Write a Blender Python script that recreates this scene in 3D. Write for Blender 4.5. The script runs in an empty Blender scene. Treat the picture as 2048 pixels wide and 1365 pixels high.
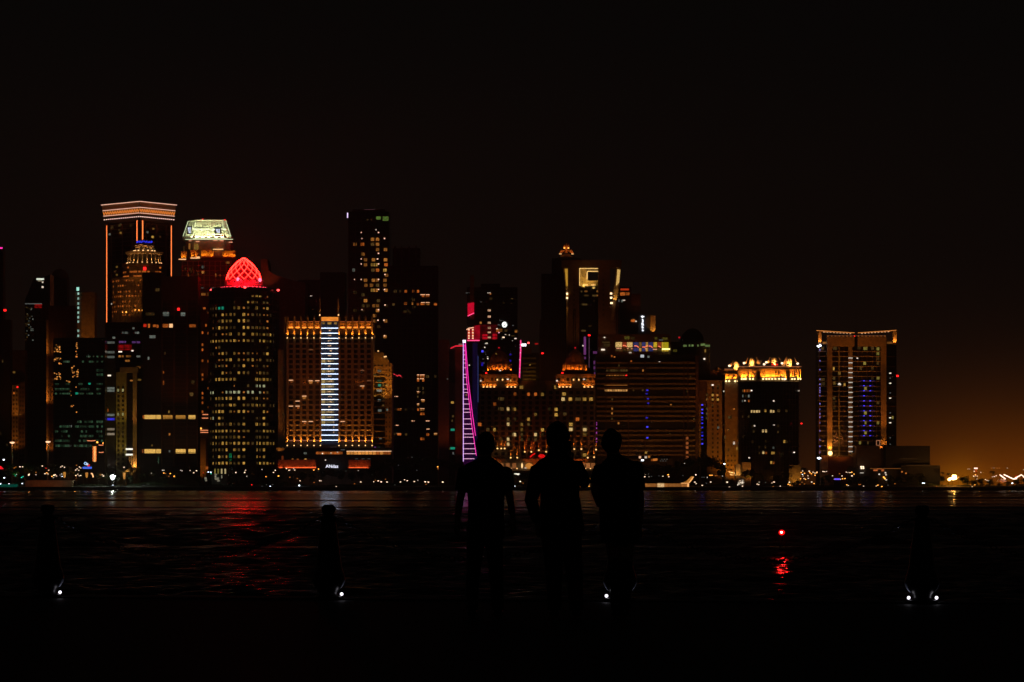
import bpy, math, random
from mathutils import Vector, Matrix
R = math.radians
SC = bpy.context.scene
COL = SC.collection
# ---------------------------------------------------------------- camera
F, HY, CX, CZ = 5689.0, 973.0, 1024.0, 3.0      # focal length in photo pixels, horizon row, centre column, eye height
cam = bpy.data.objects.new('camera', bpy.data.cameras.new('camera'))
COL.objects.link(cam)
cam.location = (0, 0, CZ); cam.rotation_euler = (R(90), 0, 0)
cam.data.sensor_width = 36; cam.data.lens = 36 * F / 2048
cam.data.shift_y = (HY - 682.5) / 2048
cam.data.clip_start = 0.5; cam.data.clip_end = 60000
SC.camera = cam
# ---------------------------------------------------------------- night sky
W = bpy.data.worlds.new('World'); SC.world = W; W.use_nodes = True
nt = W.node_tree; N = nt.nodes; L = nt.links
for n in list(N): N.remove(n)
def nd(t, **k):
    n = N.new(t)
    for a, v in k.items(): setattr(n, a, v)
    return n
def mth(op, a, b=None, clamp=False):
    n = nd('ShaderNodeMath', operation=op, use_clamp=clamp)
    for i, v in enumerate((a, b)):
        if v is None: continue
        if isinstance(v, (int, float)): n.inputs[i].default_value = v
        else: L.new(v, n.inputs[i])
    return n.outputs[0]
tc = nd('ShaderNodeTexCoord'); sp = nd('ShaderNodeSeparateXYZ'); L.new(tc.outputs['Generated'], sp.inputs[0])
X, Y_, Z = sp.outputs
rp = nd('ShaderNodeValToRGB'); L.new(mth('MULTIPLY', Z, 4.0, True), rp.inputs[0])
e = rp.color_ramp.elements
e[0].position = 0.0; e[0].color = (0.0085, 0.0036, 0.0018, 1)
e[1].position = 1.0; e[1].color = (0.0012, 0.0011, 0.0011, 1)
for p, c in ((0.12, (0.0068, 0.0033, 0.0020, 1)), (0.32, (0.0036, 0.0021, 0.0016, 1)), (0.62, (0.0020, 0.0016, 0.0014, 1))):
    k = e.new(p); k.color = c
def blob(cx, sx, sz):        # glow put into the sky: light dome beyond the right end, floodlight halo
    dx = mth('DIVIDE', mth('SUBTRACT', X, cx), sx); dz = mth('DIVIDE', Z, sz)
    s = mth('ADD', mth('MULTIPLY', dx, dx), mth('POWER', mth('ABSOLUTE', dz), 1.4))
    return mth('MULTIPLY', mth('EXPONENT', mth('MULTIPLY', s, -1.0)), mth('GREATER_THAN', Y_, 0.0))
def mixadd(a, fac, col):
    m = nd('ShaderNodeMix', data_type='RGBA', blend_type='ADD', clamp_factor=False)
    L.new(fac, m.inputs['Factor']); L.new(a, m.inputs['A']); m.inputs['B'].default_value = (*col, 1)
    return m.outputs['Result']
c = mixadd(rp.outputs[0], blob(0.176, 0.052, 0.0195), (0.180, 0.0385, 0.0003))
c = mixadd(c, blob(0.1555, 0.0085, 0.0062), (0.22, 0.075, 0.001))  # halo of the right-hand floodlight, painted into the sky behind it
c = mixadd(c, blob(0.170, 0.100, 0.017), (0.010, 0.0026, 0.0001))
nsk = nd('ShaderNodeTexSky', sky_type='NISHITA', sun_disc=False, sun_elevation=R(-6), sun_rotation=R(180))
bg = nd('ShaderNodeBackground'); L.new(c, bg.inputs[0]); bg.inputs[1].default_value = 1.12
bg2 = nd('ShaderNodeBackground'); L.new(nsk.outputs[0], bg2.inputs[0]); bg2.inputs[1].default_value = 0.05
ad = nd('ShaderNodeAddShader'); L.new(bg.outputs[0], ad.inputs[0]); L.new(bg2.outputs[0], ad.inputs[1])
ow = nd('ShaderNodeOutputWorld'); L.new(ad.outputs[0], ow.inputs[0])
vs = SC.view_settings
vs.view_transform = 'Standard'; vs.look = 'None'; vs.exposure = 0; vs.gamma = 1; vs.use_curve_mapping = False
SC.render.engine = 'CYCLES'
cy = SC.cycles
cy.use_denoising = True; cy.max_bounces = 4; cy.diffuse_bounces = 1; cy.glossy_bounces = 3; cy.transmission_bounces = 2
cy.volume_bounces = 0; cy.caustics_reflective = False; cy.caustics_refractive = False; cy.sample_clamp_indirect = 3.0; cy.use_adaptive_sampling = False
try: cy.use_light_tree = True
except Exception: pass
# ---------------------------------------------------------------- materials
MATS = {}
def surf(name, col, rough=0.7, noise=0.25, scale=0.4, metal=0.0, bump=0.0, spec=0.4):
    if name in MATS: return MATS[name]
    m = bpy.data.materials.new(name); m.use_nodes = True; t = m.node_tree; b = t.nodes['Principled BSDF']
    b.inputs['Roughness'].default_value = rough; b.inputs['Metallic'].default_value = metal
    b.inputs['Specular IOR Level'].default_value = spec
    co = t.nodes.new('ShaderNodeTexCoord'); nz = t.nodes.new('ShaderNodeTexNoise'); nz.inputs['Scale'].default_value = scale
    nz.inputs['Detail'].default_value = 4; t.links.new(co.outputs['Object'], nz.inputs['Vector'])
    r = t.nodes.new('ShaderNodeValToRGB'); t.links.new(nz.outputs['Fac'], r.inputs[0])
    lo = [v * (1 - noise) for v in col]; hi = [min(1, v * (1 + noise)) for v in col]
    r.color_ramp.elements[0].position = 0.3; r.color_ramp.elements[0].color = (*lo, 1)
    r.color_ramp.elements[1].position = 0.7; r.color_ramp.elements[1].color = (*hi, 1)
    t.links.new(r.outputs[0], b.inputs['Base Color'])
    if bump:
        bn = t.nodes.new('ShaderNodeBump'); bn.inputs['Strength'].default_value = bump; bn.inputs['Distance'].default_value = 0.02
        n2 = t.nodes.new('ShaderNodeTexNoise'); n2.inputs['Scale'].default_value = scale * 12
        t.links.new(co.outputs['Object'], n2.inputs['Vector']); t.links.new(n2.outputs['Fac'], bn.inputs['Height'])
        t.links.new(bn.outputs[0], b.inputs['Normal'])
    MATS[name] = m
    return m
def glow(name, col, st=1.0, vary=0.0, blot=0.0, sample=True, scale=2.6):
    """something that gives off light; vary = difference from one piece to the next, blot = furniture and curtains seen inside"""
    if name in MATS: return MATS[name]
    m = bpy.data.materials.new(name); m.use_nodes = True; t = m.node_tree; b = t.nodes['Principled BSDF']; lk = t.links.new
    b.inputs['Base Color'].default_value = (0.02, 0.02, 0.02, 1); b.inputs['Roughness'].default_value = 0.3
    b.inputs['Emission Color'].default_value = (*col, 1); b.inputs['Emission Strength'].default_value = st
    if vary or blot:
        oi = t.nodes.new('ShaderNodeObjectInfo'); ge = t.nodes.new('ShaderNodeNewGeometry')
        def M(op, a, c=None):
            n = t.nodes.new('ShaderNodeMath'); n.operation = op
            for i, v in enumerate((a, c)):
                if v is None: continue
                if isinstance(v, (int, float)): n.inputs[i].default_value = v
                else: lk(v, n.inputs[i])
            return n.outputs[0]
        rnd = M('FRACT', M('ADD', oi.outputs['Random'], ge.outputs['Random Per Island']))
        s = M('ADD', M('MULTIPLY', M('POWER', rnd, 1.3), 1.5 * vary), 1 - vary)
        if blot:
            co = t.nodes.new('ShaderNodeTexCoord'); va = t.nodes.new('ShaderNodeVectorMath'); va.operation = 'ADD'
            lk(co.outputs['Generated'], va.inputs[0]); cb = t.nodes.new('ShaderNodeCombineXYZ')
            lk(M('MULTIPLY', rnd, 91.0), cb.inputs[0]); lk(M('MULTIPLY', rnd, 47.0), cb.inputs[2]); lk(cb.outputs[0], va.inputs[1])
            nz = t.nodes.new('ShaderNodeTexNoise'); nz.inputs['Scale'].default_value = scale; nz.inputs['Detail'].default_value = 2
            lk(va.outputs[0], nz.inputs['Vector'])
            q = M('MAXIMUM', M('ADD', 1.0 - blot, M('MULTIPLY', M('SUBTRACT', nz.outputs['Fac'], 0.36), 3.2 * blot)), 0.06)
            s = M('MULTIPLY', s, q)
        lk(M('MULTIPLY', s, st), b.inputs['Emission Strength'])
    try: m.cycles.emission_sampling = 'AUTO' if sample else 'NONE'
    except Exception: pass
    MATS[name] = m
    return m
stone = surf('pale stone', (0.36, 0.31, 0.25), 0.8)
tan = surf('tan render', (0.40, 0.31, 0.20), 0.85)
conc = surf('grey concrete', (0.22, 0.21, 0.20), 0.8)
darkc = surf('dark cladding', (0.045, 0.043, 0.045), 0.6)
glass = surf('dark glass', (0.012, 0.014, 0.018), 0.22, 0.3, 0.2)
bronze = surf('bronze panels', (0.16, 0.10, 0.07), 0.6)
olive = surf('olive render', (0.33, 0.31, 0.14), 0.85)
white = surf('white cladding', (0.75, 0.75, 0.70), 0.6, 0.08)
metal = surf('dark metal', (0.03, 0.03, 0.03), 0.45, 0.2, 3, 0.6)
leaf = surf('dark foliage', (0.045, 0.07, 0.03), 0.8, 0.5, 0.5)
bark = surf('bark', (0.12, 0.09, 0.06), 0.9, 0.3, 2)
soil = surf('ground', (0.10, 0.085, 0.06), 0.95, 0.3, 0.02)
rock = surf('sea wall stone', (0.12, 0.11, 0.10), 0.9, 0.4, 0.4, bump=0.5)
W_Y = glow('yellow window', (0.90, 0.48, 0.085), 0.78, 0.78, 0.7, False)
W_W = glow('warm window', (0.90, 0.32, 0.055), 0.56, 0.6, 0.55, False)
W_O = glow('orange window', (0.85, 0.19, 0.025), 0.75, 0.6, 0.55, False)
W_C = glow('cool window', (0.44, 0.50, 0.42), 0.42, 0.6, 0.5, False)
W_G = glow('green window', (0.14, 0.34, 0.17), 0.30, 0.75, 0.75, False, 5)
W_T = glow('teal window', (0.01, 0.42, 0.25), 0.8, 0.3, 0.2, False)
W_B = glow('blue light', (0.045, 0.04, 0.95), 1.0, 0.6, 0.4, False)
W_D = glow('dim window', (0.30, 0.17, 0.045), 0.30, 0.75, 0.6, False)
W_V = glow('violet window', (0.30, 0.10, 0.45), 0.5, 0.5, 0.4, False)
L_W = glow('white lamp', (1.0, 0.68, 0.44), 2.8, .45)
L_P = glow('pale lamp', (1.0, 0.82, 0.64), 1.5, 0.6)
L_O = glow('orange lamp', (1.0, 0.36, 0.05), 3.6)
L_K = glow('cool lamp', (0.78, 0.86, 1.0), 5.0)
L_R = glow('red lamp', (1.0, 0.012, 0.012), 3.2)
L_D = glow('dim orange lamp', (0.9, 0.26, 0.04), 0.7)
L_T = glow('teal lamp', (0.02, 0.75, 0.45), 1.4)
L_B = glow('blue lamp', (0.07, 0.06, 1.0), 1.3)
L_G = glow('grey lamp', (0.25, 0.27, 0.25), 0.35)
NEON = glow('orange neon', (1.0, 0.20, 0.045), 2.3)
NEONP = glow('pale neon', (1.0, 0.55, 0.40), 1.25)
LINE = glow('white strip light', (0.62, 0.74, 1.0), 7.0)
MAG = glow('magenta strip light', (1.0, 0.03, 0.42), 1.6)
LAV = glow('lavender strip light', (0.75, 0.42, 1.0), 1.6)
PINKW = glow('pale pink strip light', (1.0, 0.50, 0.78), 1.3)
# ---------------------------------------------------------------- geometry helpers
def wx(px, Y): return (px - CX) * Y / F
def wz(py, Y): return CZ + (HY - py) * Y / F
class MB:
    def __init__(s): s.v = []; s.f = []
    def box(s, x0, x1, y0, y1, z0, z1):
        n = len(s.v)
        s.v += [(x0, y0, z0), (x1, y0, z0), (x1, y1, z0), (x0, y1, z0), (x0, y0, z1), (x1, y0, z1), (x1, y1, z1), (x0, y1, z1)]
        s.f += [tuple(n + i for i in q) for q in ((0, 3, 2, 1), (4, 5, 6, 7), (0, 1, 5, 4), (1, 2, 6, 5), (2, 3, 7, 6), (3, 0, 4, 7))]
        return s
    def fbox(s, O, u, s0, s1, d0, d1, z0, z1):     # box along plan direction u, d measured outwards (to the right of u)
        n = len(s.v); nx, ny = u[1], -u[0]
        P = lambda a, d, z: (O[0] + u[0] * a + nx * d, O[1] + u[1] * a + ny * d, z)
        s.v += [P(s0, d1, z0), P(s1, d1, z0), P(s1, d0, z0), P(s0, d0, z0), P(s0, d1, z1), P(s1, d1, z1), P(s1, d0, z1), P(s0, d0, z1)]
        s.f += [tuple(n + i for i in q) for q in ((0, 3, 2, 1), (4, 5, 6, 7), (0, 1, 5, 4), (1, 2, 6, 5), (2, 3, 7, 6), (3, 0, 4, 7))]
        return s
    def prism(s, pts, y0, y1):                     # outline in x,z extruded in y
        n = len(s.v); k = len(pts)
        s.v += [(x, y0, z) for x, z in pts] + [(x, y1, z) for x, z in pts]
        s.f += [tuple(n + i for i in range(k)), tuple(n + k + i for i in reversed(range(k)))]
        s.f += [(n + i, n + k + i, n + k + (i + 1) % k, n + (i + 1) % k) for i in range(k)]
        return s
    def slab(s, pts, z0, z1):                      # outline in x,y extruded in z
        n = len(s.v); k = len(pts)
        s.v += [(x, y, z0) for x, y in pts] + [(x, y, z1) for x, y in pts]
        s.f += [tuple(n + i for i in reversed(range(k))), tuple(n + k + i for i in range(k))]
        s.f += [(n + i, n + (i + 1) % k, n + k + (i + 1) % k, n + k + i) for i in range(k)]
        return s
    def lathe(s, x, y, prof, seg=24, a0=0.0):      # prof: (radius, z)
        n = len(s.v)
        for r, z in prof:
            for i in range(seg):
                a = a0 + 2 * math.pi * i / seg
                s.v.append((x + r * math.cos(a), y + r * math.sin(a), z))
        for j in range(len(prof) - 1):
            for i in range(seg):
                k = (i + 1) % seg
                s.f.append((n + j * seg + i, n + j * seg + k, n + (j + 1) * seg + k, n + (j + 1) * seg + i))
        s.f.append(tuple(n + i for i in reversed(range(seg)))); m = n + (len(prof) - 1) * seg
        s.f.append(tuple(m + i for i in range(seg)))
        return s
    def ball(s, x, y, z, r, sx=1.0, sz=1.0, seg=10, rings=6):
        n = len(s.v)
        for j in range(1, rings):
            t = math.pi * j / rings
            for i in range(seg):
                a = 2 * math.pi * i / seg
                s.v.append((x + r * sx * math.sin(t) * math.cos(a), y + r * math.sin(t) * math.sin(a), z + r * sz * math.cos(t)))
        s.v += [(x, y, z + r * sz), (x, y, z - r * sz)]; T = n + (rings - 1) * seg; B = T + 1
        for j in range(rings - 2):
            for i in range(seg):
                k = (i + 1) % seg
                s.f.append((n + j * seg + i, n + (j + 1) * seg + i, n + (j + 1) * seg + k, n + j * seg + k))
        for i in range(seg):
            k = (i + 1) % seg
            s.f.append((T, n + i, n + k)); m = n + (rings - 2) * seg; s.f.append((B, m + k, m + i))
        return s
    def tube(s, pts, rad, seg=8):                  # pts 3-D, rad a number or a list of numbers or (a, b) ellipses
        n = len(s.v); pts = [Vector(p) for p in pts]; K = len(pts)
        rd = rad if isinstance(rad, (list, tuple)) else [rad] * K
        up = Vector((0, 1, 0.001))
        for i, p in enumerate(pts):
            t = (pts[min(i + 1, K - 1)] - pts[max(i - 1, 0)]).normalized()
            a = t.cross(up)
            if a.length < 0.05: a = t.cross(Vector((1, 0, 0)))
            a.normalize(); b = a.cross(t).normalized()
            r = rd[i]; ra, rb = r if isinstance(r, (list, tuple)) else (r, r)
            for k in range(seg):
                g = 2 * math.pi * k / seg
                s.v.append(tuple(p + a * (ra * math.cos(g)) + b * (rb * math.sin(g))))
        for j in range(K - 1):
            for k in range(seg):
                q = (k + 1) % seg
                s.f.append((n + j * seg + k, n + j * seg + q, n + (j + 1) * seg + q, n + (j + 1) * seg + k))
        s.f.append(tuple(n + k for k in reversed(range(seg)))); m = n + (K - 1) * seg
        s.f.append(tuple(m + k for k in range(seg)))
        return s
    def pb(s, x0, x1, y0, y1, Y, d=1.0):           # box whose front face, at distance Y, spans photo columns x0..x1 and rows y0..y1
        return s.box(wx(x0, Y), wx(x1, Y), Y, Y + d, wz(y1, Y), wz(y0, Y))
    def mesh(s, name, off=(0, 0, 0)):
        m = bpy.data.meshes.new(name)
        m.from_pydata([(a - off[0], b - off[1], c - off[2]) for a, b, c in s.v], [], s.f); m.update()
        return m
UNIT = {}
def unit(mat):
    k = mat.name
    if k not in UNIT:
        m = MB().box(-.5, .5, -.5, .5, -.5, .5).mesh('pane'); m.materials.append(mat); UNIT[k] = m
    return UNIT[k]
USED = set()
def meta(o, label=None, cat=None, group=None, kind=None):
    if label: o['label'] = label
    if cat: o['category'] = cat
    if group: o['group'] = group
    if kind: o['kind'] = kind
    return o
def single(name, mb, mat, label=None, cat=None, group=None, kind=None, smooth=False, loc=(0, 0, 0)):
    o = bpy.data.objects.new(name, mb.mesh(name, loc)); COL.objects.link(o); o.location = loc
    o.data.materials.append(mat)
    if smooth: o.data.polygons.foreach_set('use_smooth', [True] * len(o.data.polygons))
    return meta(o, label, cat, group, kind)
class Thing:
    def __init__(s, name, label, cat, loc, group=None):
        s.o = bpy.data.objects.new(name, None); COL.objects.link(s.o); s.o.location = loc; s.o.empty_display_size = 1
        s.loc = tuple(loc); meta(s.o, label, cat, group); s.nwin = 0
    def part(s, name, mb, mat, parent=None, stuff=False, label=None, smooth=False):
        o = bpy.data.objects.new(name, mb.mesh(name, s.loc)); COL.objects.link(o); o.parent = parent or s.o
        o.data.materials.append(mat)
        if stuff: o['kind'] = 'stuff'
        if label: o['label'] = label
        if smooth: o.data.polygons.foreach_set('use_smooth', [True] * len(o.data.polygons))
        return o
    def win(s, x0, x1, y0, y1, Y, mat, name='window', d=0.5, out=0.12, parent=None):   # one lit pane, in photo columns and rows
        o = bpy.data.objects.new(name, unit(mat)); COL.objects.link(o); o.parent = parent or s.o
        o.location = ((wx(x0, Y) + wx(x1, Y)) / 2 - s.loc[0], Y - out + d / 2 - s.loc[1], (wz(y0, Y) + wz(y1, Y)) / 2 - s.loc[2])
        o.scale = (wx(x1, Y) - wx(x0, Y), d, wz(y0, Y) - wz(y1, Y)); s.nwin += 1
        return o
    def wc(s, x, y, w, h, Y, mat, name='window', **k): return s.win(x - w / 2, x + w / 2, y - h / 2, y + h / 2, Y, mat, name, **k)
GZ = 2.0
def bld(name, label, x0, x1, Y, cat='building', group=None):
    return Thing(name, label, cat, ((wx(x0, Y) + wx(x1, Y)) / 2, Y, GZ), group)
def wall(b, x0, x1, ytop, Y, depth, mat, name='wall', ybot=None):
    depth = min(depth, max(7, 5 * Y / max(60, abs((x0 + x1) / 2 - CX))))      # deep enough to be a block, its flank just visible
    mb = MB(); mb.box(wx(x0, Y), wx(x1, Y), Y, Y + depth, GZ if ybot is None else wz(ybot, Y), wz(ytop, Y))
    return b.part(name, mb, mat)
NL = [0]
def text_to_mesh(o):
    bpy.context.view_layer.update(); m = bpy.data.meshes.new_from_object(o.evaluated_get(bpy.context.evaluated_depsgraph_get()))
    n = bpy.data.objects.new(o.name, m); COL.objects.link(n); n.parent = o.parent; n.location = o.location; n.rotation_euler = o.rotation_euler
    if not m.materials: m.materials.append(o.data.materials[0])
    bpy.data.objects.remove(o); return n
def spot(loc, tgt, W_, col, ang=60, rad=0.3, blend=0.6):  # bare light
    l = bpy.data.lights.new('floodlight', 'SPOT'); l.energy = W_; l.color = col; l.spot_size = R(ang); l.spot_blend = blend
    l.shadow_soft_size = rad
    o = bpy.data.objects.new('floodlight', l); COL.objects.link(o); o.location = loc
    o.rotation_euler = (Vector(tgt) - Vector(loc)).to_track_quat('-Z', 'Y').to_euler(); NL[0] += 1
    return o
def flood(x, y, Y, off, tx, ty, W_, col, ang=60, rad=0.4, blend=0.7):   # added unseen wash light, off metres before plane Y, aimed at the facade
    return spot((wx(x, Y), Y - off, wz(y, Y)), (wx(tx, Y), Y, wz(ty, Y)), W_, col, ang, rad, blend)
SOD = (1.0, 0.30, 0.035); AMB = (1.0, 0.42, 0.10); RED = (1.0, 0.02, 0.02); GOLD = (1.0, 0.50, 0.10); DEEP = (1.0, 0.18, 0.02)
def relief(b, x0, x1, y0, y1, Y, mat, fl=10.0, col=None, th=1.2, cw=1.5, d=0.6):
    """floor edges and piers standing proud of a facade, too thin to pick apart from across the bay"""
    mb = MB(); y = y0
    while y < y1: mb.pb(x0, x1, y, y + th, Y - d, d); y += fl
    if col:
        x = x0
        while x < x1: mb.pb(x - cw / 2, x + cw / 2, y0, y1, Y - d * 1.4, d * 1.4); x += col
    return b.part('facade_relief', mb, mat, stuff=True)
def darkwins(b, xs, ys, w, h, Y, mat=glass, skip=()):
    mb = MB()
    for x in xs:
        for y in ys: mb.pb(x - w / 2, x + w / 2, y - h / 2, y + h / 2, Y - 0.06, 0.3)
    return b.part('unlit_windows', mb, mat, stuff=True)
# ================================================================ SETTING
def plane(name, x0, x1, y0, y1, z, mat, nx=1, ny=1):
    v = [(x0 + (x1 - x0) * i / nx, y0 + (y1 - y0) * j / ny, z) for j in range(ny + 1) for i in range(nx + 1)]
    f = [(j * (nx + 1) + i, j * (nx + 1) + i + 1, (j + 1) * (nx + 1) + i + 1, (j + 1) * (nx + 1) + i) for j in range(ny) for i in range(nx)]
    m = bpy.data.meshes.new(name); m.from_pydata(v, [], f); m.materials.append(mat)
    o = bpy.data.objects.new(name, m); COL.objects.link(o); o['kind'] = 'structure'; return o
WSL = 0.20
def water_mat():
    m = bpy.data.materials.new('night sea'); m.use_nodes = True; t = m.node_tree; b = t.nodes['Principled BSDF']; lk = t.links.new
    b.inputs['Base Color'].default_value = (0.002, 0.004, 0.006, 1); b.inputs['IOR'].default_value = 1.33
    g = t.nodes.new('ShaderNodeNewGeometry')
    def mp(sx, sy, ang=0):
        n = t.nodes.new('ShaderNodeMapping'); n.inputs['Scale'].default_value = (sx, sy, 1); n.inputs['Rotation'].default_value = (0, 0, ang)
        lk(g.outputs['Position'], n.inputs[0]); return n.outputs[0]
    def nz(v, sc, det=2):
        n = t.nodes.new('ShaderNodeTexNoise'); n.inputs['Scale'].default_value = sc; n.inputs['Detail'].default_value = det
        lk(v, n.inputs['Vector']); return n.outputs['Fac']
    def M(op, a, c=None):
        n = t.nodes.new('ShaderNodeMath'); n.operation = op
        for i, v in enumerate((a, c)):
            if v is None: continue
            if isinstance(v, (int, float)): n.inputs[i].default_value = v
            else: lk(v, n.inputs[i])
        return n.outputs[0]
    def MR(v, a, b_, c, d):
        n = t.nodes.new('ShaderNodeMapRange'); lk(v, n.inputs[0])
        for i, q in enumerate((a, b_, c, d)): n.inputs[i + 1].default_value = q
        return n.outputs[0]
    h = M('ADD', M('MULTIPLY', nz(mp(1, 1.5, .2), 0.9), 0.06), M('MULTIPLY', nz(mp(1, 1.6, -.3), 3.0, 3), 0.03))
    h = M('ADD', h, M('MULTIPLY', nz(mp(.6, 1.7), 0.16), 0.25))
    calm = nz(mp(0.0022, 0.0135, 0.02), 1.0, 3)              # slicks and wind lanes lying along the shore
    fine = nz(mp(0.02, 0.11), 1.0, 2)
    sep = t.nodes.new('ShaderNodeSeparateXYZ'); lk(g.outputs['Position'], sep.inputs[0])
    dist = MR(sep.outputs[1], 60, 420, 0, 1)
    rough = M('ADD', MR(dist, 0, 1, WR0, WR1), M('MULTIPLY', M('SUBTRACT', calm, 0.5), 0.12))
    bn = t.nodes.new('ShaderNodeBump'); bn.inputs['Distance'].default_value = 1.0
    lk(h, bn.inputs['Height']); lk(M('MULTIPLY', M('MULTIPLY', MR(calm, 0.35, 0.65, 0.45, 1.0), MR(dist, 0, 1, 1.0, 0.10)), WBUMP), bn.inputs['Strength'])
    lk(bn.outputs[0], b.inputs['Normal'])
    lg = M('LOGARITHM', M('MAXIMUM', sep.outputs[1], 20.0), 2.718)
    cb = t.nodes.new('ShaderNodeCombineXYZ'); lk(M('MULTIPLY', sep.outputs[0], 0.0012), cb.inputs[0]); lk(M('MULTIPLY', lg, 5.5), cb.inputs[1])
    band = nz(cb.outputs[0], 2.2, 3)                             # swell and slick bands, closer together towards the far shore
    lk(M('MULTIPLY', MR(band, 0.40, 0.54, 0.22, 1.0), MR(dist, 0.1, 1, 0.20, 1.0)), b.inputs['Specular IOR Level'])
    lk(M('MAXIMUM', M('ADD', rough, M('MULTIPLY', MR(band, 0.40, 0.49, 0.24, -0.02), dist)), 0.05), b.inputs['Roughness'])
    return m
WR0, WR1, WBUMP = 0.17, 0.175, 1.0
SHORE = 1900.0
import numpy as np
def waves(seed, lmin, lmax, slope, n):
    rg = np.random.default_rng(seed); lam = np.exp(rg.uniform(math.log(lmin), math.log(lmax), n)); th = rg.normal(1.35, .62, n); k = 2 * math.pi / lam
    a = slope / math.sqrt(n) * math.sqrt(2) / k
    return k * np.cos(th), k * np.sin(th), a, rg.uniform(0, 6.28, n)
def sheet(x0, x1, y0, y1, sp, Wv, lanes):
    nx, ny = int((x1 - x0) / sp) + 1, int((y1 - y0) / sp) + 1
    xs, ys = np.meshgrid(np.linspace(x0, x1, nx), np.linspace(y0, y1, ny)); z = np.zeros_like(xs)
    for kx, ky, a, p in zip(*Wv): z += a * np.sin(kx * xs + ky * ys + p)
    m = np.ones_like(xs)
    for c_, w_, f_ in lanes:                                    # calm lanes lying across the bay
        m *= 1 - (1 - f_) * np.exp(-((ys + 1.5 * np.sin(xs * .06 + c_) - c_) / w_) ** 2)
    e_ = np.minimum(np.minimum(xs - x0, x1 - xs) / 4, np.minimum(ys - y0, y1 - ys) / 4).clip(0, 1)
    z *= m * e_ * np.clip(1.0 - (ys - 190) / 250, .22, 1)
    idx = np.arange(nx * ny).reshape(ny, nx)
    f = np.stack([idx[:-1, :-1], idx[:-1, 1:], idx[1:, 1:], idx[1:, :-1]], -1).reshape(-1, 4)
    return np.stack([xs, ys, z], -1).reshape(-1, 3), f
V_, F_, off = [], [], 0
for v, f in (sheet(-34, 34, 24, 140, .145, waves(1, .5, 2.6, WSL, 60), ((118, 4, .6),)),
             sheet(-90, 90, 140, 430, .45, waves(2, 1.5, 5.5, WSL, 60), ((222, 4, .16), (262, 5, .6), (372, 6, .4)))):
    V_.append(v); F_.append(f + off); off += len(v)
for x0, x1, y0, y1 in ((-5200, -34, -600, 140), (34, 5200, -600, 140), (-34, 34, -600, 24), (-5200, -90, 140, 430), (90, 5200, 140, 430), (-5200, 5200, 430, SHORE + 30)):
    V_.append(np.array([(x0, y0, 0), (x1, y0, 0), (x1, y1, 0), (x0, y1, 0)], float)); F_.append(np.array([(0, 1, 2, 3)]) + off); off += 4
V_ = np.concatenate(V_); F_ = np.concatenate(F_)
m = bpy.data.meshes.new('water'); m.vertices.add(len(V_)); m.vertices.foreach_set('co', V_.ravel()); m.loops.add(F_.size); m.loops.foreach_set('vertex_index', F_.ravel().astype(np.int32))
m.polygons.add(len(F_)); m.polygons.foreach_set('loop_start', np.arange(0, F_.size, 4, dtype=np.int32)); m.polygons.foreach_set('loop_total', np.full(len(F_), 4, dtype=np.int32)); m.polygons.foreach_set('use_smooth', [True] * len(F_)); m.update(); m.validate()
m.materials.append(water_mat()); o = bpy.data.objects.new('water', m); COL.objects.link(o); o['kind'] = 'structure'
plane('ground', -5200, 5200, SHORE + 2, 4200, GZ, soil)
sw = MB(); sw.box(-5200, 5200, SHORE, SHORE + 2, -3, GZ + 0.45); o = single('sea_wall', sw, rock, kind='structure')
random.seed(5)
rk = MB()
for i in range(900):                                          # rip-rap boulders at the foot of the far sea wall
    x = random.uniform(-380, 390); r = random.uniform(.3, .9)
    rk.ball(x, SHORE - random.uniform(.1, 2.2), random.uniform(-.3, .5), r, random.uniform(.8, 1.6), random.uniform(.5, .9), 6, 4)
single('boulders', rk, rock, 'dark boulders heaped along the foot of the far sea wall', 'boulders', kind='stuff')
# near quay
QZ = 1.8
def qy(x): return 30.15 - 0.165 * x                             # the edge comes nearer towards the right
qs = MB(); qs.slab([(-60, -25), (60, -25), (60, qy(60) - .5), (-60, qy(-60) - .5)], -3, QZ)
paving = surf('quay paving', (0.03, 0.03, 0.031), 0.62, 0.3, 1.3, bump=0.3)
single('quay', qs, paving, kind='structure')
cp = MB()
for i in range(-24, 24):
    a, b_ = i * 1.25 + .006, (i + 1) * 1.25 - .006
    cp.slab([(a, qy(a) - .5 + .003), (b_, qy(b_) - .5 + .003), (b_, qy(b_)), (a, qy(a))], -2.9, QZ + .02)
single('quay_coping', cp, surf('coping stone', (0.06, 0.06, 0.06), 0.55, 0.3, 2), kind='structure')
# ================================================================ BUILDINGS (positions read from the photograph, columns and rows)
random.seed(11)
rnd = random.random
# ---- dark tower cut by the left edge
Y = 2150; b = bld('office_tower', 'dark tower cut off by the left edge with a magenta roof light', -60, 14, Y)
wall(b, -60, 6, 497, Y, 30, darkc); wall(b, 6, 20, 640, Y + .5, 26, darkc)
b.win(-8, 5, 495, 498, Y, MAG, 'roof_light'); b.wc(10, 621, 5, 4, Y, L_R, 'warning_light')
relief(b, -60, 6, 505, 960, Y, darkc, 10.5, 9)
for x, y in ((5, 722), (4, 724), (14, 890), (2, 868)): b.wc(x, y, 3, 5, Y, W_D)
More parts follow.
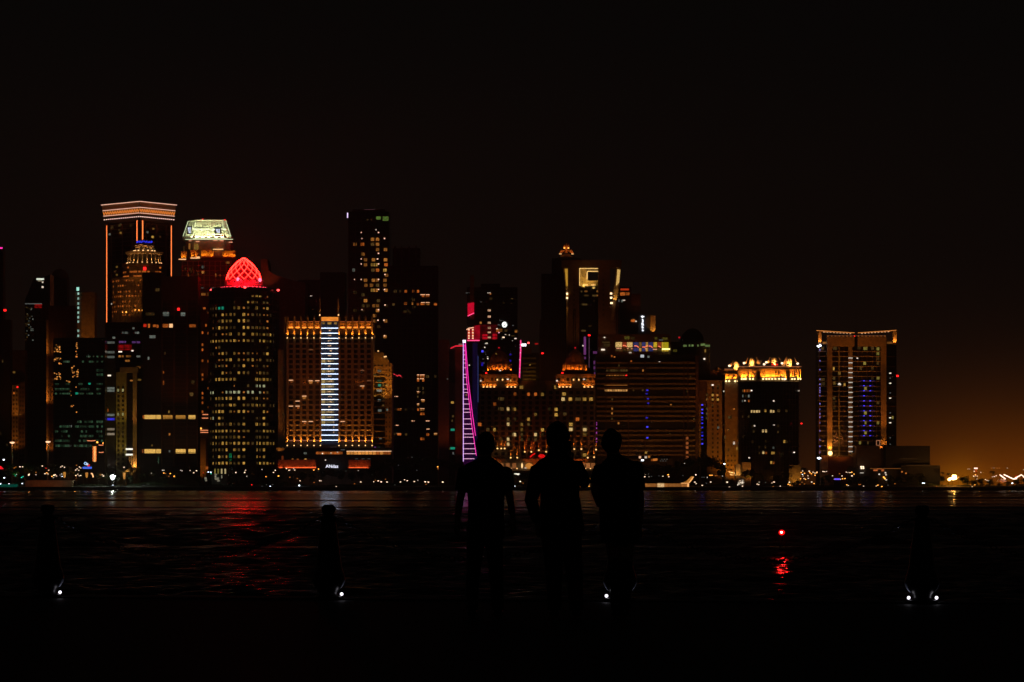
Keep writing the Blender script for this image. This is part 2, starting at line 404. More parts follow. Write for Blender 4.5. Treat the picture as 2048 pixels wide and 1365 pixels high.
# ---- left cluster
Y = 2420; b = bld('domed_tower', 'black domed tower behind the sparkling glass tower', 97, 136, Y)
wall(b, 99, 134, 558, Y, 16, darkc)
mb = MB(); mb.lathe(wx(116.5, Y), Y + 9, [(7.6, wz(560, Y)), (7.4, wz(552, Y)), (6.3, wz(545, Y)), (4, wz(539, Y)), (1, wz(536, Y))]); b.part('dome', mb, darkc, smooth=True)
relief(b, 99, 134, 565, 960, Y, darkc, 9, 6)
Y = 2300; b = bld('glass_tower', 'slim dark tower with white glare at its top and a red patch', 50, 100, Y)
mb = MB(); mb.prism([(wx(50, Y), GZ), (wx(100, Y), GZ), (wx(100, Y), wz(549, Y)), (wx(84, Y), wz(556, Y)), (wx(68, Y), wz(556, Y)), (wx(50, Y), wz(600, Y))], Y, Y + 20)
b.part('wall', mb, glass); relief(b, 52, 99, 612, 960, Y, darkc, 9.5, 8)
b.win(73, 88, 557, 560.5, Y, glow('glare', (0.72, 0.78, 0.62), 1.3), 'roof_light'); b.win(76, 84, 560.5, 563.5, Y, glow('glare low', (0.4, 0.33, 0.2), 0.5), 'roof_light')
b.wc(85.3, 565, 3, 3, Y, L_P, 'roof_light'); b.wc(85.3, 574.6, 4, 3.5, Y, L_P, 'roof_light')
b.win(69, 84, 608, 616.5, Y, glow('red panel', (0.55, 0.005, 0.004), 0.75, .2, .6, False, 4), 'lit_panel')
b.win(50, 84, 607, 609, Y, L_G, 'lit_panel'); b.wc(64, 660, 9, 5, Y, W_C)
for i in range(34): b.wc(51 + 15 * rnd(), 611 + 70 * rnd(), 2 + 2 * rnd(), 2.5, Y, W_D if i % 3 else W_C)  # glimmers reflected in the glass, put in as small glowing panes
Y = 2240; b = bld('residential_tower', 'brown tower with a dashed line of mint lights down its side', 149, 189, Y)
wall(b, 149.5, 163, 585, Y + 2, 18, bronze, 'side_wall'); wall(b, 163, 189, 585, Y, 22, tan)
for y in (578.5,): b.wc(155.6, y, 5, 7, Y, glow('mint lamp', (0.32, 0.72, 0.58), 1.5), 'lit_panel')
for y in (587.7, 597.6, 607.5, 616, 625.7, 635, 643.7, 662, 672, 683, 694): b.wc(156.5, y, 3.2, 4.5, Y, glow('mint dash', (0.42, 0.72, 0.60), 0.9, .3), 'light_strip')
relief(b, 163, 189, 592, 940, Y, tan, 9.3, 6.5, .8, 1, .4)
flood(176, 700, Y, 26, 178, 640, 7200, SOD, 100)
Y = 2200; b = bld('residential_tower', 'faint tower whose left corner shows as a lit brown line', 92, 150, Y)
wall(b, 97, 150, 612, Y, 24, bronze); wall(b, 92.5, 97, 640, Y - 1, 10, tan, 'corner_pier')
relief(b, 100, 150, 618, 930, Y, bronze, 9.2, 8)
flood(90, 800, Y, 9, 95, 780, 4200, SOD, 130); flood(90, 900, Y, 7, 95, 880, 3000, SOD, 130); flood(90, 700, Y, 8, 95, 690, 1500, SOD, 130)
Y = 2120; b = bld('residential_tower', 'slim tower with a small tan lit front of punched windows', 22, 50, Y)
wall(b, 25, 50, 701, Y + 6, 16, bronze, 'rear_wall'); wall(b, 24, 37, 770, Y, 14, tan, 'front_wall'); wall(b, 37, 50, 764, Y + 1.5, 14, bronze)
darkwins(b, (27.5, 33.5), [782 + 9 * i for i in range(16)], 3, 4.5, Y); darkwins(b, (41, 46), [776 + 9 * i for i in range(17)], 3, 4.5, Y + 1.5)
flood(31, 905, Y, 12, 31, 850, 3800, SOD, 110); flood(30, 830, Y, 12, 31, 800, 2600, SOD, 110)
b.wc(28, 745, 5, 4, Y + 6, W_Y); b.wc(35, 774.5, 3, 2.5, Y, L_R, 'warning_light'); b.wc(28, 787, 3, 4, Y, W_O)
# green office block
Y = 2020; b = bld('office_block', 'black glass office block with rows of dim green windows', 107, 210, Y)
wall(b, 107, 210, 676, Y, 36, glass); relief(b, 107, 210, 681, 925, Y, darkc, 9.85, 17, 1.4, 1.2)
def run(b, y, x0, x1, Y, mat, w=4.5, h=4.8, p=1.0, gap=0.7):
    x = x0
    while x < x1 - 1:
        if rnd() < p: b.win(x, min(x + w - gap, x1), y - h / 2, y + h / 2, Y, mat)
        x += w
for y, runs in ((712.8, ((168, 188), (193, 206))), (723.4, ((126, 142), (164, 188), (193, 206))), (741, ((193, 206),)), (750, ((193, 206),)), (769, ((110, 118), (131, 140), (152, 168), (193, 207))),
                (779, ((110, 140), (152, 180), (193, 206))), (788.3, ((110, 142), (150, 188), (193, 206))), (844, ((150, 186), (193, 206))), (853.4, ((110, 142), (150, 188), (193, 206))),
                (863.3, ((110, 116), (122, 142), (162, 174), (193, 204))), (872.6, ((122, 142), (160, 188), (193, 206))), (882, ((110, 140), (157, 174), (193, 206))), (892, ((111, 140), (148, 183)))):
    for a, c_ in runs: run(b, y, a, c_, Y, W_G, 4.6, 4.6, 0.85)
for x, y in ((176, 712.5), (177, 713), (133, 723.5), (179, 768.5), (153.5, 787.5), (141, 853), (140, 892)): b.wc(x, y, 5, 4.4, Y, W_T if x > 150 and y > 760 else W_C)
SPK = glow('gold sparkle', (1.0, 0.36, 0.07), 1.0, .7, 0, False)
for cx_, cy_, w_, h_, k in ((115, 697, 15, 16, 22), (115, 719, 14, 7, 12), (120, 727, 6, 3, 5), (115, 753, 15, 14, 18), (137, 763, 8, 6, 6), (153.5, 700, 3, 30, 13), (146, 735, 6, 40, 12), (155, 748, 3, 18, 9), (147, 800, 14, 60, 7)):
    for i in range(k): b.wc(cx_ + w_ * (rnd() - .5), cy_ + h_ * (rnd() - .5), 1.2 + 1.4 * rnd(), 1.2 + 1.2 * rnd(), Y, SPK, 'glint')  # orange reflections on the dark glass, painted as tiny glowing panes
# tower with olive slab and bright uplit pier
Y = 2050; b = bld('office_tower', 'tower with a brightly uplit pier beside an olive slab of small windows', 210, 285, Y)
wall(b, 212, 285, 645, Y + 4, 30, glass); wall(b, 232, 252.7, 745, Y, 4, olive, 'front_slab'); wall(b, 212, 230, 700, Y + 2, 2, darkc, 'side_wall')
pr = wall(b, 265.5, 273.6, 745, Y - 1, 5, tan, 'pier'); wall(b, 240, 276, 735, Y - 1, 5, tan, 'beam', 745.5)
wall(b, 274, 280.5, 934, Y - .5, 4, olive, 'pilaster')
darkwins(b, (237, 246), [775 + 9 * i for i in range(18)], 4.2, 5, Y)
relief(b, 252.7, 265.5, 750, 930, Y + 4, darkc, 9); relief(b, 212, 285, 650, 735, Y + 4, darkc, 9.3, 12)
for x, y in ((236.3, 781), (245.7, 781), (236.3, 829), (245.7, 829), (238, 838.5), (236.3, 859), (245.7, 858), (239, 869), (245.7, 869)): b.wc(x, y, 3.4, 5.5, Y, W_D if y > 835 else glow('straw window', (0.5, 0.48, 0.2), 0.7, .4, .3, False))
for y, m_ in ((685.5, W_C), (705, W_C), (714.5, W_C), (777, W_C), (782, W_C), (830.5, W_C), (838.7, W_B), (859, glow('beige panel', (0.42, 0.33, 0.22), 0.8, .3, .3, False)), (868.6, MATS['beige panel'])):
    b.win(214, 229, y - 2.2, y + 2.2, Y + 2, m_)
for x, y, w_, m_ in ((267, 657, 4, W_C), (250, 666, 12, W_C), (274, 666, 8, W_C), (227, 676, 7, W_C), (245, 684.5, 14, W_V), (272, 685, 16, W_V), (239, 713, 6, W_W), (246.5, 713, 5, W_W), (257, 713, 10, W_W), (276.5, 713.5, 8, W_C), (240, 704, 8, L_P), (265, 702, 4, L_P), (277, 735, 8, W_W), (278, 760, 9, W_Y), (263, 761, 6, W_W), (255, 722, 9, W_W)):
    b.wc(x, y, w_, 4 if m_ is not L_P else 2.4, Y + 4, m_)
b.win(235, 263, 690, 701, Y + 4, glow('red sign panel', (0.42, 0.004, 0.006), 0.7, 0, .6, False, 3), 'lit_panel')
b.win(215.5, 222, 750, 753, Y + 2, L_P, 'lit_panel'); b.wc(214.5, 821, 5, 6, Y + 2, W_O)
for y in (898.7, 909.7): b.win(251.6, 265.4, y - 1.6, y + 1.6, Y - 1, glow('canopy strip', (0.95, 0.9, 0.75), 1.5), 'light_strip')
mb = MB()
for x in (253.5, 258, 262.5): mb.pb(x - 1.2, x + 1.2, 912, 936, Y - 1, 1.2)
b.part('entrance_columns', mb, stone, stuff=True)
mb = MB(); K = 12
pts = [(wx(238 + 27 * i / K, Y), wz(935 + 6 * math.sin(math.pi * (i / K) ** .8), Y)) for i in range(K + 1)] + [(wx(265, Y), wz(944, Y)), (wx(247, Y), wz(944, Y))]
mb.prism(pts, Y - 8, Y - 3); b.part('entrance_canopy', mb, stone)
spot((wx(269.5, Y), Y - 3.2, wz(944, Y)), (wx(269.5, Y), Y + .5, wz(880, Y)), 13000, (1, .46, .10), 60, .3)
spot((wx(269.5, Y), Y - 22, wz(900, Y)), (wx(269.5, Y), Y, wz(800, Y)), 13000, (1, .34, .06), 40, .3)
flood(242, 935, Y, 16, 242, 850, 6500, (1, .62, .10), 70); flood(242, 870, Y, 18, 242, 800, 4200, (1, .60, .09), 70)
spot((wx(258, Y), Y - 9, wz(950, Y)), (wx(257, Y), Y - 1, wz(930, Y)), 1500, GOLD, 90, .3)
flood(220, 940, Y, 8, 221, 915, 700, (1, .7, .5), 90)
# ---- crown tower turned by 45 degrees
Y = 2400; b = bld('crown_tower', 'tall corner-on tower with a flared crown and orange neon edges', 207, 350, Y)
hw = (346 - 210) / 2 * Y / F; yc = Y + hw
Lc, Nc, Rc = (wx(210, yc), yc), (wx(279.5, Y), Y), (wx(346, yc), yc); cx0 = (Lc[0] + Rc[0]) / 2; Bc = (2 * cx0 - Nc[0], Y + 2 * hw)
def cor(p, k, e=0.0): return (cx0 + (p[0] - cx0) * (k + e / hw), yc + (p[1] - yc) * (k + e / hw))
def face(k=1.0, e=0.0):
    o_ = []
    for A, B_ in ((Lc, Nc), (Nc, Rc)):
        a_, b_ = cor(A, k, e), cor(B_, k, e); d = (b_[0] - a_[0], b_[1] - a_[1]); ln = math.hypot(*d); o_.append((a_, (d[0] / ln, d[1] / ln), ln))
    return o_
fL, fR = face()
def pz(py, s=0.0): return wz(py, Y + hw * s)
mb = MB(); mb.slab([Nc, Rc, Bc, Lc], GZ, pz(442)); b.part('wall', mb, glass)
zt, zb = pz(404), pz(438)
mb = MB()
for r_, z in ((1.0, zb), (1.0, pz(430)), (1.02, pz(428)), (1.035, pz(416)), (1.075, zt), (1.075, zt + .6)):
    for p in (Nc, Rc, Bc, Lc): mb.v.append((*cor(p, r_, .8), z))
for j in range(5):
    for i in range(4): mb.f.append((j * 4 + i, j * 4 + (i + 1) % 4, j * 4 + 4 + (i + 1) % 4, j * 4 + 4 + i))
mb.f += [(3, 2, 1, 0), (20, 21, 22, 23)]
b.part('crown', mb, tan)
def ring(r_, z, h, mat, name):
    for O, d, LN in face(r_, 1.0):
        m2 = MB(); m2.fbox(O, d, 0, LN, 0.0, 0.35, z - h / 2, z + h / 2); b.part(name, m2, mat)
ring(1.075, zt, .5, NEONP, 'light_strip'); ring(1.03, pz(415.5), .45, NEONP, 'light_strip'); ring(1.01, pz(426.5), .45, NEONP, 'light_strip')
for O, d, LN in face(1.01, 1.2):
    m2 = MB(); K = 30
    for i in range(K):                                         # zigzag frieze
        za, zb_ = (pz(424.3), pz(418.2)) if i % 2 else (pz(418.2), pz(424.3)); a0, a1 = LN * (i + .04) / K, LN * (i + .96) / K
        n = len(m2.v); nx, ny = d[1], -d[0]
        for a, z in ((a0, za), (a1, zb_)):
            for dd, dz in ((.1, -.3), (.4, -.3), (.4, .3), (.1, .3)):
                m2.v.append((O[0] + d[0] * a + nx * dd, O[1] + d[1] * a + ny * dd, z + dz))
        m2.f += [(n, n + 1, n + 5, n + 4), (n + 1, n + 2, n + 6, n + 5), (n + 2, n + 3, n + 7, n + 6), (n + 3, n, n + 4, n + 7), (n, n + 3, n + 2, n + 1), (n + 4, n + 5, n + 6, n + 7)]
    b.part('zigzag_frieze', m2, glow('amber neon', (1.0, 0.27, 0.04), 1.5), stuff=True)
    m2 = MB()
    for i in range(17):
        a = LN * (i + .5) / 17; m2.fbox(O, d, a - .4, a + .4, -.6, .3, pz(434.6), pz(433))
    b.part('crown_lamps', m2, glow('crown lamp', (1.0, 0.62, 0.50), 1.9), stuff=True)
m2 = MB()
for O, d, LN in face(1.0, 1.1): m2.fbox(O, d, 0, LN, 0, .05, pz(441), pz(428.5))
b.part('soffit_band', m2, darkc, stuff=True)
for f_, ss in ((fL, ((.018, .028), (.93, .90))), (fR, ((.90, .97), (.055, .045)))): pass
def vstrip(f_, s, y0, y1, mat, w=.7, name='neon_tube'):
    m2 = MB(); a = f_[2] * s; m2.fbox(f_[0], f_[1], a - w / 2, a + w / 2, .05, .7, pz(y1), pz(y0)); return b.part(name, m2, mat)
def vpier(f_, s, w, y0, y1, mat=bronze):
    m2 = MB(); a = f_[2] * s; m2.fbox(f_[0], f_[1], a - w / 2, a + w / 2, 0, .5, pz(y1), pz(y0)); return b.part('pier', m2, mat)
vpier(fL, .05, 3.6, 442, 960); vstrip(fL, .065, 446, 682, NEON); vpier(fL, .97, 2.2, 442, 960); vpier(fR, .03, 2.2, 442, 960)
vstrip(fL, .935, 441, 560, NEON); vstrip(fR, .075, 441, 560, NEON); vpier(fR, .95, 3.6, 442, 960); vstrip(fR, .935, 446, 640, NEON)
for f_ in (fL, fR):
    m2 = MB(); y = 446
    while y < 940: m2.fbox(f_[0], f_[1], f_[2] * .09, f_[2] * .91, 0, .3, pz(y + 1), pz(y)); y += 8.6
    for s in (.18, .2, .5, .52, .78, .8): m2.fbox(f_[0], f_[1], f_[2] * s - .2, f_[2] * s + .2, 0, .45, pz(940), pz(446))
    b.part('facade_relief', m2, bronze, stuff=True)
def fwin(f_, s, y, w, h, mat):
    m2 = MB(); m2.fbox(f_[0], f_[1], f_[2] * s - w / 2, f_[2] * s + w / 2, .02, .5, pz(y) - h / 2, pz(y) + h / 2); return b.part('window', m2, mat)
for f_, s, y, m_ in ((fL, .14, 464, W_C), (fL, .2, 452, W_D), (fL, .22, 449, W_D), (fL, .42, 448, W_D), (fL, .46, 447, W_D), (fL, .46, 463, W_Y), (fL, .42, 457, W_D), (fL, .75, 450, W_D), (fR, .22, 463.5, W_C), (fR, .4, 455.5, W_Y), (fR, .38, 472, W_Y), (fL, .35, 531, W_Y), (fL, .35, 547, W_Y), (fR, .6, 470, W_D), (fL, .3, 540, W_D), (fL, .3, 620, W_D), (fL, .45, 640, W_D), (fL, .2, 605, L_P)):
    fwin(f_, s, y, 2.2 if m_ is not L_P else 1, 1.7 if m_ is not L_P else 1, m_)
spot((cx0 - hw, Y - 12, pz(450)), (cx0 - hw * .5, Y + hw * .5, pz(410)), 7000, (1, .22, .05), 90, .5)
spot((cx0 + hw, Y - 12, pz(450)), (cx0 + hw * .5, Y + hw * .5, pz(410)), 7000, (1, .22, .05), 90, .5)
# ---- round tower with blue dome
Y = 2250; b = bld('round_tower', 'round tower with a blue-lit dome above a ring of lit columns', 224, 352, Y)
s_ = Y / F; yc = Y + 64 * s_; cx0 = wx(289, yc)
def RZ(y): return wz(y, Y)
mb = MB(); mb.lathe(cx0, yc, [(64 * s_, GZ), (64 * s_, RZ(559)), (66 * s_, RZ(557)), (66 * s_, RZ(554))], 48); b.part('wall', mb, stone)
mb = MB(); mb.lathe(cx0, yc, [(43 * s_, RZ(554)), (43 * s_, RZ(531)), (46 * s_, RZ(528)), (46 * s_, RZ(525)), (40 * s_, RZ(525))], 40); b.part('upper_wall', mb, stone)
mb = MB(); mb.lathe(cx0, yc, [(30 * s_, RZ(525)), (30 * s_, RZ(506))], 32); b.part('drum', mb, darkc)
mb = MB(); mb.lathe(cx0, yc, [(34 * s_, RZ(506)), (37 * s_, RZ(504)), (39 * s_, RZ(500)), (34 * s_, RZ(500))], 40); b.part('cornice', mb, stone)
mb = MB(); mb.lathe(cx0, yc, [(19 * s_, RZ(500)), (19 * s_, RZ(488)), (21 * s_, RZ(487)), (18 * s_, RZ(486))], 24); b.part('lantern', mb, stone)
mb = MB(); mb.lathe(cx0, yc, [(17 * s_, RZ(486)), (16 * s_, RZ(482)), (12 * s_, RZ(478)), (6 * s_, RZ(475)), (1, RZ(473.5))], 24); dm = b.part('dome', mb, surf('blue dome', (.1, .1, .3), .4), smooth=True)
m2 = MB()
for i in range(26):
    a = R(180 + 180 * (i + .5) / 26); j = 15 * s_ + .2 * rnd(); m2.ball(cx0 + j * math.cos(a), yc + j * math.sin(a), RZ(481 - 3 * rnd()), .55, 1, 1, 5, 4)
b.part('dome_lights', m2, glow('deep blue lamp', (0.03, 0.04, 0.9), 1.3, .5), stuff=True)
for k in range(11):
    a = R(180 + 180 * (k + .5) / 11); x = cx0 + 33 * s_ * math.cos(a); y = yc + 33 * s_ * math.sin(a)
    m2 = MB(); m2.lathe(x, y, [(.75, RZ(525)), (.6, RZ(523)), (.55, RZ(508)), (.8, RZ(506))], 8); b.part('column', m2, stone)
    m2 = MB(); m2.ball(x + .9 * math.cos(a), y - 1.1, RZ(522.4), .45, 1.1, .8, 6, 4); b.part('uplight', m2, glow('uplight', (1, .52, .2), 2.2))
    spot((x, y - 1.3, RZ(520.3)), (x, y, RZ(508)), 420, AMB, 80, .2)
for k in range(7):
    a = R(190 + 160 * k / 6); x = cx0 + 21.5 * s_ * math.cos(a); y = yc + 21.5 * s_ * math.sin(a)
    m2 = MB(); m2.ball(x, y, RZ(498), .7, 1, 1, 6, 4); b.part('uplight', m2, MATS['uplight'])
    spot((x, y - .9, RZ(495.6)), (x, y + 1.5, RZ(488)), 260, AMB, 90, .2)
spot((cx0 - 14, Y - 4, RZ(520)), (cx0 - 4, Y + 6, RZ(502)), 1500, AMB, 80, .3); spot((cx0 + 14, Y - 4, RZ(520)), (cx0 + 4, Y + 6, RZ(502)), 1500, AMB, 80, .3)
def cyl(b, cx_, yc_, r, deg, y, w, h, mat, Yr, name='window', out=.06):
    a = R(deg); o = bpy.data.objects.new(name, unit(mat)); COL.objects.link(o); o.parent = b.o
    o.location = (cx_ + (r + out) * math.sin(a) - b.loc[0], yc_ - (r + out) * math.cos(a) - b.loc[1], wz(y, Yr) - b.loc[2])
    o.rotation_euler = (0, 0, a); o.scale = (w, .4, h); return o
for y in (533, 542, 551):
    for k in range(12):
        if rnd() < .55: cyl(b, cx0, yc, 43 * s_, -66 + 12 * k, y, 3.2 if rnd() < .5 else 1.8, 1.25, W_O, Y)
cyl(b, cx0, yc, 43 * s_, 8, 536, 2.2, 2.4, L_R, Y, 'lit_panel')
for y in (561, 571, 583, 592, 603, 612, 622, 630):
    for k in range(16):
        if rnd() < (.6 if y in (561, 592, 583) else .4): cyl(b, cx0, yc, 64 * s_, -72 + 5.2 * k, y, 1.5, 1.3, W_O, Y)
for d_ in (-33, -24, -6, 0, 5, 12): cyl(b, cx0, yc, 64 * s_, d_ - 3, 624 if d_ < -10 else 621, .9, 1.1, L_O, Y, 'lamp')
m2 = MB()
for k in range(24):
    a = R(-75 + 6.4 * k); m2.fbox((cx0 + 64 * s_ * math.sin(a), yc - 64 * s_ * math.cos(a)), (math.cos(a), math.sin(a)), -.4, .4, 0, .5, GZ, RZ(560))
b.part('facade_ribs', m2, stone, stuff=True)
flood(262, 640, Y, 22, 262, 580, 4200, SOD, 90); flood(262, 560, Y, 20, 280, 530, 2400, SOD, 90)
# ---- black office with two lit floors
Y = 2010; b = bld('office_tower', 'dark tower with two brightly lit yellow floors near its base', 285, 396, Y)
wall(b, 285, 322, 545, Y + 6, 34, darkc, 'side_wall'); wall(b, 322, 396, 553, Y, 40, surf('brown cladding', (.09, .06, .045), .7), 'upper_wall', 601); wall(b, 322, 396, 600.5, Y + 1.2, 38, darkc)
wall(b, 286, 322, 640, Y + 2, 4, darkc, 'side_bay')
m2 = MB(); y = 604
while y < 935: m2.pb(326, 393, y, y + 1, Y + .2, 1.0); y += 8.6
b.part('floor_edges', m2, bronze, stuff=True)
for x in (323.5, 348, 374, 394.5): m2 = MB(); m2.pb(x - 1.6, x + 1.6, 601, 935, Y - .3, 1.5); b.part('pier', m2, bronze)
BAND = glow('bright office floor', (1.0, 0.56, 0.12), 1.05, .12, .32, True, 4); BAND2 = glow('amber office floor', (0.80, 0.36, 0.055), 0.75, .15, .35, True, 4)
for x0, x1, y0, y1, m_ in ((285.5, 288.5, 831, 838, W_O), (289, 311.5, 830.5, 838.5, BAND), (312.5, 322, 830.5, 838.5, BAND), (326, 345, 830.8, 838.3, BAND2), (351.6, 371, 831, 838.3, BAND2), (377, 391, 830.8, 838.5, BAND),
                           (284, 287, 899, 906.5, W_O), (289, 311, 898.7, 907, BAND), (312, 322, 898.7, 907, BAND), (351.6, 371.3, 898.7, 907, BAND), (377, 391, 898.7, 907, BAND)):
    b.win(x0, x1, y0, y1, Y + (1.2 if x0 > 324 else 2), m_, 'lit_floor')
for x, y, w_, h_, m_ in ((338, 824, 3, 5, W_Y), (304, 891.5, 3, 4, W_Y), (339, 869.5, 3, 5, W_W), (339, 903.5, 3, 5.5, W_C), (318, 903, 0.1, .1, W_C), (315, 580, 8, 6, W_D), (356, 593.5, 8, 7, W_C), (385, 594.5, 13, 5.5, W_O), (332, 628.5, 12, 8, W_C), (366, 629, 9, 7, W_C),
                         (300, 628.5, 18, 6, W_D), (290, 651.5, 6, 6, glow('red window', (.8, .03, .01), .8, .4, .3, False)), (298, 652, 4, 8, W_O), (309, 652, 6, 5, W_O), (315, 653, 4, 6, W_O), (331, 652, 12, 7, W_O), (342, 652, 7, 8, glow('bright window', (1., .55, .25), 1.3)), (385, 652, 13, 6, W_O),
                         (357, 619, 5, 5, L_R), (305, 674, 12, 6, W_C), (386, 765, 6, 8, W_D), (383, 789, 7, 7, W_D), (327, 745, 2.5, 5, W_O), (327, 766, 2.5, 8, W_O), (317, 921, 1.6, 14, W_G), (297, 717, 3, 6, W_C), (330, 707, 2, 5, W_D)):
    if w_ > .2: b.wc(x, y, w_, h_, Y + (1.2 if x > 323 else 2), m_)
flood(358, 640, Y, 22, 358, 580, 900, (1, .14, .03), 80); flood(358, 930, Y, 30, 358, 800, 2600, SOD, 100); flood(358, 800, Y, 30, 358, 720, 2600, DEEP, 110)
# ---- white-green crown tower
Y = 2080; b = bld('crown_tower', 'brown tower topped by a glowing pale green tapered crown', 360, 471, Y)
wall(b, 394, 420, 640, Y - 4, 20, darkc, 'stair_wall'); wall(b, 362, 470, 516, Y, 38, darkc)
m2 = MB(); sh = lambda x: wx(x, Y + 19)
def frus(mb_, x0, x1, zA, x2, x3, zB, d0, d1, ch=.22):
    n = len(mb_.v)
    for a, c_, z, d in ((x0, x1, zA, d0), (x2, x3, zB, d1)):
        w_ = c_ - a; k = ch * w_; yy = Y + 19
        mb_.v += [(a + k, yy - d, z), (c_ - k * .6, yy - d, z), (c_, yy - d + k * .6, z), (c_, yy + d - k, z), (c_ - k, yy + d, z), (a + k, yy + d, z), (a, yy + d - k, z), (a, yy - d + k, z)]
    mb_.f += [(n + i, n + (i + 1) % 8, n + 8 + (i + 1) % 8, n + 8 + i) for i in range(8)] + [tuple(n + i for i in reversed(range(8))), tuple(n + 8 + i for i in range(8))]
frus(m2, sh(373), sh(465), wz(516, Y), sh(374), sh(464), wz(479, Y), 16, 16); b.part('upper_wall', m2, stone)
m2 = MB(); frus(m2, sh(368.5), sh(467.8), wz(479, Y), sh(369.5), sh(466), wz(472, Y), 18, 17.8); b.part('crown_cornice', m2, white)
m2 = MB(); frus(m2, sh(370), sh(466), wz(472, Y), sh(375.5), sh(460), wz(457, Y), 17.2, 14.5); b.part('crown_lower_slope', m2, white)
m2 = MB(); frus(m2, sh(374.5), sh(461), wz(457.5, Y), sh(381), sh(455.5), wz(440.5, Y), 15, 12); b.part('crown_upper_slope', m2, white)
m2 = MB(); frus(m2, sh(380.2), sh(456.3), wz(441, Y), sh(380.2), sh(456.3), wz(438.8, Y), 12.6, 12.6); b.part('crown_rim', m2, white)
GRN = (0.92, 1.0, 0.46)
for i in range(8):
    x = sh(374 + 12.6 * i); spot((x, Y - 1.5, wz(477, Y)), (x, Y + 6, wz(455, Y)), 5200, GRN, 80, .4)
for i in range(7):
    x = sh(385 + 11.6 * i); spot((x, Y + 1.5, wz(459, Y)), (x, Y + 7, wz(446, Y)), 2000, GRN, 110, .4)
CRL = glow('pale green strip', (0.78, 0.88, 0.50), 1.3)
b.win(384, 451, 457.4, 459.8, Y + 3, CRL, 'light_strip'); b.win(386, 453, 477, 479, Y + 1, CRL, 'light_strip'); b.win(370.5, 466, 478.6, 479.6, Y + .8, CRL, 'light_strip')
b.win(396, 448, 440.4, 441.2, Y + 6.6, CRL, 'light_strip')
m2 = MB()
for x0, y0, x1, y1 in ((395.5, 442, 392, 456), (448, 442, 451, 456), (455, 441, 466, 472), (380.5, 441, 371, 472)):
    m2.tube([(sh(x0), Y + 6.3, wz(y0, Y)), (sh(x1), Y + 3.4, wz(y1, Y))], .22, 5)
b.part('crown_ridges', m2, CRL, stuff=True)
for x0, x1, y0, y1, yy in ((374, 383.5, 452.5, 469, Y - .2), (429, 442.5, 456.5, 468, Y + 1)):
    p = b.win(x0, x1, y0, y1, yy, surf('black sign board', (.01, .01, .012), .4), 'sign_board')
    S = MB(); w_ = x1 - x0; X_ = lambda t: wx(x0 + w_ * t, yy); h_ = y1 - y0; Z_ = lambda t: wz(y0 + h_ * t, yy)
    for pl in (((.14, .16), (.36, .2), (.60, .86), (.40, .86)), ((.36, .16), (.58, .16), (.52, .5), (.44, .45)), ((.62, .2), (.88, .14), (.76, .42), (.80, .9), (.52, .86), (.6, .5))):
        S.prism([(X_(a), Z_(c_)) for a, c_ in pl], yy - .35, yy - .15)
    b.part('sign_emblem', S, glow('sign white', (.72, .80, 1.0), 1.1))
for x, y in ((405.5, 438.4), (450, 440)): b.wc(x, y, 2.4, 1.6, Y + 6.3, L_R, 'warning_light')
NI = [(362, 373, 503, 516.5), (381, 395, 500.5, 514), (402, 427, 500.5, 513.3), (445, 471, 502, 514.5)]
for i, (x0, x1, y0, y1) in enumerate(NI):
    m2 = MB(); m2.pb(x0, x1, y0, y1 + 2, Y - .5, 4); b.part('parapet', m2, tan)
    k = max(2, int((x1 - x0) / 6))
    for j in range(k):
        x = wx(x0 + (x1 - x0) * (j + .5) / k, Y); spot((x, Y - 2.0, wz(y1 + .5, Y)), (x, Y - .4, wz(y0 + 4, Y)), 620, (1, .27, .015), 120, .3)
for x0, x1, y in ((357.5, 372, 519), (381, 400, 516.5), (393, 399.5, 514.5), (426, 446.5, 499), (377.5, 383, 482), (391.5, 399, 483.3), (426, 435, 481.5), (439, 447, 481.7), (457.5, 465, 484.8)):
    b.win(x0, x1, y - .8, y + .8, Y - .8 if y > 490 else Y + 2, glow('peach strip', (1.0, 0.42, 0.22), 1.0) if y < 490 else glow('gold strip', (1.0, .5, .2), 1.7), 'light_strip')
for x, y, w_, h_, m_ in ((392.5, 494, 9, 11, W_Y), (379, 493, 3.5, 12, W_W), (368, 498, 3, 11, W_D), (406.2, 534, 6, 6, W_C), (406.3, 545, 6, 5, W_W), (431.5, 550.5, 2, 6, W_W), (440.5, 551, 2, 5, W_W), (455, 525.5, 8, 5, W_W), (376.5, 552.5, 3, 5, W_O), (407, 589, 9, 5, W_W), (417, 589, 3, 7, W_W),
                         (408.6, 617, 5, 4, W_O), (417, 626, 3, 4, W_O), (435, 502, 2, 3, W_W), (431, 503, 1.5, 2, W_O)): b.wc(x, y, w_, h_, Y, m_)
for i in range(20): b.wc(364 + 34 * rnd(), 536 + 22 * rnd(), 1.5, 4, Y, W_D)
for x, y in ((405, 722), (417, 723), (405, 750), (405, 759), (417, 777), (405, 787), (405, 796), (405, 806), (417, 815), (405, 824), (405, 666), (417, 667), (405, 690), (405, 700), (412, 651), (404, 911)): b.wc(x, y, 3, 5, Y - 4, W_O)
for x0, x1, y in ((405, 418.5, 829.5), (404, 418.5, 836.7), (394, 417.5, 861), (394.5, 417.5, 865.2), (410.5, 417, 885), (410.5, 417, 888)): b.win(x0, x1, y - .7, y + .7, Y - 5, glow('salmon strip', (1.0, .30, .12), 1.3), 'light_strip')
for x in (405, 426, 441, 452): b.wc(x, 576.3, 6, .8, Y - 1, L_G, 'light_strip')
b.wc(402, 857.5, 2.5, 3, Y - 5, L_O, 'lamp'); b.wc(395, 878, 4, 2.5, Y - 5, L_O, 'lamp'); b.wc(414, 936.5, 6, 5.5, Y - 26, W_O, d=25)
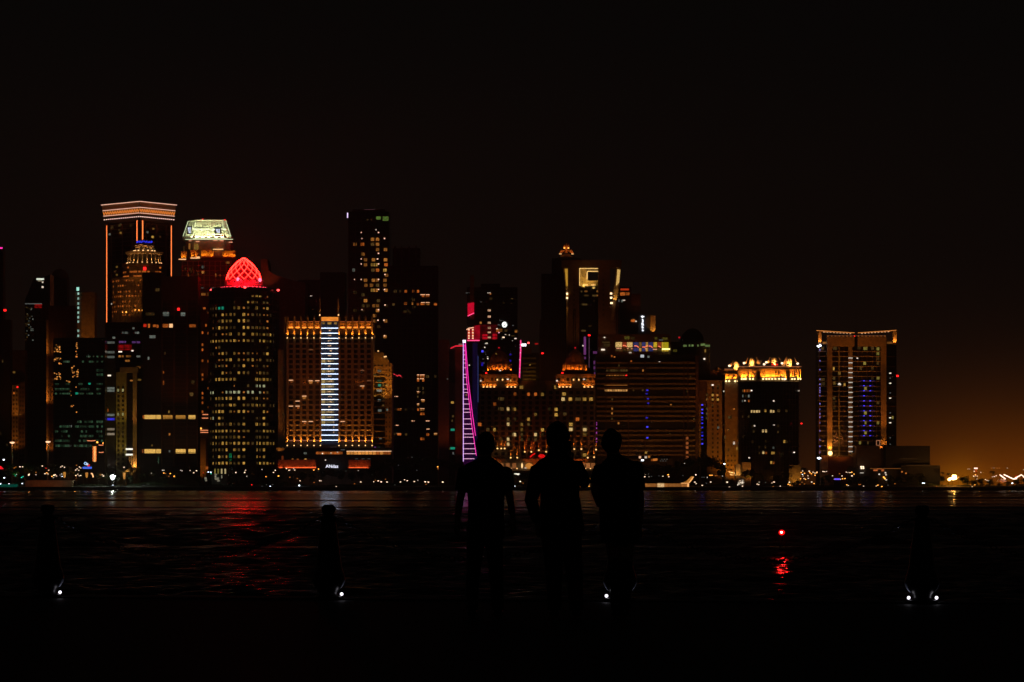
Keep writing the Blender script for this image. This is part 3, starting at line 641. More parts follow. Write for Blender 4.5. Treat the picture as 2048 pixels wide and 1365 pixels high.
wall(b, 393, 412, 877, Y - 26, 20, tan, 'annexe'); flood(403, 945, Y, 40, 403, 900, 2600, SOD, 90)
relief(b, 364, 468, 522, 575, Y, stone, 9.5, 11); flood(380, 575, Y, 26, 400, 540, 750, DEEP, 100)
flood(400, 500, Y, 12, 410, 492, 260, DEEP, 120); flood(408, 760, Y, 18, 406, 700, 1300, DEEP, 110)
# ---- cylindrical office with the red dome
Y = 1990; b = bld('round_office_tower', 'dark round tower of yellow windows crowned by a glowing red lattice dome', 415, 558, Y)
s_ = Y / F; r0 = 70 * s_; yc = Y + r0; cx0 = wx(487.5, yc)
def RZ(y): return wz(y, Y)
mb = MB(); mb.lathe(cx0, yc, [(r0, GZ), (r0, RZ(577)), (r0 - 1, RZ(574)), (r0 - 4, RZ(574))], 64); b.part('wall', mb, glass)
m2 = MB(); y = 581
while y < 950: m2.lathe(cx0, yc, [(r0 + .02, RZ(y + 3)), (r0 + .35, RZ(y + 3)), (r0 + .35, RZ(y)), (r0 + .02, RZ(y))], 64); y += 12.9
b.part('spandrels', m2, darkc, stuff=True)
m2 = MB()
for k in range(42):
    a = 2 * math.pi * k / 42; m2.fbox((cx0 + r0 * math.sin(a), yc - r0 * math.cos(a)), (math.cos(a), math.sin(a)), -.25, .25, 0, .6, GZ, RZ(580))
b.part('mullions', m2, darkc, stuff=True)
rows = [593.6, 605.3, 616, 629.5, 642, 655.4, 668.6, 682, 695, 707, 720, 732, 746, 759, 772, 785, 797, 810.7, 823.5, 836.8, 848.7, 862.9, 874.6, 887, 900, 914, 927]
cols = [425, 430.6, 437, 443.5, 450.8, 458.3, 466.9, 475.5, 483.9, 493.7, 502, 510.8, 518.3, 525.4, 532, 538.4, 543.8, 548.7]
pat = ['...........xxx.y..', '.......d..xxd.dd..', 'dddTT..xxyd.x.yx..', '.dd.xxxx.xydddyyd.', '.dddxxx.xxd.dd.y..', '.ydxxxdd.xxdxddyd.', '.dd.yyx.xx.xxdxdxd', 'xxxxxxxxyxxddxxdxd', '..yd..........yd..', 'dd.yxd.xyydyy.dx..',
       '...yyxxdxyxxyx.ddd', '..dydy.ddx.yd.dy..', 'd..xxyd.xxd.yxdd..', 'dxxxxxxx....xxxxd.', '.......y..d.ccc...', 'cc..yccccycc.cyd..', 'ddxxxxxdxx.dxdyy..', '..ddxdxx.xdxxxxxdd', '.xxxxxxyxxyd..xyd.', 'xc.xd....d..ddx...',
       '..dxddxddx..xdxd..', 'dxxxxxxxyxx.ddxxxx', 'ddxddxdxxy..dddd..', 'dxxdxxxxxxxdxxxxxx', '.ddxdx.xdx..xdx...', '.d.xdxgdxd..xyx...', 'dxxxxxxdxx..dxxxyx']
for y, row in zip(rows, pat):
    for x, ch in zip(cols, row):
        if ch == '.': continue
        if rnd() < .06: continue
        t = math.degrees(math.asin(max(-.97, min(.97, (x - 487) / 69.5)))); w_ = 1.75 if ch != 'y' else 1.3; h_ = (2.0 if ch != 'y' else 1.2) * (.85 + .25 * rnd())
        cyl(b, cx0, yc, r0, t, y, w_ * (.75 + .35 * rnd()), h_, {'x': W_Y, 'y': W_W, 'd': W_D, 'T': W_T, 'c': glow('straw light', (.70, .72, .40), .85, .4, .4, False), 'g': W_T}[ch], Y)
for y in (910, 918): cyl(b, cx0, yc, r0, -17, y, 1.6, 2.2, glow('green glow', (.01, .35, .08), .5), Y, 'lit_panel')
for x, y in ((503.5, 940), (456, 946)): pass
m2 = MB()
for k in range(34):                                             # battlemented parapet under the dome
    a = math.pi * 2 * k / 34; rr = 38 * s_; m2.fbox((cx0 + rr * math.sin(a), yc - rr * math.cos(a)), (math.cos(a), math.sin(a)), -.9, .9, 0, .6, RZ(567), RZ(559 - 3 * (k % 2)))
PARA = surf('parapet stone', (.5, .42, .38), .7)
b.part('battlements', m2, PARA, stuff=True)
mb = MB(); mb.lathe(cx0, yc, [(45 * s_, RZ(577)), (44 * s_, RZ(570)), (38 * s_, RZ(568)), (37.5 * s_, RZ(562)), (34 * s_, RZ(562)), (34 * s_, RZ(556))], 40); b.part('parapet_ring', mb, PARA)
dr = 35.5 * s_; zb0, zt0 = RZ(556), RZ(510)
def prof(t): return dr * (1 - t ** 1.75) ** 0.82 * (1 if t < 1 else 0), zb0 + (zt0 - zb0) * t
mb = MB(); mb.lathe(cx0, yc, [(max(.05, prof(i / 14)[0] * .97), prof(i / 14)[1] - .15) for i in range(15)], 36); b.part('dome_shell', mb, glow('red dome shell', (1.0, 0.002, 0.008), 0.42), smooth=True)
m2 = MB(); NR = 13
for sgn in (1, -1):
    for k in range(NR):
        pts = []
        for i in range(13):
            t = i / 12 * .985; r_, z = prof(t); a = 2 * math.pi * k / NR + sgn * t * 1.35; pts.append((cx0 + r_ * math.cos(a), yc + r_ * math.sin(a), z))
        m2.tube(pts, .15, 4)
b.part('dome_lattice', m2, glow('dome lattice', (1.0, 0.0075, 0.005), 38.0), stuff=True)
for k in range(16):
    a = R(180 + 180 * (k + .5) / 16); x, y = cx0 + 47 * s_ * math.cos(a), yc + 47 * s_ * math.sin(a)
    m2 = MB(); m2.ball(x, y - .6, RZ(572), .4, 1.2, .8, 6, 4); b.part('floodlight', m2, glow('dome flood', (1, .06, .10), 4))
for x in (460, 474, 488, 502, 516): spot((wx(x, Y), yc - 58 * s_, RZ(571.5)), (wx(x, Y), yc - 36 * s_, RZ(563)), 9000, (1, .003, .010), 130, .4)
for x, y in ((473, 557), (517, 558)): m2 = MB(); m2.ball(wx(x, Y), yc - 37 * s_, RZ(y), 1.2, 1, 1.2, 6, 4); b.part('floodlight', m2, glow('pink flood', (1, .16, .30), 2.6))
for x, y in ((418.5, 577.5), (490, 575), (553, 578)): m2 = MB(); m2.ball(wx(x, Y), (Y - .3 if 440 < x < 520 else yc - 10), RZ(y), .95, 1.1, .8, 8, 5); b.part('warning_light', m2, glow('bright red lamp', (1, .06, .06), 5))
# building with lit sloping roof behind
Y = 2300; b = bld('building', 'rust-lit block with a sloping roof behind the red dome', 520, 600, Y)
mb = MB(); P_ = lambda x, y: (wx(x, Y), wz(y, Y))
mb.prism([P_(515, 970), P_(610, 970), P_(610, 566), P_(590, 562), P_(555, 552), P_(537, 543), P_(534.5, 518), P_(522, 518), P_(522, 545), P_(515, 560)], Y, Y + 30); b.part('wall', mb, bronze)
flood(540, 575, Y, 20, 532, 535, 5200, (1, .12, .03), 80)
Y = 2350; b = bld('residential_tower', 'nearly black tower behind the pilastered hotel, one white light', 596, 690, Y)
wall(b, 596, 640, 560, Y, 24, darkc); wall(b, 640, 690, 545, Y + 5, 22, darkc, 'rear_wall'); relief(b, 596, 640, 566, 950, Y, darkc, 9, 9)
b.wc(622.6, 593, 3, 2.5, Y, L_P, 'lamp')
for x, y in ((588, 620), (563, 614), (562, 640), (561, 634), (570, 618)): b.wc(x + 37, y, 4, 2, Y, W_D)
# ---- hotel with pilasters and white ladder of light
Y = 1980; b = bld('hotel', 'broad hotel of uplit pilasters with a white ladder of light down its centre', 555, 783, Y)
wall(b, 570, 745.5, 645, Y + 1.0, 40, stone, ybot=None)
wall(b, 556, 570, 700, Y + 7, 30, stone, 'side_wing')
PX = [575, 588.5, 602, 615, 628.3, 641] + [678.3, 692, 705, 718, 731, 744.5]
WX = [582, 595.3, 608.5, 621.7, 634.7] + [685.2, 698.5, 711.5, 724.5, 737.8]
LY = [656.7 + 10.19 * i for i in range(23)]
# glazing with one pane per bay, behind a grid of spandrels
for x in WX:
    for i in range(2, 23): b.wc(x, LY[i] - 4.4, 7.4, 6.6, Y + 1.0, glass, 'pane', d=.25, out=.05)
for i in range(2, 22):
    for a, c_ in ((576, 640), (679.5, 743.5)):
        m2 = MB(); m2.pb(a, c_, LY[i] - .9, LY[i] + 1.9, Y + .3, .7); b.part('spandrel', m2, stone)
for x in PX:
    m2 = MB(); m2.pb(x - 1.7, x + 1.7, 634, 893, Y - .5, 1.6); m2.pb(x - 1.2, x + 1.2, 631.5, 634, Y - .3, 1.2); b.part('pilaster', m2, stone)
    for yb, p, tg in ((891.5, 1400, 868), (676.5, 700, 660)):
        spot((wx(x, Y), Y - 1.55, wz(yb - 2.0, Y)), (wx(x, Y), Y - .3, wz(tg, Y)), p * (5.5 if yb > 800 else 7.0), (1, .30, .03) if yb > 800 else (1, .27, .02), 46, .12)
        m2 = MB(); m2.ball(wx(x, Y), Y - 1.7, wz(yb, Y), .38, 1.1, 1.0, 8, 5); b.part('uplight', m2, glow('pilaster uplight', (1.0, .55, .22), 2.4))
for x in (568.5, 571): m2 = MB(); m2.pb(x - 1, x + 1, 634 if x < 570 else 633, 893, Y + (4 if x < 570 else 1), 1.4); b.part('pilaster', m2, stone)
spot((wx(569, Y), Y - .5, wz(892, Y)), (wx(569, Y), Y + 2, wz(850, Y)), 900, SOD, 70, .2); spot((wx(569, Y), Y - .5, wz(677, Y)), (wx(569, Y), Y + 2, wz(650, Y)), 700, SOD, 70, .2)
for i in range(len(PX) - 1):
    if i == 5: continue
    a, c_ = PX[i] + 1.9, PX[i + 1] - 1.9
    m2 = MB(); m2.pb(a, c_, 645, 657.5, Y + .4, .6); b.part('frieze_panel', m2, tan)
    m2 = MB(); m2.pb(a + .4, c_ - .4, 654, 656.6, Y + .1, .25); b.part('light_strip', m2, glow('frieze light', (1.0, .27, .03), 2.6, .2, .3))
    m2 = MB(); m2.pb(a, c_, 643.2, 644.1, Y + .2, .5); b.part('light_strip', m2, glow('frieze line', (1.0, .22, .05), .55))
    spot((wx((a + c_) / 2, Y), Y - .8, wz(657, Y)), (wx((a + c_) / 2, Y), Y + .4, wz(649, Y)), 420, (1, .22, .015), 120, .3)
m2 = MB(); m2.pb(642.8, 676.6, 640, 889, Y + .6, .35); b.part('central_glass', m2, glow('blue lit glass', (.018, .030, .060), .42, 0, .5, False, 9))
for i in range(23):
    m2 = MB(); m2.pb(642.8, 676.4, LY[i] - .28, LY[i] + .28, Y - .1, .5); b.part('light_strip', m2, LINE)
    ym = LY[i] + 5
    if i < 21:
        k = (2 if i > 17 else 5)
        for j in range(k): b.wc(656 + 7 * rnd() if i < 18 else 667.5, ym - 1.6 + 2 * rnd(), 1.8, 1.3, Y + .5, glow('chandelier', (1, .55, .28), 1.0, .5), 'chandelier')
    if i in (6, 8, 10, 11, 12, 14, 16, 17, 18): b.win(643.3, 650.5, ym - 3.3, ym + 3, Y + .5, glow('lobby glow', (.70, .48, .16), .85, .4, .5, False)); b.win(652, 668, ym - 3.2, ym + 1.8, Y + .55, glow('lobby dim', (.34, .24, .09), .8, .4, .6, False))
b.win(643, 676.5, 634.5, 642.5, Y + .2, glow('roof sign panel', (1.0, .30, .035), 1.25, 0, .35, True, 3), 'lit_panel')
for x, w_ in ((647, 5), (659, 8), (671, 5)): b.wc(x, 647, w_, 4, Y + .5, W_Y)
for x in (639.5, 676.8):
    m2 = MB(); m2.pb(x - 1.4, x + 1.4, 598, 634, Y + 2, 1.2); b.part('roof_pylon', m2, stone)
    m2 = MB(); m2.ball(wx(x, Y), Y + .8, wz(630.5, Y), .5, 1, 1, 6, 4); b.part('uplight', m2, MATS['pilaster uplight'])
    spot((wx(x, Y), Y + .6, wz(628, Y)), (wx(x, Y), Y + 2.0, wz(612, Y)), 500, SOD, 70, .2)
for x, y, k in ((582, 761, 1), (621.5, 762, 2), (634.5, 762, 1), (608.5, 792.6, 2), (595.2, 802.7, 0), (582, 812.8, 0), (595.2, 812.8, 1), (608.5, 843.5, 1), (621.5, 843.5, 0), (685.2, 843.5, 1), (724.5, 772.5, 1), (724.5, 741.5, -1), (737.8, 762, -1), (622, 700, -1), (582, 650, -2)):
    if k == -2: continue
    b.wc(x, y, 8.4, 1.2, Y + .3, glow('ceiling light', (1.0, .50, .25), 1.5) if k >= 0 else glow('faint ceiling light', (.7, .25, .1), .35), 'window')
    if k > 0: b.wc(x + (0 if k > 1 else 1), y + 3.6, 7 if k > 1 else 4, 5.4 if k > 1 else 2.6, Y + .7, W_W if k > 1 else W_O)
for x0, x1 in ((577, 640), (680, 743)): b.win(x0, x1, 881, 882, Y + .1, glow('floor line', (.8, .25, .14), .6), 'light_strip')
for x, w_ in ((606.5, .01), (593, 1.5), (584, 1.5), (622, 1.8)):
    if w_ > 1: b.wc(x, 899, 2, 1.2, Y - 6, L_P, 'lamp')
flood(605, 900, Y, 34, 607, 790, 9500, (1, .20, .015), 90); flood(712, 900, Y, 34, 712, 790, 9500, (1, .20, .015), 90)
flood(605, 760, Y, 40, 607, 700, 3000, (1, .16, .012), 90); flood(712, 760, Y, 40, 712, 700, 3000, (1, .16, .012), 90)
flood(562, 905, Y, 14, 563, 860, 2600, SOD, 90)
for x, y in ((558, 829), (567, 828), (566, 830), (562, 740)): b.wc(x, y, 2.5, 4, Y + 7, W_D)
# podium
wall(b, 552, 783, 896, Y - 10, 10, darkc, 'podium', 940); wall(b, 556, 632, 920, Y - 14, 4, tan, 'terrace_wall', 937); wall(b, 697, 741, 920, Y - 14, 4, tan, 'terrace_wall', 937)
POD = glow('podium restaurant', (1.0, .38, .07), 1.15, .3, .5, True, 3); POD2 = glow('podium restaurant dim', (.85, .20, .03), .7, .5, .6, True, 3)
for i in range(12): b.win(693.5 + 7.4 * i, 700 + 7.4 * i, 903.2, 909.4, Y - 10, POD if i < 8 or i == 9 else POD2)
for i in range(9): b.win(632 + 6 * i, 637.2 + 6 * i, 904, 909, Y - 10, POD2)
b.win(693, 783, 902.4, 903.4, Y - 10.3, glow('pale gold line', (1.0, .6, .35), 1.5), 'light_strip')
for x, y in ((647, 906), (645, 907.5), (662, 906.5), (675, 905), (677, 907)): b.wc(x, y, 2.5, 2, Y - 10, L_P, 'lamp')
b.wc(610.5, 907, 6, 4, Y - 10, W_C); b.wc(685.5, 900, 8, 1.4, Y - 10.2, L_G, 'light_strip')
REDL = glow('red orange strip', (1.0, .13, .03), 1.6)
b.win(570, 632, 934.8, 936.4, Y - 14.6, REDL, 'light_strip'); b.win(697.5, 738, 935, 936.3, Y - 14.6, REDL, 'light_strip'); b.wc(562, 935.5, 6, 1.6, Y - 14.5, REDL, 'light_strip')
for x in (562, 580, 598, 616, 628, 704, 720, 733): spot((wx(x, Y), Y - 17, wz(937, Y)), (wx(x, Y), Y - 14, wz(926, Y)), 260, (1, .09, .015), 120, .3)
for x, y, h_, m_ in ((585, 918.5, 1.6, W_W), (584.5, 922.5, 4, W_W), (597, 923, 4, L_P), (595.5, 919.5, 4, W_O), (611, 918.5, 1.6, W_Y), (610.5, 922, 5, W_W), (651, 920.6, 1.6, L_P), (739, 922, 2.4, L_P)): b.wc(x, y, 4 if m_ is not L_P else 2.4, h_, Y - 10, m_)
for x in (713, 726, 738): b.wc(x, 918, 6, .9, Y - 10, L_G, 'light_strip')
b.win(563, 567, 912, 930, Y - 10, glow('brick glow', (.30, .05, .01), .4), 'lit_panel')
c_ = bpy.data.curves.new('sign_text', 'FONT'); c_.body = 'ANdaz'; c_.size = 3.1; c_.extrude = .12; c_.offset = .05; c_.align_x = 'CENTER'; c_.materials.append(glow('sign letters', (.85, .85, 1.0), 1.4))
o = bpy.data.objects.new('sign_letters', c_); COL.objects.link(o); o.parent = b.o; o.rotation_euler = (R(90), 0, 0)
o.location = (wx(664, Y - 16) - b.loc[0], Y - 16 - b.loc[1], wz(936, Y - 16) - b.loc[2]); text_to_mesh(o)
# ---- orange stepped apartment block
Y = 2000; b = bld('apartment_block', 'orange-lit apartment block with a stepped top and balconies beside the hotel', 746, 784, Y)
P_ = lambda x, y: (wx(x, Y), wz(y, Y))
mb = MB(); arc = [P_(767.5 + 10.5 * math.sin(R(a)), 727 - 12.5 * math.cos(R(a))) for a in range(0, 91, 15)]
mb.prism([P_(746.5, 972), P_(784, 972), P_(784, 727), P_(778, 727)] + arc[::-1][1:] + [P_(767.5, 705.5), P_(747.5, 705.5), P_(746.5, 700)], Y, Y + 26); b.part('wall', mb, tan)
m2 = MB(); m2.pb(747.7, 770, 750, 906, Y - .08, .5); b.part('recessed_bay', m2, glass)
for i in range(13): m2 = MB(); m2.pb(747, 770, 752 + 12.2 * i, 754.6 + 12.2 * i, Y - 1.6, 1.6); b.part('balcony', m2, stone)
darkwins(b, (772.5, 779.5), [732 + 9.4 * i for i in range(19)], 2.4, 3.6, Y); darkwins(b, (750, 757, 764), (731.5,), 5, 3, Y)
for x, y, w_, m_ in ((750, 752, 6, W_G), (758.5, 742.5, 7, W_C), (759, 762.5, 8, W_G), (759, 771, 6, W_T), (758.5, 781.5, 10, W_C), (749.5, 791, 5, W_Y), (758.5, 801.5, 6, W_C), (766.5, 811.5, 4, W_D), (759.5, 821.5, 7, W_C), (761, 876.5, 5, W_C), (774, 771, 3, W_Y), (774.5, 820, 3, W_C), (758, 896, 6, W_G), (749, 896, 6, W_V), (767, 771, 3, W_Y), (768, 802, 3, W_D), (780, 876, 3, W_D)):
    b.wc(x, y, w_, 4.6, Y, m_)
for x, y in ((756.5, 702.5), (769, 714), (772, 713.5)): b.wc(x, y, 2.6, 2.4, Y - .3, glow('amber lamp', (1, .55, .2), 1.6), 'lamp')
flood(774, 905, Y, 20, 776, 800, 8500, (1, .26, .02), 110); flood(770, 790, Y, 20, 770, 735, 14000, (1, .32, .03), 110); spot((wx(745, Y), Y - 2, wz(893, Y)), (wx(747.5, Y), Y, wz(840, Y)), 1600, GOLD, 60, .3)
# ---- dark tower with warm windows behind
Y = 2300; b = bld('residential_tower', 'tallest black tower behind the hotel with scattered warm windows', 695, 779, Y)
wall(b, 697, 778, 424, Y, 40, glass); wall(b, 705, 770, 418.5, Y + 5, 30, darkc, 'plant_room', 426)
relief(b, 697, 778, 432, 950, Y, darkc, 10.2, 13.5)
b.win(694.2, 696, 426, 436, Y - .3, glow('violet white lamp', (.8, .62, 1.0), 2.0), 'lamp'); b.win(728, 750, 419.2, 420, Y + 5, glow('faint pink line', (.25, .1, .13), .3), 'light_strip')
b.win(752.5, 761.5, 433, 439.5, Y, glow('olive window', (.16, .30, .05), .7, .2, .5, False)); b.win(764.5, 777, 433, 442, Y, MATS['olive window'])
b.wc(735, 440, 3, 3, Y, W_D); b.wc(743, 440, 3, 3, Y, W_D); b.wc(751.4, 460, 2.4, 2.4, Y, L_P, 'lamp')
T = """467:723s 757s;479:724s 745w 755w 769s;489:710w 725o 745d 755w;499.6:755w 771w;508.8:726w 757s;520:723s 731w 747w 755s 771w;530:723s 731w 745y 752y 757s 772o;540.7:708c 746d 755o 770y;551:770s 773w;561:710s 723s 731w 747w 754w 757s 770w;571:732w 743w 755d 770w;581:745y 752w 757s 769s 772w;590:726d;601.8:731w 757d;612:726d 736d 748w 755w 770s 773d;621.5:710d 724s 726d 755w 757s;632:749w;642.4:749w 756s 771w 768s;673.6:748w 770w 769s;654:730d 757d;585:710d"""
for ln in T.split(';'):
    y, rest = ln.strip().split(':')
    for tkn in rest.split():
        x = float(tkn[:-1]); k = tkn[-1]
        b.wc(x, float(y) - (1.6 if k == 's' else 0), {'s': 2.6}.get(k, 6.8), {'s': 2.2}.get(k, 6.2), Y - (.2 if k == 's' else 0), {'s': glow('ceiling spot', (1, .55, .36), 1.6), 'w': W_W, 'o': W_O, 'd': W_D, 'y': W_Y, 'c': W_C}[k])
# ---- very dark stepped tower
Y = 2180; b = bld('office_tower', 'almost invisible dark stepped tower with small amber windows right of the hotel', 778, 877, Y)
wall(b, 785, 840, 497, Y + 4, 30, glass, 'rear_wall'); wall(b, 779, 876, 532, Y, 30, glass); relief(b, 779, 876, 536, 950, Y, darkc, 10, 12)
m2 = MB()
for x in (790, 803, 818, 832): m2.pb(x - 1.5, x + 1.5, 492, 535, Y + 3.4, .8)
b.part('roof_fins', m2, darkc, stuff=True)
for x, y, w_, m_ in ((811.5, 583, 5, W_O), (826.5, 583, 4, W_O), (836.5, 583, 5, W_O), (789, 584, 3, W_D), (792, 583, 3, W_D), (800.5, 583, 3, W_D), (846, 592, 5, W_O), (852, 592, 4, W_O), (857, 592, 4, W_O), (811, 607.5, 6, W_O), (825.5, 607.5, 4, W_W), (836.5, 608.5, 6, W_O), (845, 608, 8, W_O), (853, 608, 4, W_W), (857, 608, 4, W_W), (871, 608.5, 6, W_O), (787, 609, 5, W_D), (810, 624, 7, W_D),
                     (817, 622, 3, W_D), (824, 597, 4, W_D), (827, 600, 5, W_D), (828, 615, 6, W_D), (820, 626, 4, W_D), (836.5, 753, 4, W_O), (841.7, 753, 3, W_O), (847, 753, 4, W_O), (852.3, 753.5, 3, W_D), (856.5, 753.5, 3, W_D), (870.5, 753.5, 5, W_D), (836.5, 761, 5, W_O), (846.5, 761, 4, W_O), (836.5, 777, 3, W_D), (846.3, 777, 3, W_D), (836.5, 785.5, 5, W_W), (846.5, 786, 4, W_D),
                     (835.5, 794.5, 3, W_D), (846, 802, 6, W_W), (836.7, 810, 5, W_W), (836.5, 819.5, 4, W_O), (842.5, 819.5, 4, W_W), (847, 819, 3, W_W), (842.5, 828, 4, W_O), (847, 828, 4, W_O), (855.5, 869.5, 6, W_O), (871.5, 868, 7, W_W), (842.6, 878, 4, W_O), (847, 878, 4, W_O), (791.5, 819, 5, W_D), (797, 819, 4, W_O), (801.5, 819, 4, W_O), (785, 819, 2, W_W), (811.5, 819, 3, W_D), (826.5, 819, 3, W_D),
                     (789, 868, 3, W_D), (798.5, 868.5, 8, W_O), (812.5, 869, 5, W_D)): b.wc(x, y, w_, 5.2, Y, m_)
for x0, x1, y in ((841, 859, 589.8), (842, 859, 605.6), (834, 849, 750.2), (834, 848, 758), (834, 840, 783.8), (842, 849, 800), (834, 840, 808.3), (840, 849, 817.3), (823, 829, 842.3), (850.5, 859, 842.3), (853, 859, 858.7), (868, 875.5, 867.2), (789, 796, 793.5), (790, 797, 851), (801.5, 804, 817.3), (793, 802, 866.8)):
    b.win(x0, x1, y - .6, y + .6, Y - .2, MATS['ceiling light'], 'window')
RSC = glow('red scribble', (1., .04, .06), 1.4)
m2 = MB(); m2.tube([P_2 for P_2 in [(wx(x, Y), Y - .5, wz(y, Y)) for x, y in ((787, 748.5), (791, 750), (795, 753), (798, 750.5), (802, 753), (804, 756))]], .3, 5); b.part('red_sign', m2, RSC)
# ---- brown and glass slab tower left of the ladder
Y = 2130; b = bld('office_tower', 'dull brown slab tower with a glass slot and red canopy light', 877, 927, Y)
wall(b, 877, 898, 680, Y, 20, bronze, 'left_slab'); wall(b, 898, 911, 700, Y + 2, 18, glass); wall(b, 910.5, 927, 697, Y + .5, 20, bronze, 'right_slab')
m2 = MB(); m2.prism([(wx(901, Y), wz(696.5, Y)), (wx(911, Y), wz(691.5, Y)), (wx(926, Y), wz(691, Y)), (wx(926, Y), wz(693.5, Y)), (wx(911, Y), wz(694, Y)), (wx(901.5, Y), wz(698.5, Y))], Y - 2, Y); b.part('canopy', m2, glow('red canopy light', (1.0, .02, .045), 1.0))
b.win(917, 926, 688, 690.5, Y - 2, glow('pink beige line', (.5, .22, .18), .5), 'light_strip')
for x, y, w_, m_ in ((904.8, 805.5, 6, W_Y), (906, 833, 4, W_D), (905.3, 860, 8, W_T), (905.3, 897, 9, W_T), (906.5, 907, 3, L_G), (904.5, 842, 3, W_D), (899, 898, 3, W_D)): b.wc(x, y, w_, 4.6, Y + 2, m_)
relief(b, 877, 898, 690, 910, Y, bronze, 10); flood(887, 905, Y, 24, 887, 800, 3600, DEEP, 110); flood(917, 900, Y, 14, 918, 820, 2600, (1, .14, .02), 110); flood(925, 920, Y, 6, 924, 850, 700, (1, .02, .02), 110); flood(918, 740, Y, 10, 918, 715, 500, (1, .05, .02), 110)
# ---- tower with the pink ladder
Y = 2080; b = bld('office_tower', 'dark tower edged by a pink ladder of light, red crown and round sign', 925, 1045, Y)
P_ = lambda x, y: (wx(x, Y), wz(y, Y))
mb = MB(); mb.prism([P_(929, 972), P_(1043, 972), P_(1041, 760), P_(1042, 682), P_(929, 683)], Y, Y + 34); b.part('wall', mb, glass)
wall(b, 934, 1035, 575, Y + 3, 28, glass, 'upper_wall', 684); wall(b, 940, 948, 551, Y + 2, 6, bronze, 'fin', 640); wall(b, 962, 1000, 568, Y + 8, 20, darkc, 'plant_room', 576)
relief(b, 936, 1034, 580, 680, Y + 3, darkc, 6.2, 14, 1, 1.2); relief(b, 960, 1038, 690, 960, Y, darkc, 8.5, 13)
m2 = MB(); m2.prism([P_(935.3, 607), P_(948, 605), P_(948, 627), P_(935.3, 633)], Y + .6, Y + 2.6); b.part('red_screen', m2, glow('red screen', (.85, .004, .035), .85, 0, .25, True, 3))
m2 = MB(); m2.tube([(wx(935.5, Y), Y + .4, wz(632.5, Y)), (wx(948, Y), Y + .4, wz(626.5, Y))], .33, 5); b.part('light_strip', m2, glow('hot pink line', (1, .06, .2), 2.2))
m2 = MB(); m2.prism([P_(933.5, 683), P_(960, 681.3), P_(960, 650), P_(948, 652), P_(947.5, 655), P_(935, 660)], Y + .6, Y + 2.8); b.part('red_base', m2, glow('red base', (.62, .003, .02), .62, 0, .5, True, 3))
b.win(960.5, 995, 650, 680, Y + 2.9, glow('dim red facade', (.16, .003, .006), .55, 0, .8, False, 4), 'red_facade'); b.win(985, 994, 668, 679, Y + 2.7, glow('red window block', (.75, .005, .02), .75, 0, .3, False), 'red_facade'); b.win(964, 975, 669, 679, Y + 2.7, MATS['red window block'], 'red_facade')
for x in (937.8, 945.6):
    m2 = MB(); m2.pb(x - 1.1, x + 1.1, 658, 678, Y + .2, .4); b.part('lit_column', m2, glow('coral column', (1., .2, .06), 1.3, 0, .4))
    for y in (660, 666, 672, 677): b.wc(x, y, 3, 2.2, Y + .1, glow('peach lamp', (1, .6, .4), 1.6), 'lamp')
m2 = MB(); m2.tube([(wx(933, Y), Y, wz(660, Y)), (wx(938, Y), Y, wz(657, Y)), (wx(947.5, Y), Y, wz(655.5, Y))], .35, 5); b.part('light_strip', m2, glow('salmon line', (1, .5, .3), 1.5))
b.win(935, 959, 680.5, 682.3, Y - .1, MATS['hot pink line'], 'light_strip')
for y in (621.3, 633.7, 646, 656, 665.7, 674.9): b.wc(978.5, y, 5.5, 4, Y + 2.6, glow('cream window', (.9, .5, .28), 1.0, .3), 'window')
for x, y, w_, h_, m_ in ((962, 646.3, 5, 5, W_W), (978, 586.5, 6, 1.6, L_P), (981, 588.5, 2.5, 2, L_D), (981.5, 598, 6, 5, W_D), (935.5, 586.3, 8, 1.2, L_G), (962, 604.5, 4, 1, L_G), (1007, 606, 4, 2.5, W_D), (1023, 607.5, 4, 2, W_D), (1024, 598, 4, 2, W_D), (1002, 642, 6, 1.6, L_G), (997.5, 650, 4, 1.8, L_G), (1026, 651.4, 3, 1.5, L_G),
                         (995, 661.5, 7, 5, W_O), (1001.7, 661, 6, 6, W_W), (1012, 661.5, 6, 4, W_D), (1032, 662.8, 5, 5, W_W), (994, 658, 3, 1.8, L_P), (998, 665.7, 3, 1.8, glow('pink lamp', (1, .4, .5), 1.3)), (1011, 669.5, 3, 1.4, L_P), (1015, 671, 6, 3, W_D), (1019, 670.5, 3, 1.8, L_P), (1026, 672, 8, 2, W_D), (1006.7, 675, 4.6, 2.6, L_W), (1031, 677.5, 4.5, 1.8, L_P), (1004, 678.8, 4, 1.4, L_G), (1025, 682.5, 2.4, 1.6, L_P)):
    b.wc(x, y, w_, h_, Y + 2.7, m_)
m2 = MB(); k = 28
m2.prism([(wx(1009, Y) + 1.85 * math.cos(2 * math.pi * i / k), wz(649.4, Y) + 2.05 * math.sin(2 * math.pi * i / k)) for i in range(k)], Y + 1.6, Y + 2.4); sg = b.part('round_sign', m2, glow('sign disc', (.9, 1., .92), 2.2))
m2 = MB(); m2.prism([P_(1007.3, 651.5), P_(1009.3, 648.8), P_(1013.5, 645.6), P_(1014, 646.6), P_(1010.9, 648.9), P_(1010.3, 651), P_(1008.6, 652.3)], Y + 1.3, Y + 1.58); b.part('sign_emblem', m2, surf('dark green', (.004, .02, .01), .5), parent=sg)
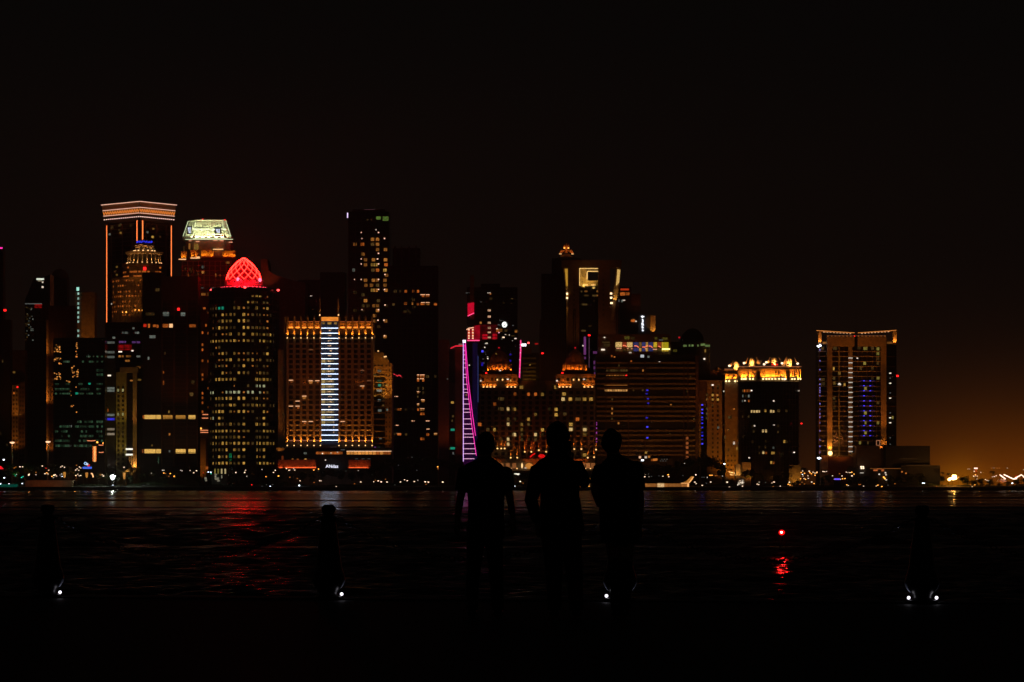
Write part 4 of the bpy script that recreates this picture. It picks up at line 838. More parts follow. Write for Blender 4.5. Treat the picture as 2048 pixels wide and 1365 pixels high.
# ladder
def strip3(pts, rad, mat, name): m2 = MB(); m2.tube([(wx(x, Y), Y - .5, wz(y, Y)) for x, y in pts], rad, 6); return b.part(name, m2, mat)
strip3(((926.7, 684), (926.7, 923.5)), .24, LAV, 'ladder_rail'); strip3(((930.8, 684), (936.5, 760), (944.5, 826), (951, 872)), .25, MAG, 'ladder_rail')
inn = [(929.5, 690), (933.2, 760), (936.5, 788), (943.5, 850), (948, 880), (949.8, 893), (952.7, 912)]
strip3(inn, .22, MAG, 'ladder_rail')
def inx(y):
    for (xa, ya), (xb, yb_) in zip(inn, inn[1:]):
        if y <= yb_: return xa + (xb - xa) * (y - ya) / (yb_ - ya)
    return 949
for i, v in enumerate((100, 137, 180, 212, 255, 315, 343, 405, 450, 480, 540, 585, 630, 660, 720, 767, 810, 857, 887, 945, 992, 1037, 1083)):
    y = 680 + v / 4.55; strip3(((926.7, y), (inx(y), y)), .19, PINKW, 'ladder_rung')
m2 = MB(); m2.prism([P_(927, 686), P_(931, 686), P_(952, 912), P_(952, 930), P_(927, 930)], Y - .2, Y - .05); b.part('ladder_backing', m2, glow('violet glass', (.035, .001, .045), .6, 0, .4, False, 4))
b.win(925.5, 931.5, 680.5, 686, Y - .6, glow('white cap', (.95, .85, 1.), 2.4), 'lamp')
strip3(((1041.5, 681), (1041.3, 700), (1040, 730), (1038.7, 761)), .42, glow('rose strip light', (1., .05, .25), 1.7), 'light_strip')
for y in (690, 696, 706, 720, 738, 745, 757): b.wc(1040.6 - (y > 715), y, 2, 1.2, Y - 1, PINKW, 'lamp')
b.win(1043, 1052.5, 687.8, 693, Y - .6, glow('white sign', (1, .95, 1), 2.5), 'sign_board'); b.wc(1056.8, 686.3, 4, 3, Y - .6, glow('bright red lamp', (1, .06, .06), 5), 'warning_light'); b.wc(1073, 688, 7, 3, Y + 5, glow('dull red lamp', (.5, .01, .01), .6), 'warning_light')
b.win(945, 955, 686, 930, Y - .25, glow('indigo glass', (.006, .003, .030), .8, 0, .5, False, 3), 'blue_glass'); b.win(955.2, 956.8, 712, 805, Y - .35, glow('blue edge', (.045, .06, .22), .6), 'light_strip')
for i in range(26): b.wc(966 + 10 * rnd() ** 1.5, 683 + 62 * rnd(), 2.2, 1.6, Y - .1, (L_P, L_G, L_G, W_D)[i % 4], 'glint')
for x, y in ((965, 703), (964.5, 731), (964.8, 727), (1021, 709), (1020.5, 722)): b.wc(x, y, 4, 4, Y - .1, L_B if x < 970 and y < 710 else glow('dim blue', (.02, .01, .4), .7), 'glint')
for x, y, m_ in ((938.5, 730.8, L_P), (932.5, 790.5, W_Y), (945, 903.5, W_Y), (895, 758.5, L_G)): b.wc(x, y, 2.5, 2, Y - .5, m_, 'glint')
# ---- behind, right of the ladder tower
Y = 2250; b = bld('apartment_block', 'dim olive apartment block with banded balconies behind the pink-edged tower', 1045, 1080, Y)
wall(b, 1044, 1079, 706, Y, 20, darkc); wall(b, 1045, 1063, 694, Y - 1, 18, bronze, 'upper_wall', 708)
for y in (717, 727.5, 736, 743.5, 751.5, 759): m2 = MB(); m2.pb(1045, 1072, y - 1.6, y + 1.8, Y - 1.4, 1.4); b.part('balcony', m2, olive)
b.wc(1060, 730, 3, 3, Y, W_Y); b.wc(1053, 740, 2.5, 3, Y, W_D); b.wc(1085, 707, 4.5, 2.6, Y - 1, L_R, 'warning_light'); flood(1058, 770, Y, 16, 1058, 725, 1500, (1, .4, .06), 110)
Y = 2500; b = bld('office_tower', 'tall shadowy tower of fine vertical ribs beside the flared tower', 1079, 1130, Y)
wall(b, 1083, 1130, 548, Y, 30, darkc); m2 = MB()
for i in range(15): m2.pb(1084 + 3.2 * i, 1085.2 + 3.2 * i, 552, 960, Y - .8, .8)
b.part('ribs', m2, bronze, stuff=True); wall(b, 1079, 1083, 640, Y + 1, 22, bronze, 'side_wall'); flood(1100, 760, Y, 40, 1100, 680, 2600, (1, .3, .08), 110)
# ---- flared gateway tower
Y = 2350; b = bld('gateway_tower', 'tower with a flared open top, lit yellow recess and side wings', 1124, 1245, Y)
P_ = lambda x, y: (wx(x, Y), wz(y, Y))
def poly(pts, y0, y1, mat, name): m2 = MB(); m2.prism([P_(*p) for p in pts], y0, y1); return b.part(name, m2, mat)
poly([(1136, 970), (1158.6, 970), (1158.6, 536), (1136, 536)], Y - 2, Y + 10, bronze, 'left_leg'); poly([(1196.4, 970), (1220, 970), (1220, 536), (1196.4, 536)], Y - 2, Y + 10, bronze, 'right_leg')
poly([(1124.5, 536), (1240, 536), (1243.5, 521), (1123, 521)], Y - 2, Y + 16, bronze, 'top_beam'); poly([(1158.6, 970), (1196.4, 970), (1196.4, 572.6), (1158.6, 572.6)], Y + 4, Y + 18, glass, 'wall')
poly([(1158.6, 572.6), (1176, 572.6), (1176, 536), (1158.6, 536)], Y + 6, Y + 12, tan, 'recess_wall'); poly([(1176, 572.6), (1196.4, 572.6), (1196.4, 560.5), (1176, 560.5)], Y + 6, Y + 12, tan, 'recess_sill'); poly([(1176, 543), (1196.4, 543), (1196.4, 536), (1176, 536)], Y + 6, Y + 12, tan, 'recess_lintel')
YEL = glow('yellow strip', (1.0, .62, .20), 1.5)
for x0, x1, y0, y1 in ((1158.8, 1196, 536.6, 537.9), (1174.5, 1196.3, 542.5, 543.8), (1173.6, 1175.2, 543.8, 560), (1158.7, 1159.7, 537, 572), (1165.5, 1176, 569.5, 571.5), (1182, 1189.5, 569.5, 571.5)): b.win(x0, x1, y0, y1, Y + 5, YEL, 'light_strip')
spot((wx(1168, Y), Y - 4, wz(571, Y)), (wx(1169, Y), Y + 6, wz(552, Y)), 6500, (1, .58, .10), 110, .4); spot((wx(1188, Y), Y - 2, wz(574, Y)), (wx(1186, Y), Y + 6, wz(564, Y)), 1200, (1, .62, .14), 110, .4)
poly([(1124.5, 521), (1136, 536), (1136, 600), (1133, 600), (1131, 570)], Y + 1, Y + 12, tan, 'left_wing'); poly([(1132.5, 600), (1136, 600), (1136, 970), (1133.5, 970)], Y + 1, Y + 12, tan, 'left_wing')
poly([(1243.5, 521), (1239, 570), (1230, 620), (1227, 640), (1222, 640), (1226, 600), (1232, 536)], Y + 1, Y + 12, tan, 'right_wing'); poly([(1220, 970), (1240, 970), (1240, 612), (1220, 612)], Y + 2, Y + 20, bronze, 'right_wall')
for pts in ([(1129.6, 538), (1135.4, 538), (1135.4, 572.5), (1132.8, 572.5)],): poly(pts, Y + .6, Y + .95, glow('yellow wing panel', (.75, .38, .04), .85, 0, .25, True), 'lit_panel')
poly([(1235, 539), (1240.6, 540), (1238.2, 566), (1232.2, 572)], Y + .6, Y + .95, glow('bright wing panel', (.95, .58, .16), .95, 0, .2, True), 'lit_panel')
for x, y in ((1134.8, 588), (1134.8, 596.4), (1222, 587.5), (1222.2, 596), (1223, 606.6)): b.wc(x, y, 4.6, 3.6, Y - .5, glow('wing lamp', (1, .66, .34), 3.0), 'lamp')
spot((wx(1132, Y), Y - 3, wz(600, Y)), (wx(1131, Y), Y + 2, wz(560, Y)), 2300, (1, .5, .08), 90, .3); spot((wx(1228, Y), Y - 3, wz(606, Y)), (wx(1232, Y), Y + 2, wz(580, Y)), 2600, (1, .5, .08), 90, .3)
spot((wx(1134.4, Y), Y - 2, wz(607, Y)), (wx(1134.6, Y), Y + 1, wz(650, Y)), 700, (1, .45, .07), 70, .3)
for x, y, w_, m_ in ((1163, 583.5, 3, W_D), (1172, 583, 6, W_W), (1195, 583, 4, W_W), (1172.5, 591.5, 9, W_D), (1189, 591.7, 9, W_D), (1194.5, 591.5, 3, W_W), (1188, 602, 3, W_D), (1169, 609.5, 11, W_D), (1180, 652.5, 6, W_D), (1167, 662, 9, W_D), (1233.5, 654, 3, W_C)): b.wc(x, y, w_, 3.4, Y + 4, m_)
darkwins(b, (1148, 1207), [560 + 10 * i for i in range(8)], 3, 4, Y - 2); m2 = MB()
for x in (1147, 1151, 1233, 1237): m2.pb(x - .8, x + .8, 618, 960, Y - 2.5, .6)
b.part('ribs', m2, glass, stuff=True)
flood(1145, 700, Y, 30, 1150, 600, 3600, (1, .34, .08), 100); flood(1215, 700, Y, 30, 1212, 600, 3600, (1, .34, .08), 100); flood(1180, 540, Y, 26, 1180, 528, 1200, (1, .3, .07), 110); flood(1150, 800, Y, 20, 1150, 720, 1300, (1, .16, .07), 110); flood(1230, 700, Y, 16, 1230, 640, 900, (1, .2, .1), 110)
# ornate rooftop behind it
Y = 2550; b = bld('tower', 'dark tower whose lit pinnacle peeps over the flared tower', 1100, 1165, Y)
wall(b, 1104, 1162, 517, Y, 26, darkc); m2 = MB(); m2.prism([(wx(a, Y), wz(c_, Y)) for a, c_ in ((1108, 519), (1122, 512), (1132.5, 506), (1144, 512), (1158, 519))], Y - .5, Y + 20); b.part('roof', m2, darkc)
for sg in (-1, 1):
    m2 = MB(); X_ = lambda t: wx(1132.8 + sg * t, Y)
    m2.prism([(X_(3), wz(501, Y)), (X_(11), wz(500, Y)), (X_(14.5), wz(509, Y)), (X_(10), wz(507.5, Y))], Y - 2, Y + 2); b.part('roof_fin', m2, tan)
    m2 = MB(); m2.ball(X_(4), Y - 2, wz(493, Y), 1.25, 1, 1.5, 8, 6); b.part('finial', m2, tan); b.wc(1132.8 + sg * 4, 496.5, 2.8, 2.2, Y - 3.5, L_O, 'lamp'); b.wc(1132.8 + sg * 12, 508.3, 5, 1.2, Y - 3, MATS['amber lamp'], 'lamp')
    spot((X_(12), Y - 6, wz(511, Y)), (X_(8), Y - 1, wz(503, Y)), 900, DEEP, 110, .3)
m2 = MB(); m2.lathe(wx(1132.8, Y), Y, [(1.6, wz(506, Y)), (1.8, wz(494, Y)), (1.5, wz(490, Y)), (.3, wz(487.5, Y))], 10); b.part('finial', m2, tan, smooth=True); spot((wx(1132.8, Y), Y - 6, wz(498, Y)), (wx(1132.8, Y), Y, wz(491, Y)), 350, DEEP, 110, .3)
# stepped tower with vertical sign
Y = 2250; b = bld('office_tower', 'stepped tower with orange top floor and white vertical sign', 1240, 1311, Y)
wall(b, 1240, 1262, 574, Y, 24, darkc); wall(b, 1262, 1281, 588, Y + 1, 22, bronze, 'middle_wall', 612); wall(b, 1262, 1281, 611.5, Y + 2, 20, darkc, 'lower_wall'); wall(b, 1276, 1301, 629, Y + .5, 20, darkc, 'right_wall'); wall(b, 1300.5, 1311, 632, Y + 1, 16, tan, 'lit_pier', 667); wall(b, 1300.5, 1308, 666.5, Y + 2, 14, bronze, 'pier_base')
b.win(1241, 1258, 577.6, 581.2, Y, glow('red orange band', (.75, .05, .01), .75, 0, .2), 'lit_panel'); b.win(1240.3, 1250, 585, 591.6, Y, W_O); b.win(1251.5, 1259, 585, 591, Y, W_O)
for x, y, w_, m_ in ((1247.7, 601, 5, L_P), (1244, 602.5, 3, W_C), (1266, 642, 8, W_O), (1267, 640.5, 3, W_W), (1272, 643, 3, L_P), (1238, 601.8, 2, L_G)): b.wc(x, y, w_, 2 if m_ is L_P else 4.6, Y, m_)
S = MB(); k = glow('vertical sign', (.9, .93, 1.), 1.9)
yy = Y - 1; X_ = lambda v: wx(v, yy); Z_ = lambda v: wz(v, yy)
S.prism([(X_(1281.5), Z_(633.6)), (X_(1284.5), Z_(631.3)), (X_(1287), Z_(632.8)), (X_(1290), Z_(633.6)), (X_(1287), Z_(634.8)), (X_(1284.5), Z_(636.4))], yy, yy + .4)
b.part('sign_emblem', S, k)
for pl in (((1283.6, 639), (1286, 637.8), (1287, 641), (1287, 645.4), (1283.2, 645.6), (1285, 642.5)), ((1282.9, 646.8), (1286.6, 646.6), (1288, 651.8), (1283.2, 651)), ((1283.2, 653.2), (1285.2, 652.6), (1288, 656.6), (1283.4, 656.2)), ((1283.8, 657.4), (1287.4, 658.4), (1284.4, 659)), ((1283.8, 660.4), (1286, 659.6), (1287.8, 661.6), (1286, 663), (1283.6, 661.8))):
    S = MB(); S.prism([(X_(a), Z_(c_)) for a, c_ in pl], yy, yy + .4); b.part('sign_letter', S, k)
spot((wx(1305.5, Y), Y - 2, wz(667, Y)), (wx(1305.5, Y), Y + 1, wz(650, Y)), 1500, (1, .42, .06), 90, .3); spot((wx(1305.5, Y), Y - 12, wz(650, Y)), (wx(1305.5, Y), Y + 1, wz(645, Y)), 1800, (1, .3, .04), 60, .3)
flood(1271, 620, Y, 12, 1271, 600, 420, DEEP, 100)
# ---- hotel with two domed corner towers
Y = 1970; b = bld('domed_hotel', 'wide ornate hotel with two orange-lit domed corner towers behind the people', 958, 1191, Y)
wall(b, 960, 1040, 777, Y + 1.2, 40, stone); wall(b, 1040, 1115, 762, Y + 5, 36, stone, 'centre_wall'); wall(b, 1115, 1191, 777, Y + 1.2, 40, stone, 'right_wall')
for cxp, x0, x1 in ((998.5, 960, 1036), (1151, 1112, 1190)):
    wall(b, x0, x1, 751, Y, 34, stone, 'corner_tower', 777.5)
    m2 = MB(); m2.box(wx(x0 - 1.5, Y), wx(x1 + 1.5, Y), Y - 1, Y + 36, wz(751.3, Y), wz(748.6, Y)); b.part('cornice', m2, stone)
    s_ = Y / F; X0 = wx(cxp, Y); yc = Y + 17
    m2 = MB(); m2.lathe(X0, yc, [(27 * s_, wz(748.6, Y)), (27 * s_, wz(742, Y)), (25.5 * s_, wz(740.5, Y))], 32); b.part('drum', m2, darkc)
    m2 = MB(); m2.lathe(X0, yc, [(23 * s_, wz(741, Y)), (22.8 * s_, wz(728, Y)), (21 * s_, wz(727, Y))], 32); b.part('lantern', m2, stone)
    m2 = MB()
    for k in range(18):                                        # pointed arches round the lantern
        a = 2 * math.pi * k / 18; O = (X0 + 23.3 * s_ * math.sin(a), yc - 23.3 * s_ * math.cos(a)); u = (math.cos(a), math.sin(a))
        m2.fbox(O, u, -.45, .45, 0, .7, wz(740.5, Y), wz(728, Y)); m2.fbox(O, u, -.95, .95, .1, .5, wz(729.5, Y), wz(727, Y)); m2.fbox(O, u, -.3, .3, .1, .5, wz(727, Y), wz(725, Y))
    b.part('lantern_arches', m2, stone, stuff=True)
    pr = [(21.5, 727.5), (21, 722), (18.8, 715), (15, 708.5), (10, 703.5), (5, 700.5), (1, 699)] if cxp < 1100 else [(20, 727.5), (19, 720), (17, 712), (13.5, 706), (8.5, 701), (4, 698.5), (.8, 696)]
    m2 = MB(); m2.lathe(X0, yc, [(r_ * s_, wz(z, Y)) for r_, z in pr], 28); b.part('dome', m2, tan, smooth=True)
    m2 = MB()
    for k in range(14):
        a = 2 * math.pi * k / 14; m2.tube([(X0 + (r_ * s_ + .05) * math.sin(a), yc - (r_ * s_ + .05) * math.cos(a), wz(z, Y)) for r_, z in pr], .18, 4)
    b.part('dome_ribs', m2, stone, stuff=True)
    b.wc(cxp - .5, 696, 2.8, 2.6, Y + 16, glow('dim red lamp', (.7, .01, .02), .9), 'warning_light'); b.wc(cxp - 26, 746.4, 4, 2, Y - .8, L_R, 'warning_light')
    for k in range(11):
        a = R(-75 + 15 * k); x = X0 + 25.5 * s_ * math.sin(a); y = yc - 25.5 * s_ * math.cos(a); spot((x, y, wz(739.2, Y)), (X0 + 22 * s_ * math.sin(a), yc - 22 * s_ * math.cos(a), wz(731, Y)), 750, (1, .19, .010), 110, .25)
    spot((X0, Y - 14, wz(742, Y)), (X0, yc - 8, wz(712, Y)), 1500, (1, .11, .006), 60, .3)
    for a_, c_ in ((x0 + 3.5, x0 + 32), (x1 - 25, x1 - 2)):
        m2 = MB(); m2.pb(a_, c_, 775.5, 777.5, Y - 2.4, 2.4); b.part('balcony', m2, stone)
        m2 = MB(); m2.pb(a_, c_, 767.5, 769.2, Y - .6, .6); b.part('cornice', m2, stone)
        k = 4 if c_ - a_ > 25 else 3
        m2 = MB()
        for j in range(k * 2 + 1): xx = a_ + (c_ - a_) * j / (k * 2); m2.pb(xx - .8, xx + .8, 768, 776, Y - .5, .5)
        b.part('balcony_piers', m2, stone, stuff=True)
        for j in range(k):
            xx = a_ + (c_ - a_) * (j + .5) / k; spot((wx(xx, Y), Y - 1.9, wz(772.9, Y)), (wx(xx, Y), Y, wz(769.5, Y)), 480, (1, .22, .014), 100, .25)
            m2 = MB(); m2.ball(wx(xx, Y), Y - 1.6, wz(774.6, Y), .5, 1.3, 1, 6, 4); b.part('uplight', m2, glow('balcony uplight', (1, .5, .16), 2.2))
    for dx in (-4, 6.5): m2 = MB(); m2.ball(wx(cxp + dx, Y), Y - .9, wz(760, Y), .5, 1, 1.3, 6, 4); b.part('lamp', m2, MATS['balcony uplight'])
    spot((X0 - 8, Y - 9, wz(760, Y)), (X0 - 8, Y, wz(753, Y)), 800, (1, .15, .01), 110, .3); spot((X0 + 9, Y - 7, wz(762, Y)), (X0 + 10, Y, wz(755, Y)), 900, (1, .16, .01), 110, .3)
    darkwins(b, [x0 + 6 + 9 * k for k in range(9)], (759,), 5, 6, Y)
    for x, y in ((-15, 741.5), (cxp - 997, 742)): pass
    b.wc(cxp - 37, 762, 3, 2.5, Y - .4, L_P, 'lamp'); b.wc(cxp + 17, 759, 4, 2, Y, L_P); b.wc(cxp + 22.5, 761.5, 2.6, 5, Y, W_Y)
b.wc(992.3, 708, 3, 2.8, Y - 2, W_Y, 'lamp'); b.wc(1000.3, 741.6, 3.6, 1.8, Y - .5, L_P, 'lamp')
gx = [965 + 13.65 * k for k in range(17)]; gy = [775.5 + 10.2 * k for k in range(17)]
m2 = MB()
for y in gy: m2.pb(962, 1189, y - 6.4, y - 5.2, Y + .8, .45)
b.part('string_courses', m2, stone, stuff=True)
for k in range(16):
    xx = 971.8 + 13.65 * k; m2 = MB(); m2.pb(xx - 1, xx + 1, 778, 940, Y + .3, 1); b.part('pier', m2, stone)
darkwins(b, gx, gy[1:], 7, 6.4, Y + 1.25)
LITW = [(650, 432, 'y'), (963, 432, 'y'), (587, 493, 'o'), (838, 497, 'y'), (1038, 493, 'y'), (455, 538, 'd'), (475, 538, 'd'), (1028, 540, 'Y'), (1095, 540, 'y'), (1155, 540, 'd'), (1175, 540, 'd'), (1225, 540, 'y'), (1283, 540, 'y'), (455, 628, 'd'), (475, 630, 'd'), (525, 630, 'Y'), (585, 632, 'y'), (963, 633, 'y'), (963, 682, 'y'), (775, 680, 'y'),
        (1045, 675, 'd'), (525, 722, 'd'), (587, 722, 'd'), (710, 724, 'y'), (525, 768, 'Y'), (648, 770, 'y'), (710, 770, 'd'), (648, 817, 'y'), (838, 820, 'y'), (1227, 817, 'Y'), (400, 817, 'y'), (343, 817, 'd'), (1100, 815, 'Y'), (585, 863, 'Y'), (648, 863, 'd'), (775, 863, 'Y'), (838, 863, 'd'), (1227, 860, 'y'), (648, 908, 'd'), (710, 908, 'd'), (525, 905, 'Y'), (460, 905, 'd'), (525, 950, 'Y'),
        (900, 630, 'd'), (710, 495, 'o'), (775, 495, 'o'), (405, 585, 'o'), (270, 770, 'o'), (1160, 722, 'o'), (775, 908, 'd'), (1100, 770, 'y'), (1225, 1048, 'y')]
for x, y, k in LITW: b.wc(900 + x / 4.55, 680 + y / 4.55, 6.8, 6.2, Y + .6, {'y': W_Y, 'Y': glow('bright yellow window', (1., .66, .25), 1.1, .2, .5, False), 'o': W_O, 'd': W_D}[k], out=.2)
UP = [(995, 897.6, 14), (1002.6, 897.6, 14), (1009.3, 897.6, 14), (1021.5, 916, 16), (1034.5, 916, 22), (1049.5, 904.2, 22), (1062.6, 904.2, 22), (1077.6, 901, 18), (1092.3, 904.2, 22), (1148.4, 898.7, 22), (1162.6, 898.7, 22), (1192, 899.8, 34), (1175.4, 916, 16), (1188, 915, 18), (972, 898, 14), (983, 898, 14), (1105, 904, 20), (1120, 904, 20), (1134, 899, 20)]
for x, y, h in UP:
    m2 = MB(); m2.pb(x - 1.3, x + 1.3, y - h, y + 1.5, Y - 1.2, 1.8); b.part('pilaster', m2, stone)
    spot((wx(x, Y), Y - 2.5, wz(y - 2.4, Y)), (wx(x, Y), Y - 1.1, wz(y - 10, Y)), 900, (1, .20, .012), 46, .2)
    m2 = MB(); m2.ball(wx(x, Y), Y - 2.3, wz(y, Y), .5, 1.2, 1, 6, 4); b.part('uplight', m2, MATS['balcony uplight'])
flood(1066, 905, Y, 14, 1066, 865, 1900, (1, .08, .008), 100); flood(1066, 930, Y, 16, 1066, 895, 1700, (1, .14, .01), 100); flood(990, 930, Y, 12, 990, 905, 700, (1, .14, .01), 100); flood(1160, 930, Y, 12, 1160, 905, 900, (1, .14, .01), 100)
flood(1140, 920, Y, 40, 1140, 840, 250, (1, .26, .03), 110); flood(1000, 920, Y, 40, 1000, 840, 200, (1, .22, .03), 110)
wall(b, 985, 1190, 920, Y - 6, 6, stone, 'arcade', 942); m2 = MB(); m2.pb(984, 1191, 917.6, 920, Y - 7, 7); b.part('arcade_cornice', m2, stone)
ARC = glow('arcade opening', (.65, .22, .06), .75, .3, .5, False, 4)
for x in (1015.5, 1028.5, 1166, 1176, 1186, 1003, 992): b.win(x - 4, x + 4, 926.5, 937, Y - 6, ARC, 'arcade_opening')
for x in (1009.5, 1022, 1034, 1161.5, 1171, 1181, 997): spot((wx(x, Y), Y - 9, wz(938, Y)), (wx(x, Y), Y - 6, wz(929, Y)), 330, (1, .32, .04), 110, .2); b.wc(x, 937.5, 2.4, 1.8, Y - 9, MATS['balcony uplight'], 'uplight')
b.win(1009, 1024, 937.6, 938.8, Y - 7.2, glow('peach strip', (1.0, 0.42, 0.22), 1.0), 'light_strip')
m2 = MB(); m2.lathe(wx(1044, Y), Y - 8, [(.2, wz(937, Y)), (.62, wz(934, Y)), (.55, wz(930, Y)), (.1, wz(926.6, Y))], 8); b.part('lit_spire', m2, glow('cream glow', (1., .62, .26), 1.6))
k = 24; m2 = MB(); m2.prism([(wx(1057.8, Y) + 2.5 * math.cos(2 * math.pi * i / k), wz(932.5, Y) + 2.0 * math.sin(2 * math.pi * i / k)) for i in range(k)], Y - 7.6, Y - 7); b.part('fan_window', m2, glow('fan light', (.80, .30, .05), .75))
b.wc(1051, 936.5, 3.6, 2, Y - 8, L_P, 'lamp')
m2 = MB(); m2.ball(wx(1083, Y), Y - 9, wz(913, Y), 2.1, 1.1, .62, 14, 8); b.part('red_canopy', m2, glow('red canopy', (.9, .006, .008), .9), smooth=True)
m2 = MB(); m2.tube([(wx(1060, Y), Y - 9, wz(915.5, Y)), (wx(1064, Y), Y - 9, wz(911, Y)), (wx(1070, Y), Y - 9, wz(907.5, Y))], .5, 6); b.part('red_canopy_edge', m2, MATS['red canopy'])
b.wc(983, 916, 5, 3, Y - 8, L_D, 'lamp'); b.wc(996, 925, 4, 2, Y - 7, L_D, 'lamp')
# ---- violet edge lights between the hotel and the balcony block
Y = 2060; b = bld('office_tower', 'narrow dark tower with violet lit edge between domed hotel and balcony block', 1166, 1198, Y)
wall(b, 1167, 1200, 672, Y, 20, glass)
VIO = glow('violet strip', (.30, .07, .30), .55, .3, .3)
for y0, y1, x0, x1 in ((674, 710, 1167.5, 1172), (714, 719, 1168, 1172), (703, 708, 1186, 1194), (722, 729, 1187, 1193), (733, 739, 1187, 1193), (745, 749, 1188, 1193)): b.win(x0, x1, y0, y1, Y, VIO, 'light_strip')
for y in range(676, 735, 3): b.win(1177.6, 1178.8, y, y + 3, Y, glow('dim violet line', (.30, .12, .22), .35), 'light_strip')
for x, y, m_ in ((1191.8, 715.5, L_P), (1192.3, 726, L_P), (1192, 729.5, L_P), (1165.5, 690, L_G), (1192, 742, L_K), (1192.3, 753, L_K), (1192, 760, L_K), (1166, 692, L_P)): b.wc(x, y, 2.4, 2, Y - .4, m_, 'lamp')
b.wc(1178.3, 671, 4.5, 3, Y - .3, L_R, 'warning_light'); b.wc(1147, 691, 0.1, .1, Y, L_G)
for y, h in ((846, 3), (850, 3), (857, 2.5), (866, 4), (878, 3), (884, 2)): b.win(1192.3, 1194.2, y - h / 2, y + h / 2, 1966, glow('mauve strip', (.45, .06, .40), 1.0, .4), 'light_strip')
# ---- broad balcony block
Y = 1985; b = bld('balcony_block', 'wide brown block of long balcony bands with coloured lit rooftop lounge', 1190, 1397, Y)
wall(b, 1193, 1396, 710, Y, 30, darkc); wall(b, 1197, 1342, 672, Y + 5, 24, bronze, 'roof_storey', 711); wall(b, 1342, 1420, 684, Y + 12, 20, darkc, 'side_wing'); wall(b, 1197, 1338, 668.5, Y + 4, 26, bronze, 'roof_edge', 674)
for i, y in enumerate((726, 736, 748, 757, 768, 777, 794.5, 803, 813, 823, 832, 842, 861.7, 870.5, 881, 892, 901.6, 910)):
    m2 = MB(); m2.pb(1193, 1391, y - 1.8, y + 2.2, Y - 1.9, 1.9); b.part('balcony', m2, tan)
for x in (1212, 1257, 1290, 1368, 1376): m2 = MB(); m2.pb(x - 1, x + 1, 722, 915, Y - 2.1, .9); b.part('pier', m2, bronze)
for x in (1396,): m2 = MB(); m2.pb(1391, 1397, 712, 930, Y - 2.2, 2.2); b.part('end_wall', m2, bronze)
LNG = [(1231, 1244, glow('lounge gold', (1., .62, .20), 1.35, .2, .7, True, 5)), (1245, 1253, glow('lounge rust', (.45, .06, .02), .8, .2, .5, False)), (1254, 1265, MATS['lounge gold']), (1267, 1277, glow('lounge blue', (.05, .055, .22), .8, .3, .4, False)), (1278, 1283, W_Y), (1284, 1291, MATS['lounge blue']), (1291.5, 1296, W_Y), (1297, 1306, MATS['lounge blue']), (1307, 1314, glow('lounge yellow', (.85, .55, .03), 1.0, .2, .6, True, 4)), (1315, 1323, MATS['lounge rust']), (1323.5, 1327, MATS['lounge yellow']), (1327.5, 1337, glow('lounge olive', (.55, .42, .01), .85, 0, .2, False))]
for i, (x0, x1, m_) in enumerate(LNG):
    b.win(x0, x1, 685 if i else 684.8, 695 if i not in (10, 11) else 697, Y + 5, m_, 'lounge_window')
    b.win(x0, x1, 696.5, 703, Y + 5, W_D if i < 3 or i in (8, 9) else m_ if i not in (10, 11) else MATS['lounge yellow'], 'lounge_window')
for x0, y0, x1, y1 in ((1246, 691, 1254, 693), (1269, 691.5, 1278, 695), (1285, 694, 1296, 691), (1298, 692, 1305.5, 695.5), (1317, 692.5, 1322, 695)):
    m2 = MB(); m2.tube([(wx(x0, Y), Y + 3.6, wz(y0, Y)), (wx((x0 + x1) / 2, Y), Y + 3.6, wz(y0 + .3, Y)), (wx(x1, Y), Y + 3.6, wz(y1, Y))], .35, 5); b.part('neon_tube', m2, glow('coral neon', (1., .20, .09), 1.4))
for x0, x1, y in ((1233, 1239, 697.2), (1240.5, 1243, 697.4), (1254.5, 1257, 697.4), (1262, 1265, 698), (1290, 1294, 698), (1306, 1314, 699)): b.win(x0, x1, y - .8, y + .8, Y + 3.6, glow('peach strip', (1.0, 0.42, 0.22), 1.0), 'light_strip')
b.win(1324, 1340, 697.4, 700, Y + 3.4, glow('pale yellow tube', (1., .85, .28), 2.4), 'light_strip')
for x, y, w_, h_, m_ in ((1206, 699.8, 7, 3, L_P), (1260.5, 705.7, 5, 2.2, L_P), (1209, 675.3, 3, 2, L_P), (1223.5, 712.5, 3, 4, W_O), (1229, 714.3, 3, 2, L_D), (1284.5, 712.6, 7, 5.5, glow('grey white lamp', (.55, .58, .60), 1.0)), (1297, 714, 4, 4, W_C), (1262.5, 723.3, 3, 4, W_O), (1319, 724.6, 3, 1.8, L_P), (1212, 685, 16, 2, W_D), (1214, 691, 12, 6, W_D), (1254, 676, 10, 6, glow('dim olive pane', (.2, .16, .02), .5, .3, .6, False)), (1266, 677, 8, 6, W_D), (1322, 680.5, 8, 1.6, L_G), (1330, 678, 10, 5, MATS['dim olive pane']), (1312, 677, 5, 5, MATS['dim olive pane']),
                         (1350, 702, 8, 5, MATS['dim olive pane'])): b.wc(x, y, w_, h_, Y + 3.9 if y < 706 else Y - .3, m_, 'window')
b.win(1209, 1255, 768.2, 771.5, Y - .2, glow('amber balcony line', (.60, .20, .035), .75, 0, .5, True, 5), 'lit_balcony')
for i in range(8): b.wc(1213.5 + 5.6 * i, 750.5, 2.6 + 1.4 * rnd(), 3.6, Y - .2, W_W if i != 7 else L_R)
for i in range(9): b.wc(1213 + 5 * i, 741.5, 4, 4.2, Y - .2, W_D)
for i in range(9): b.wc(1212 + 5.1 * i, 780.8, 4, 5, Y - .2, glow('gold room', (1., .48, .13), 1.0, .4, .6, False))
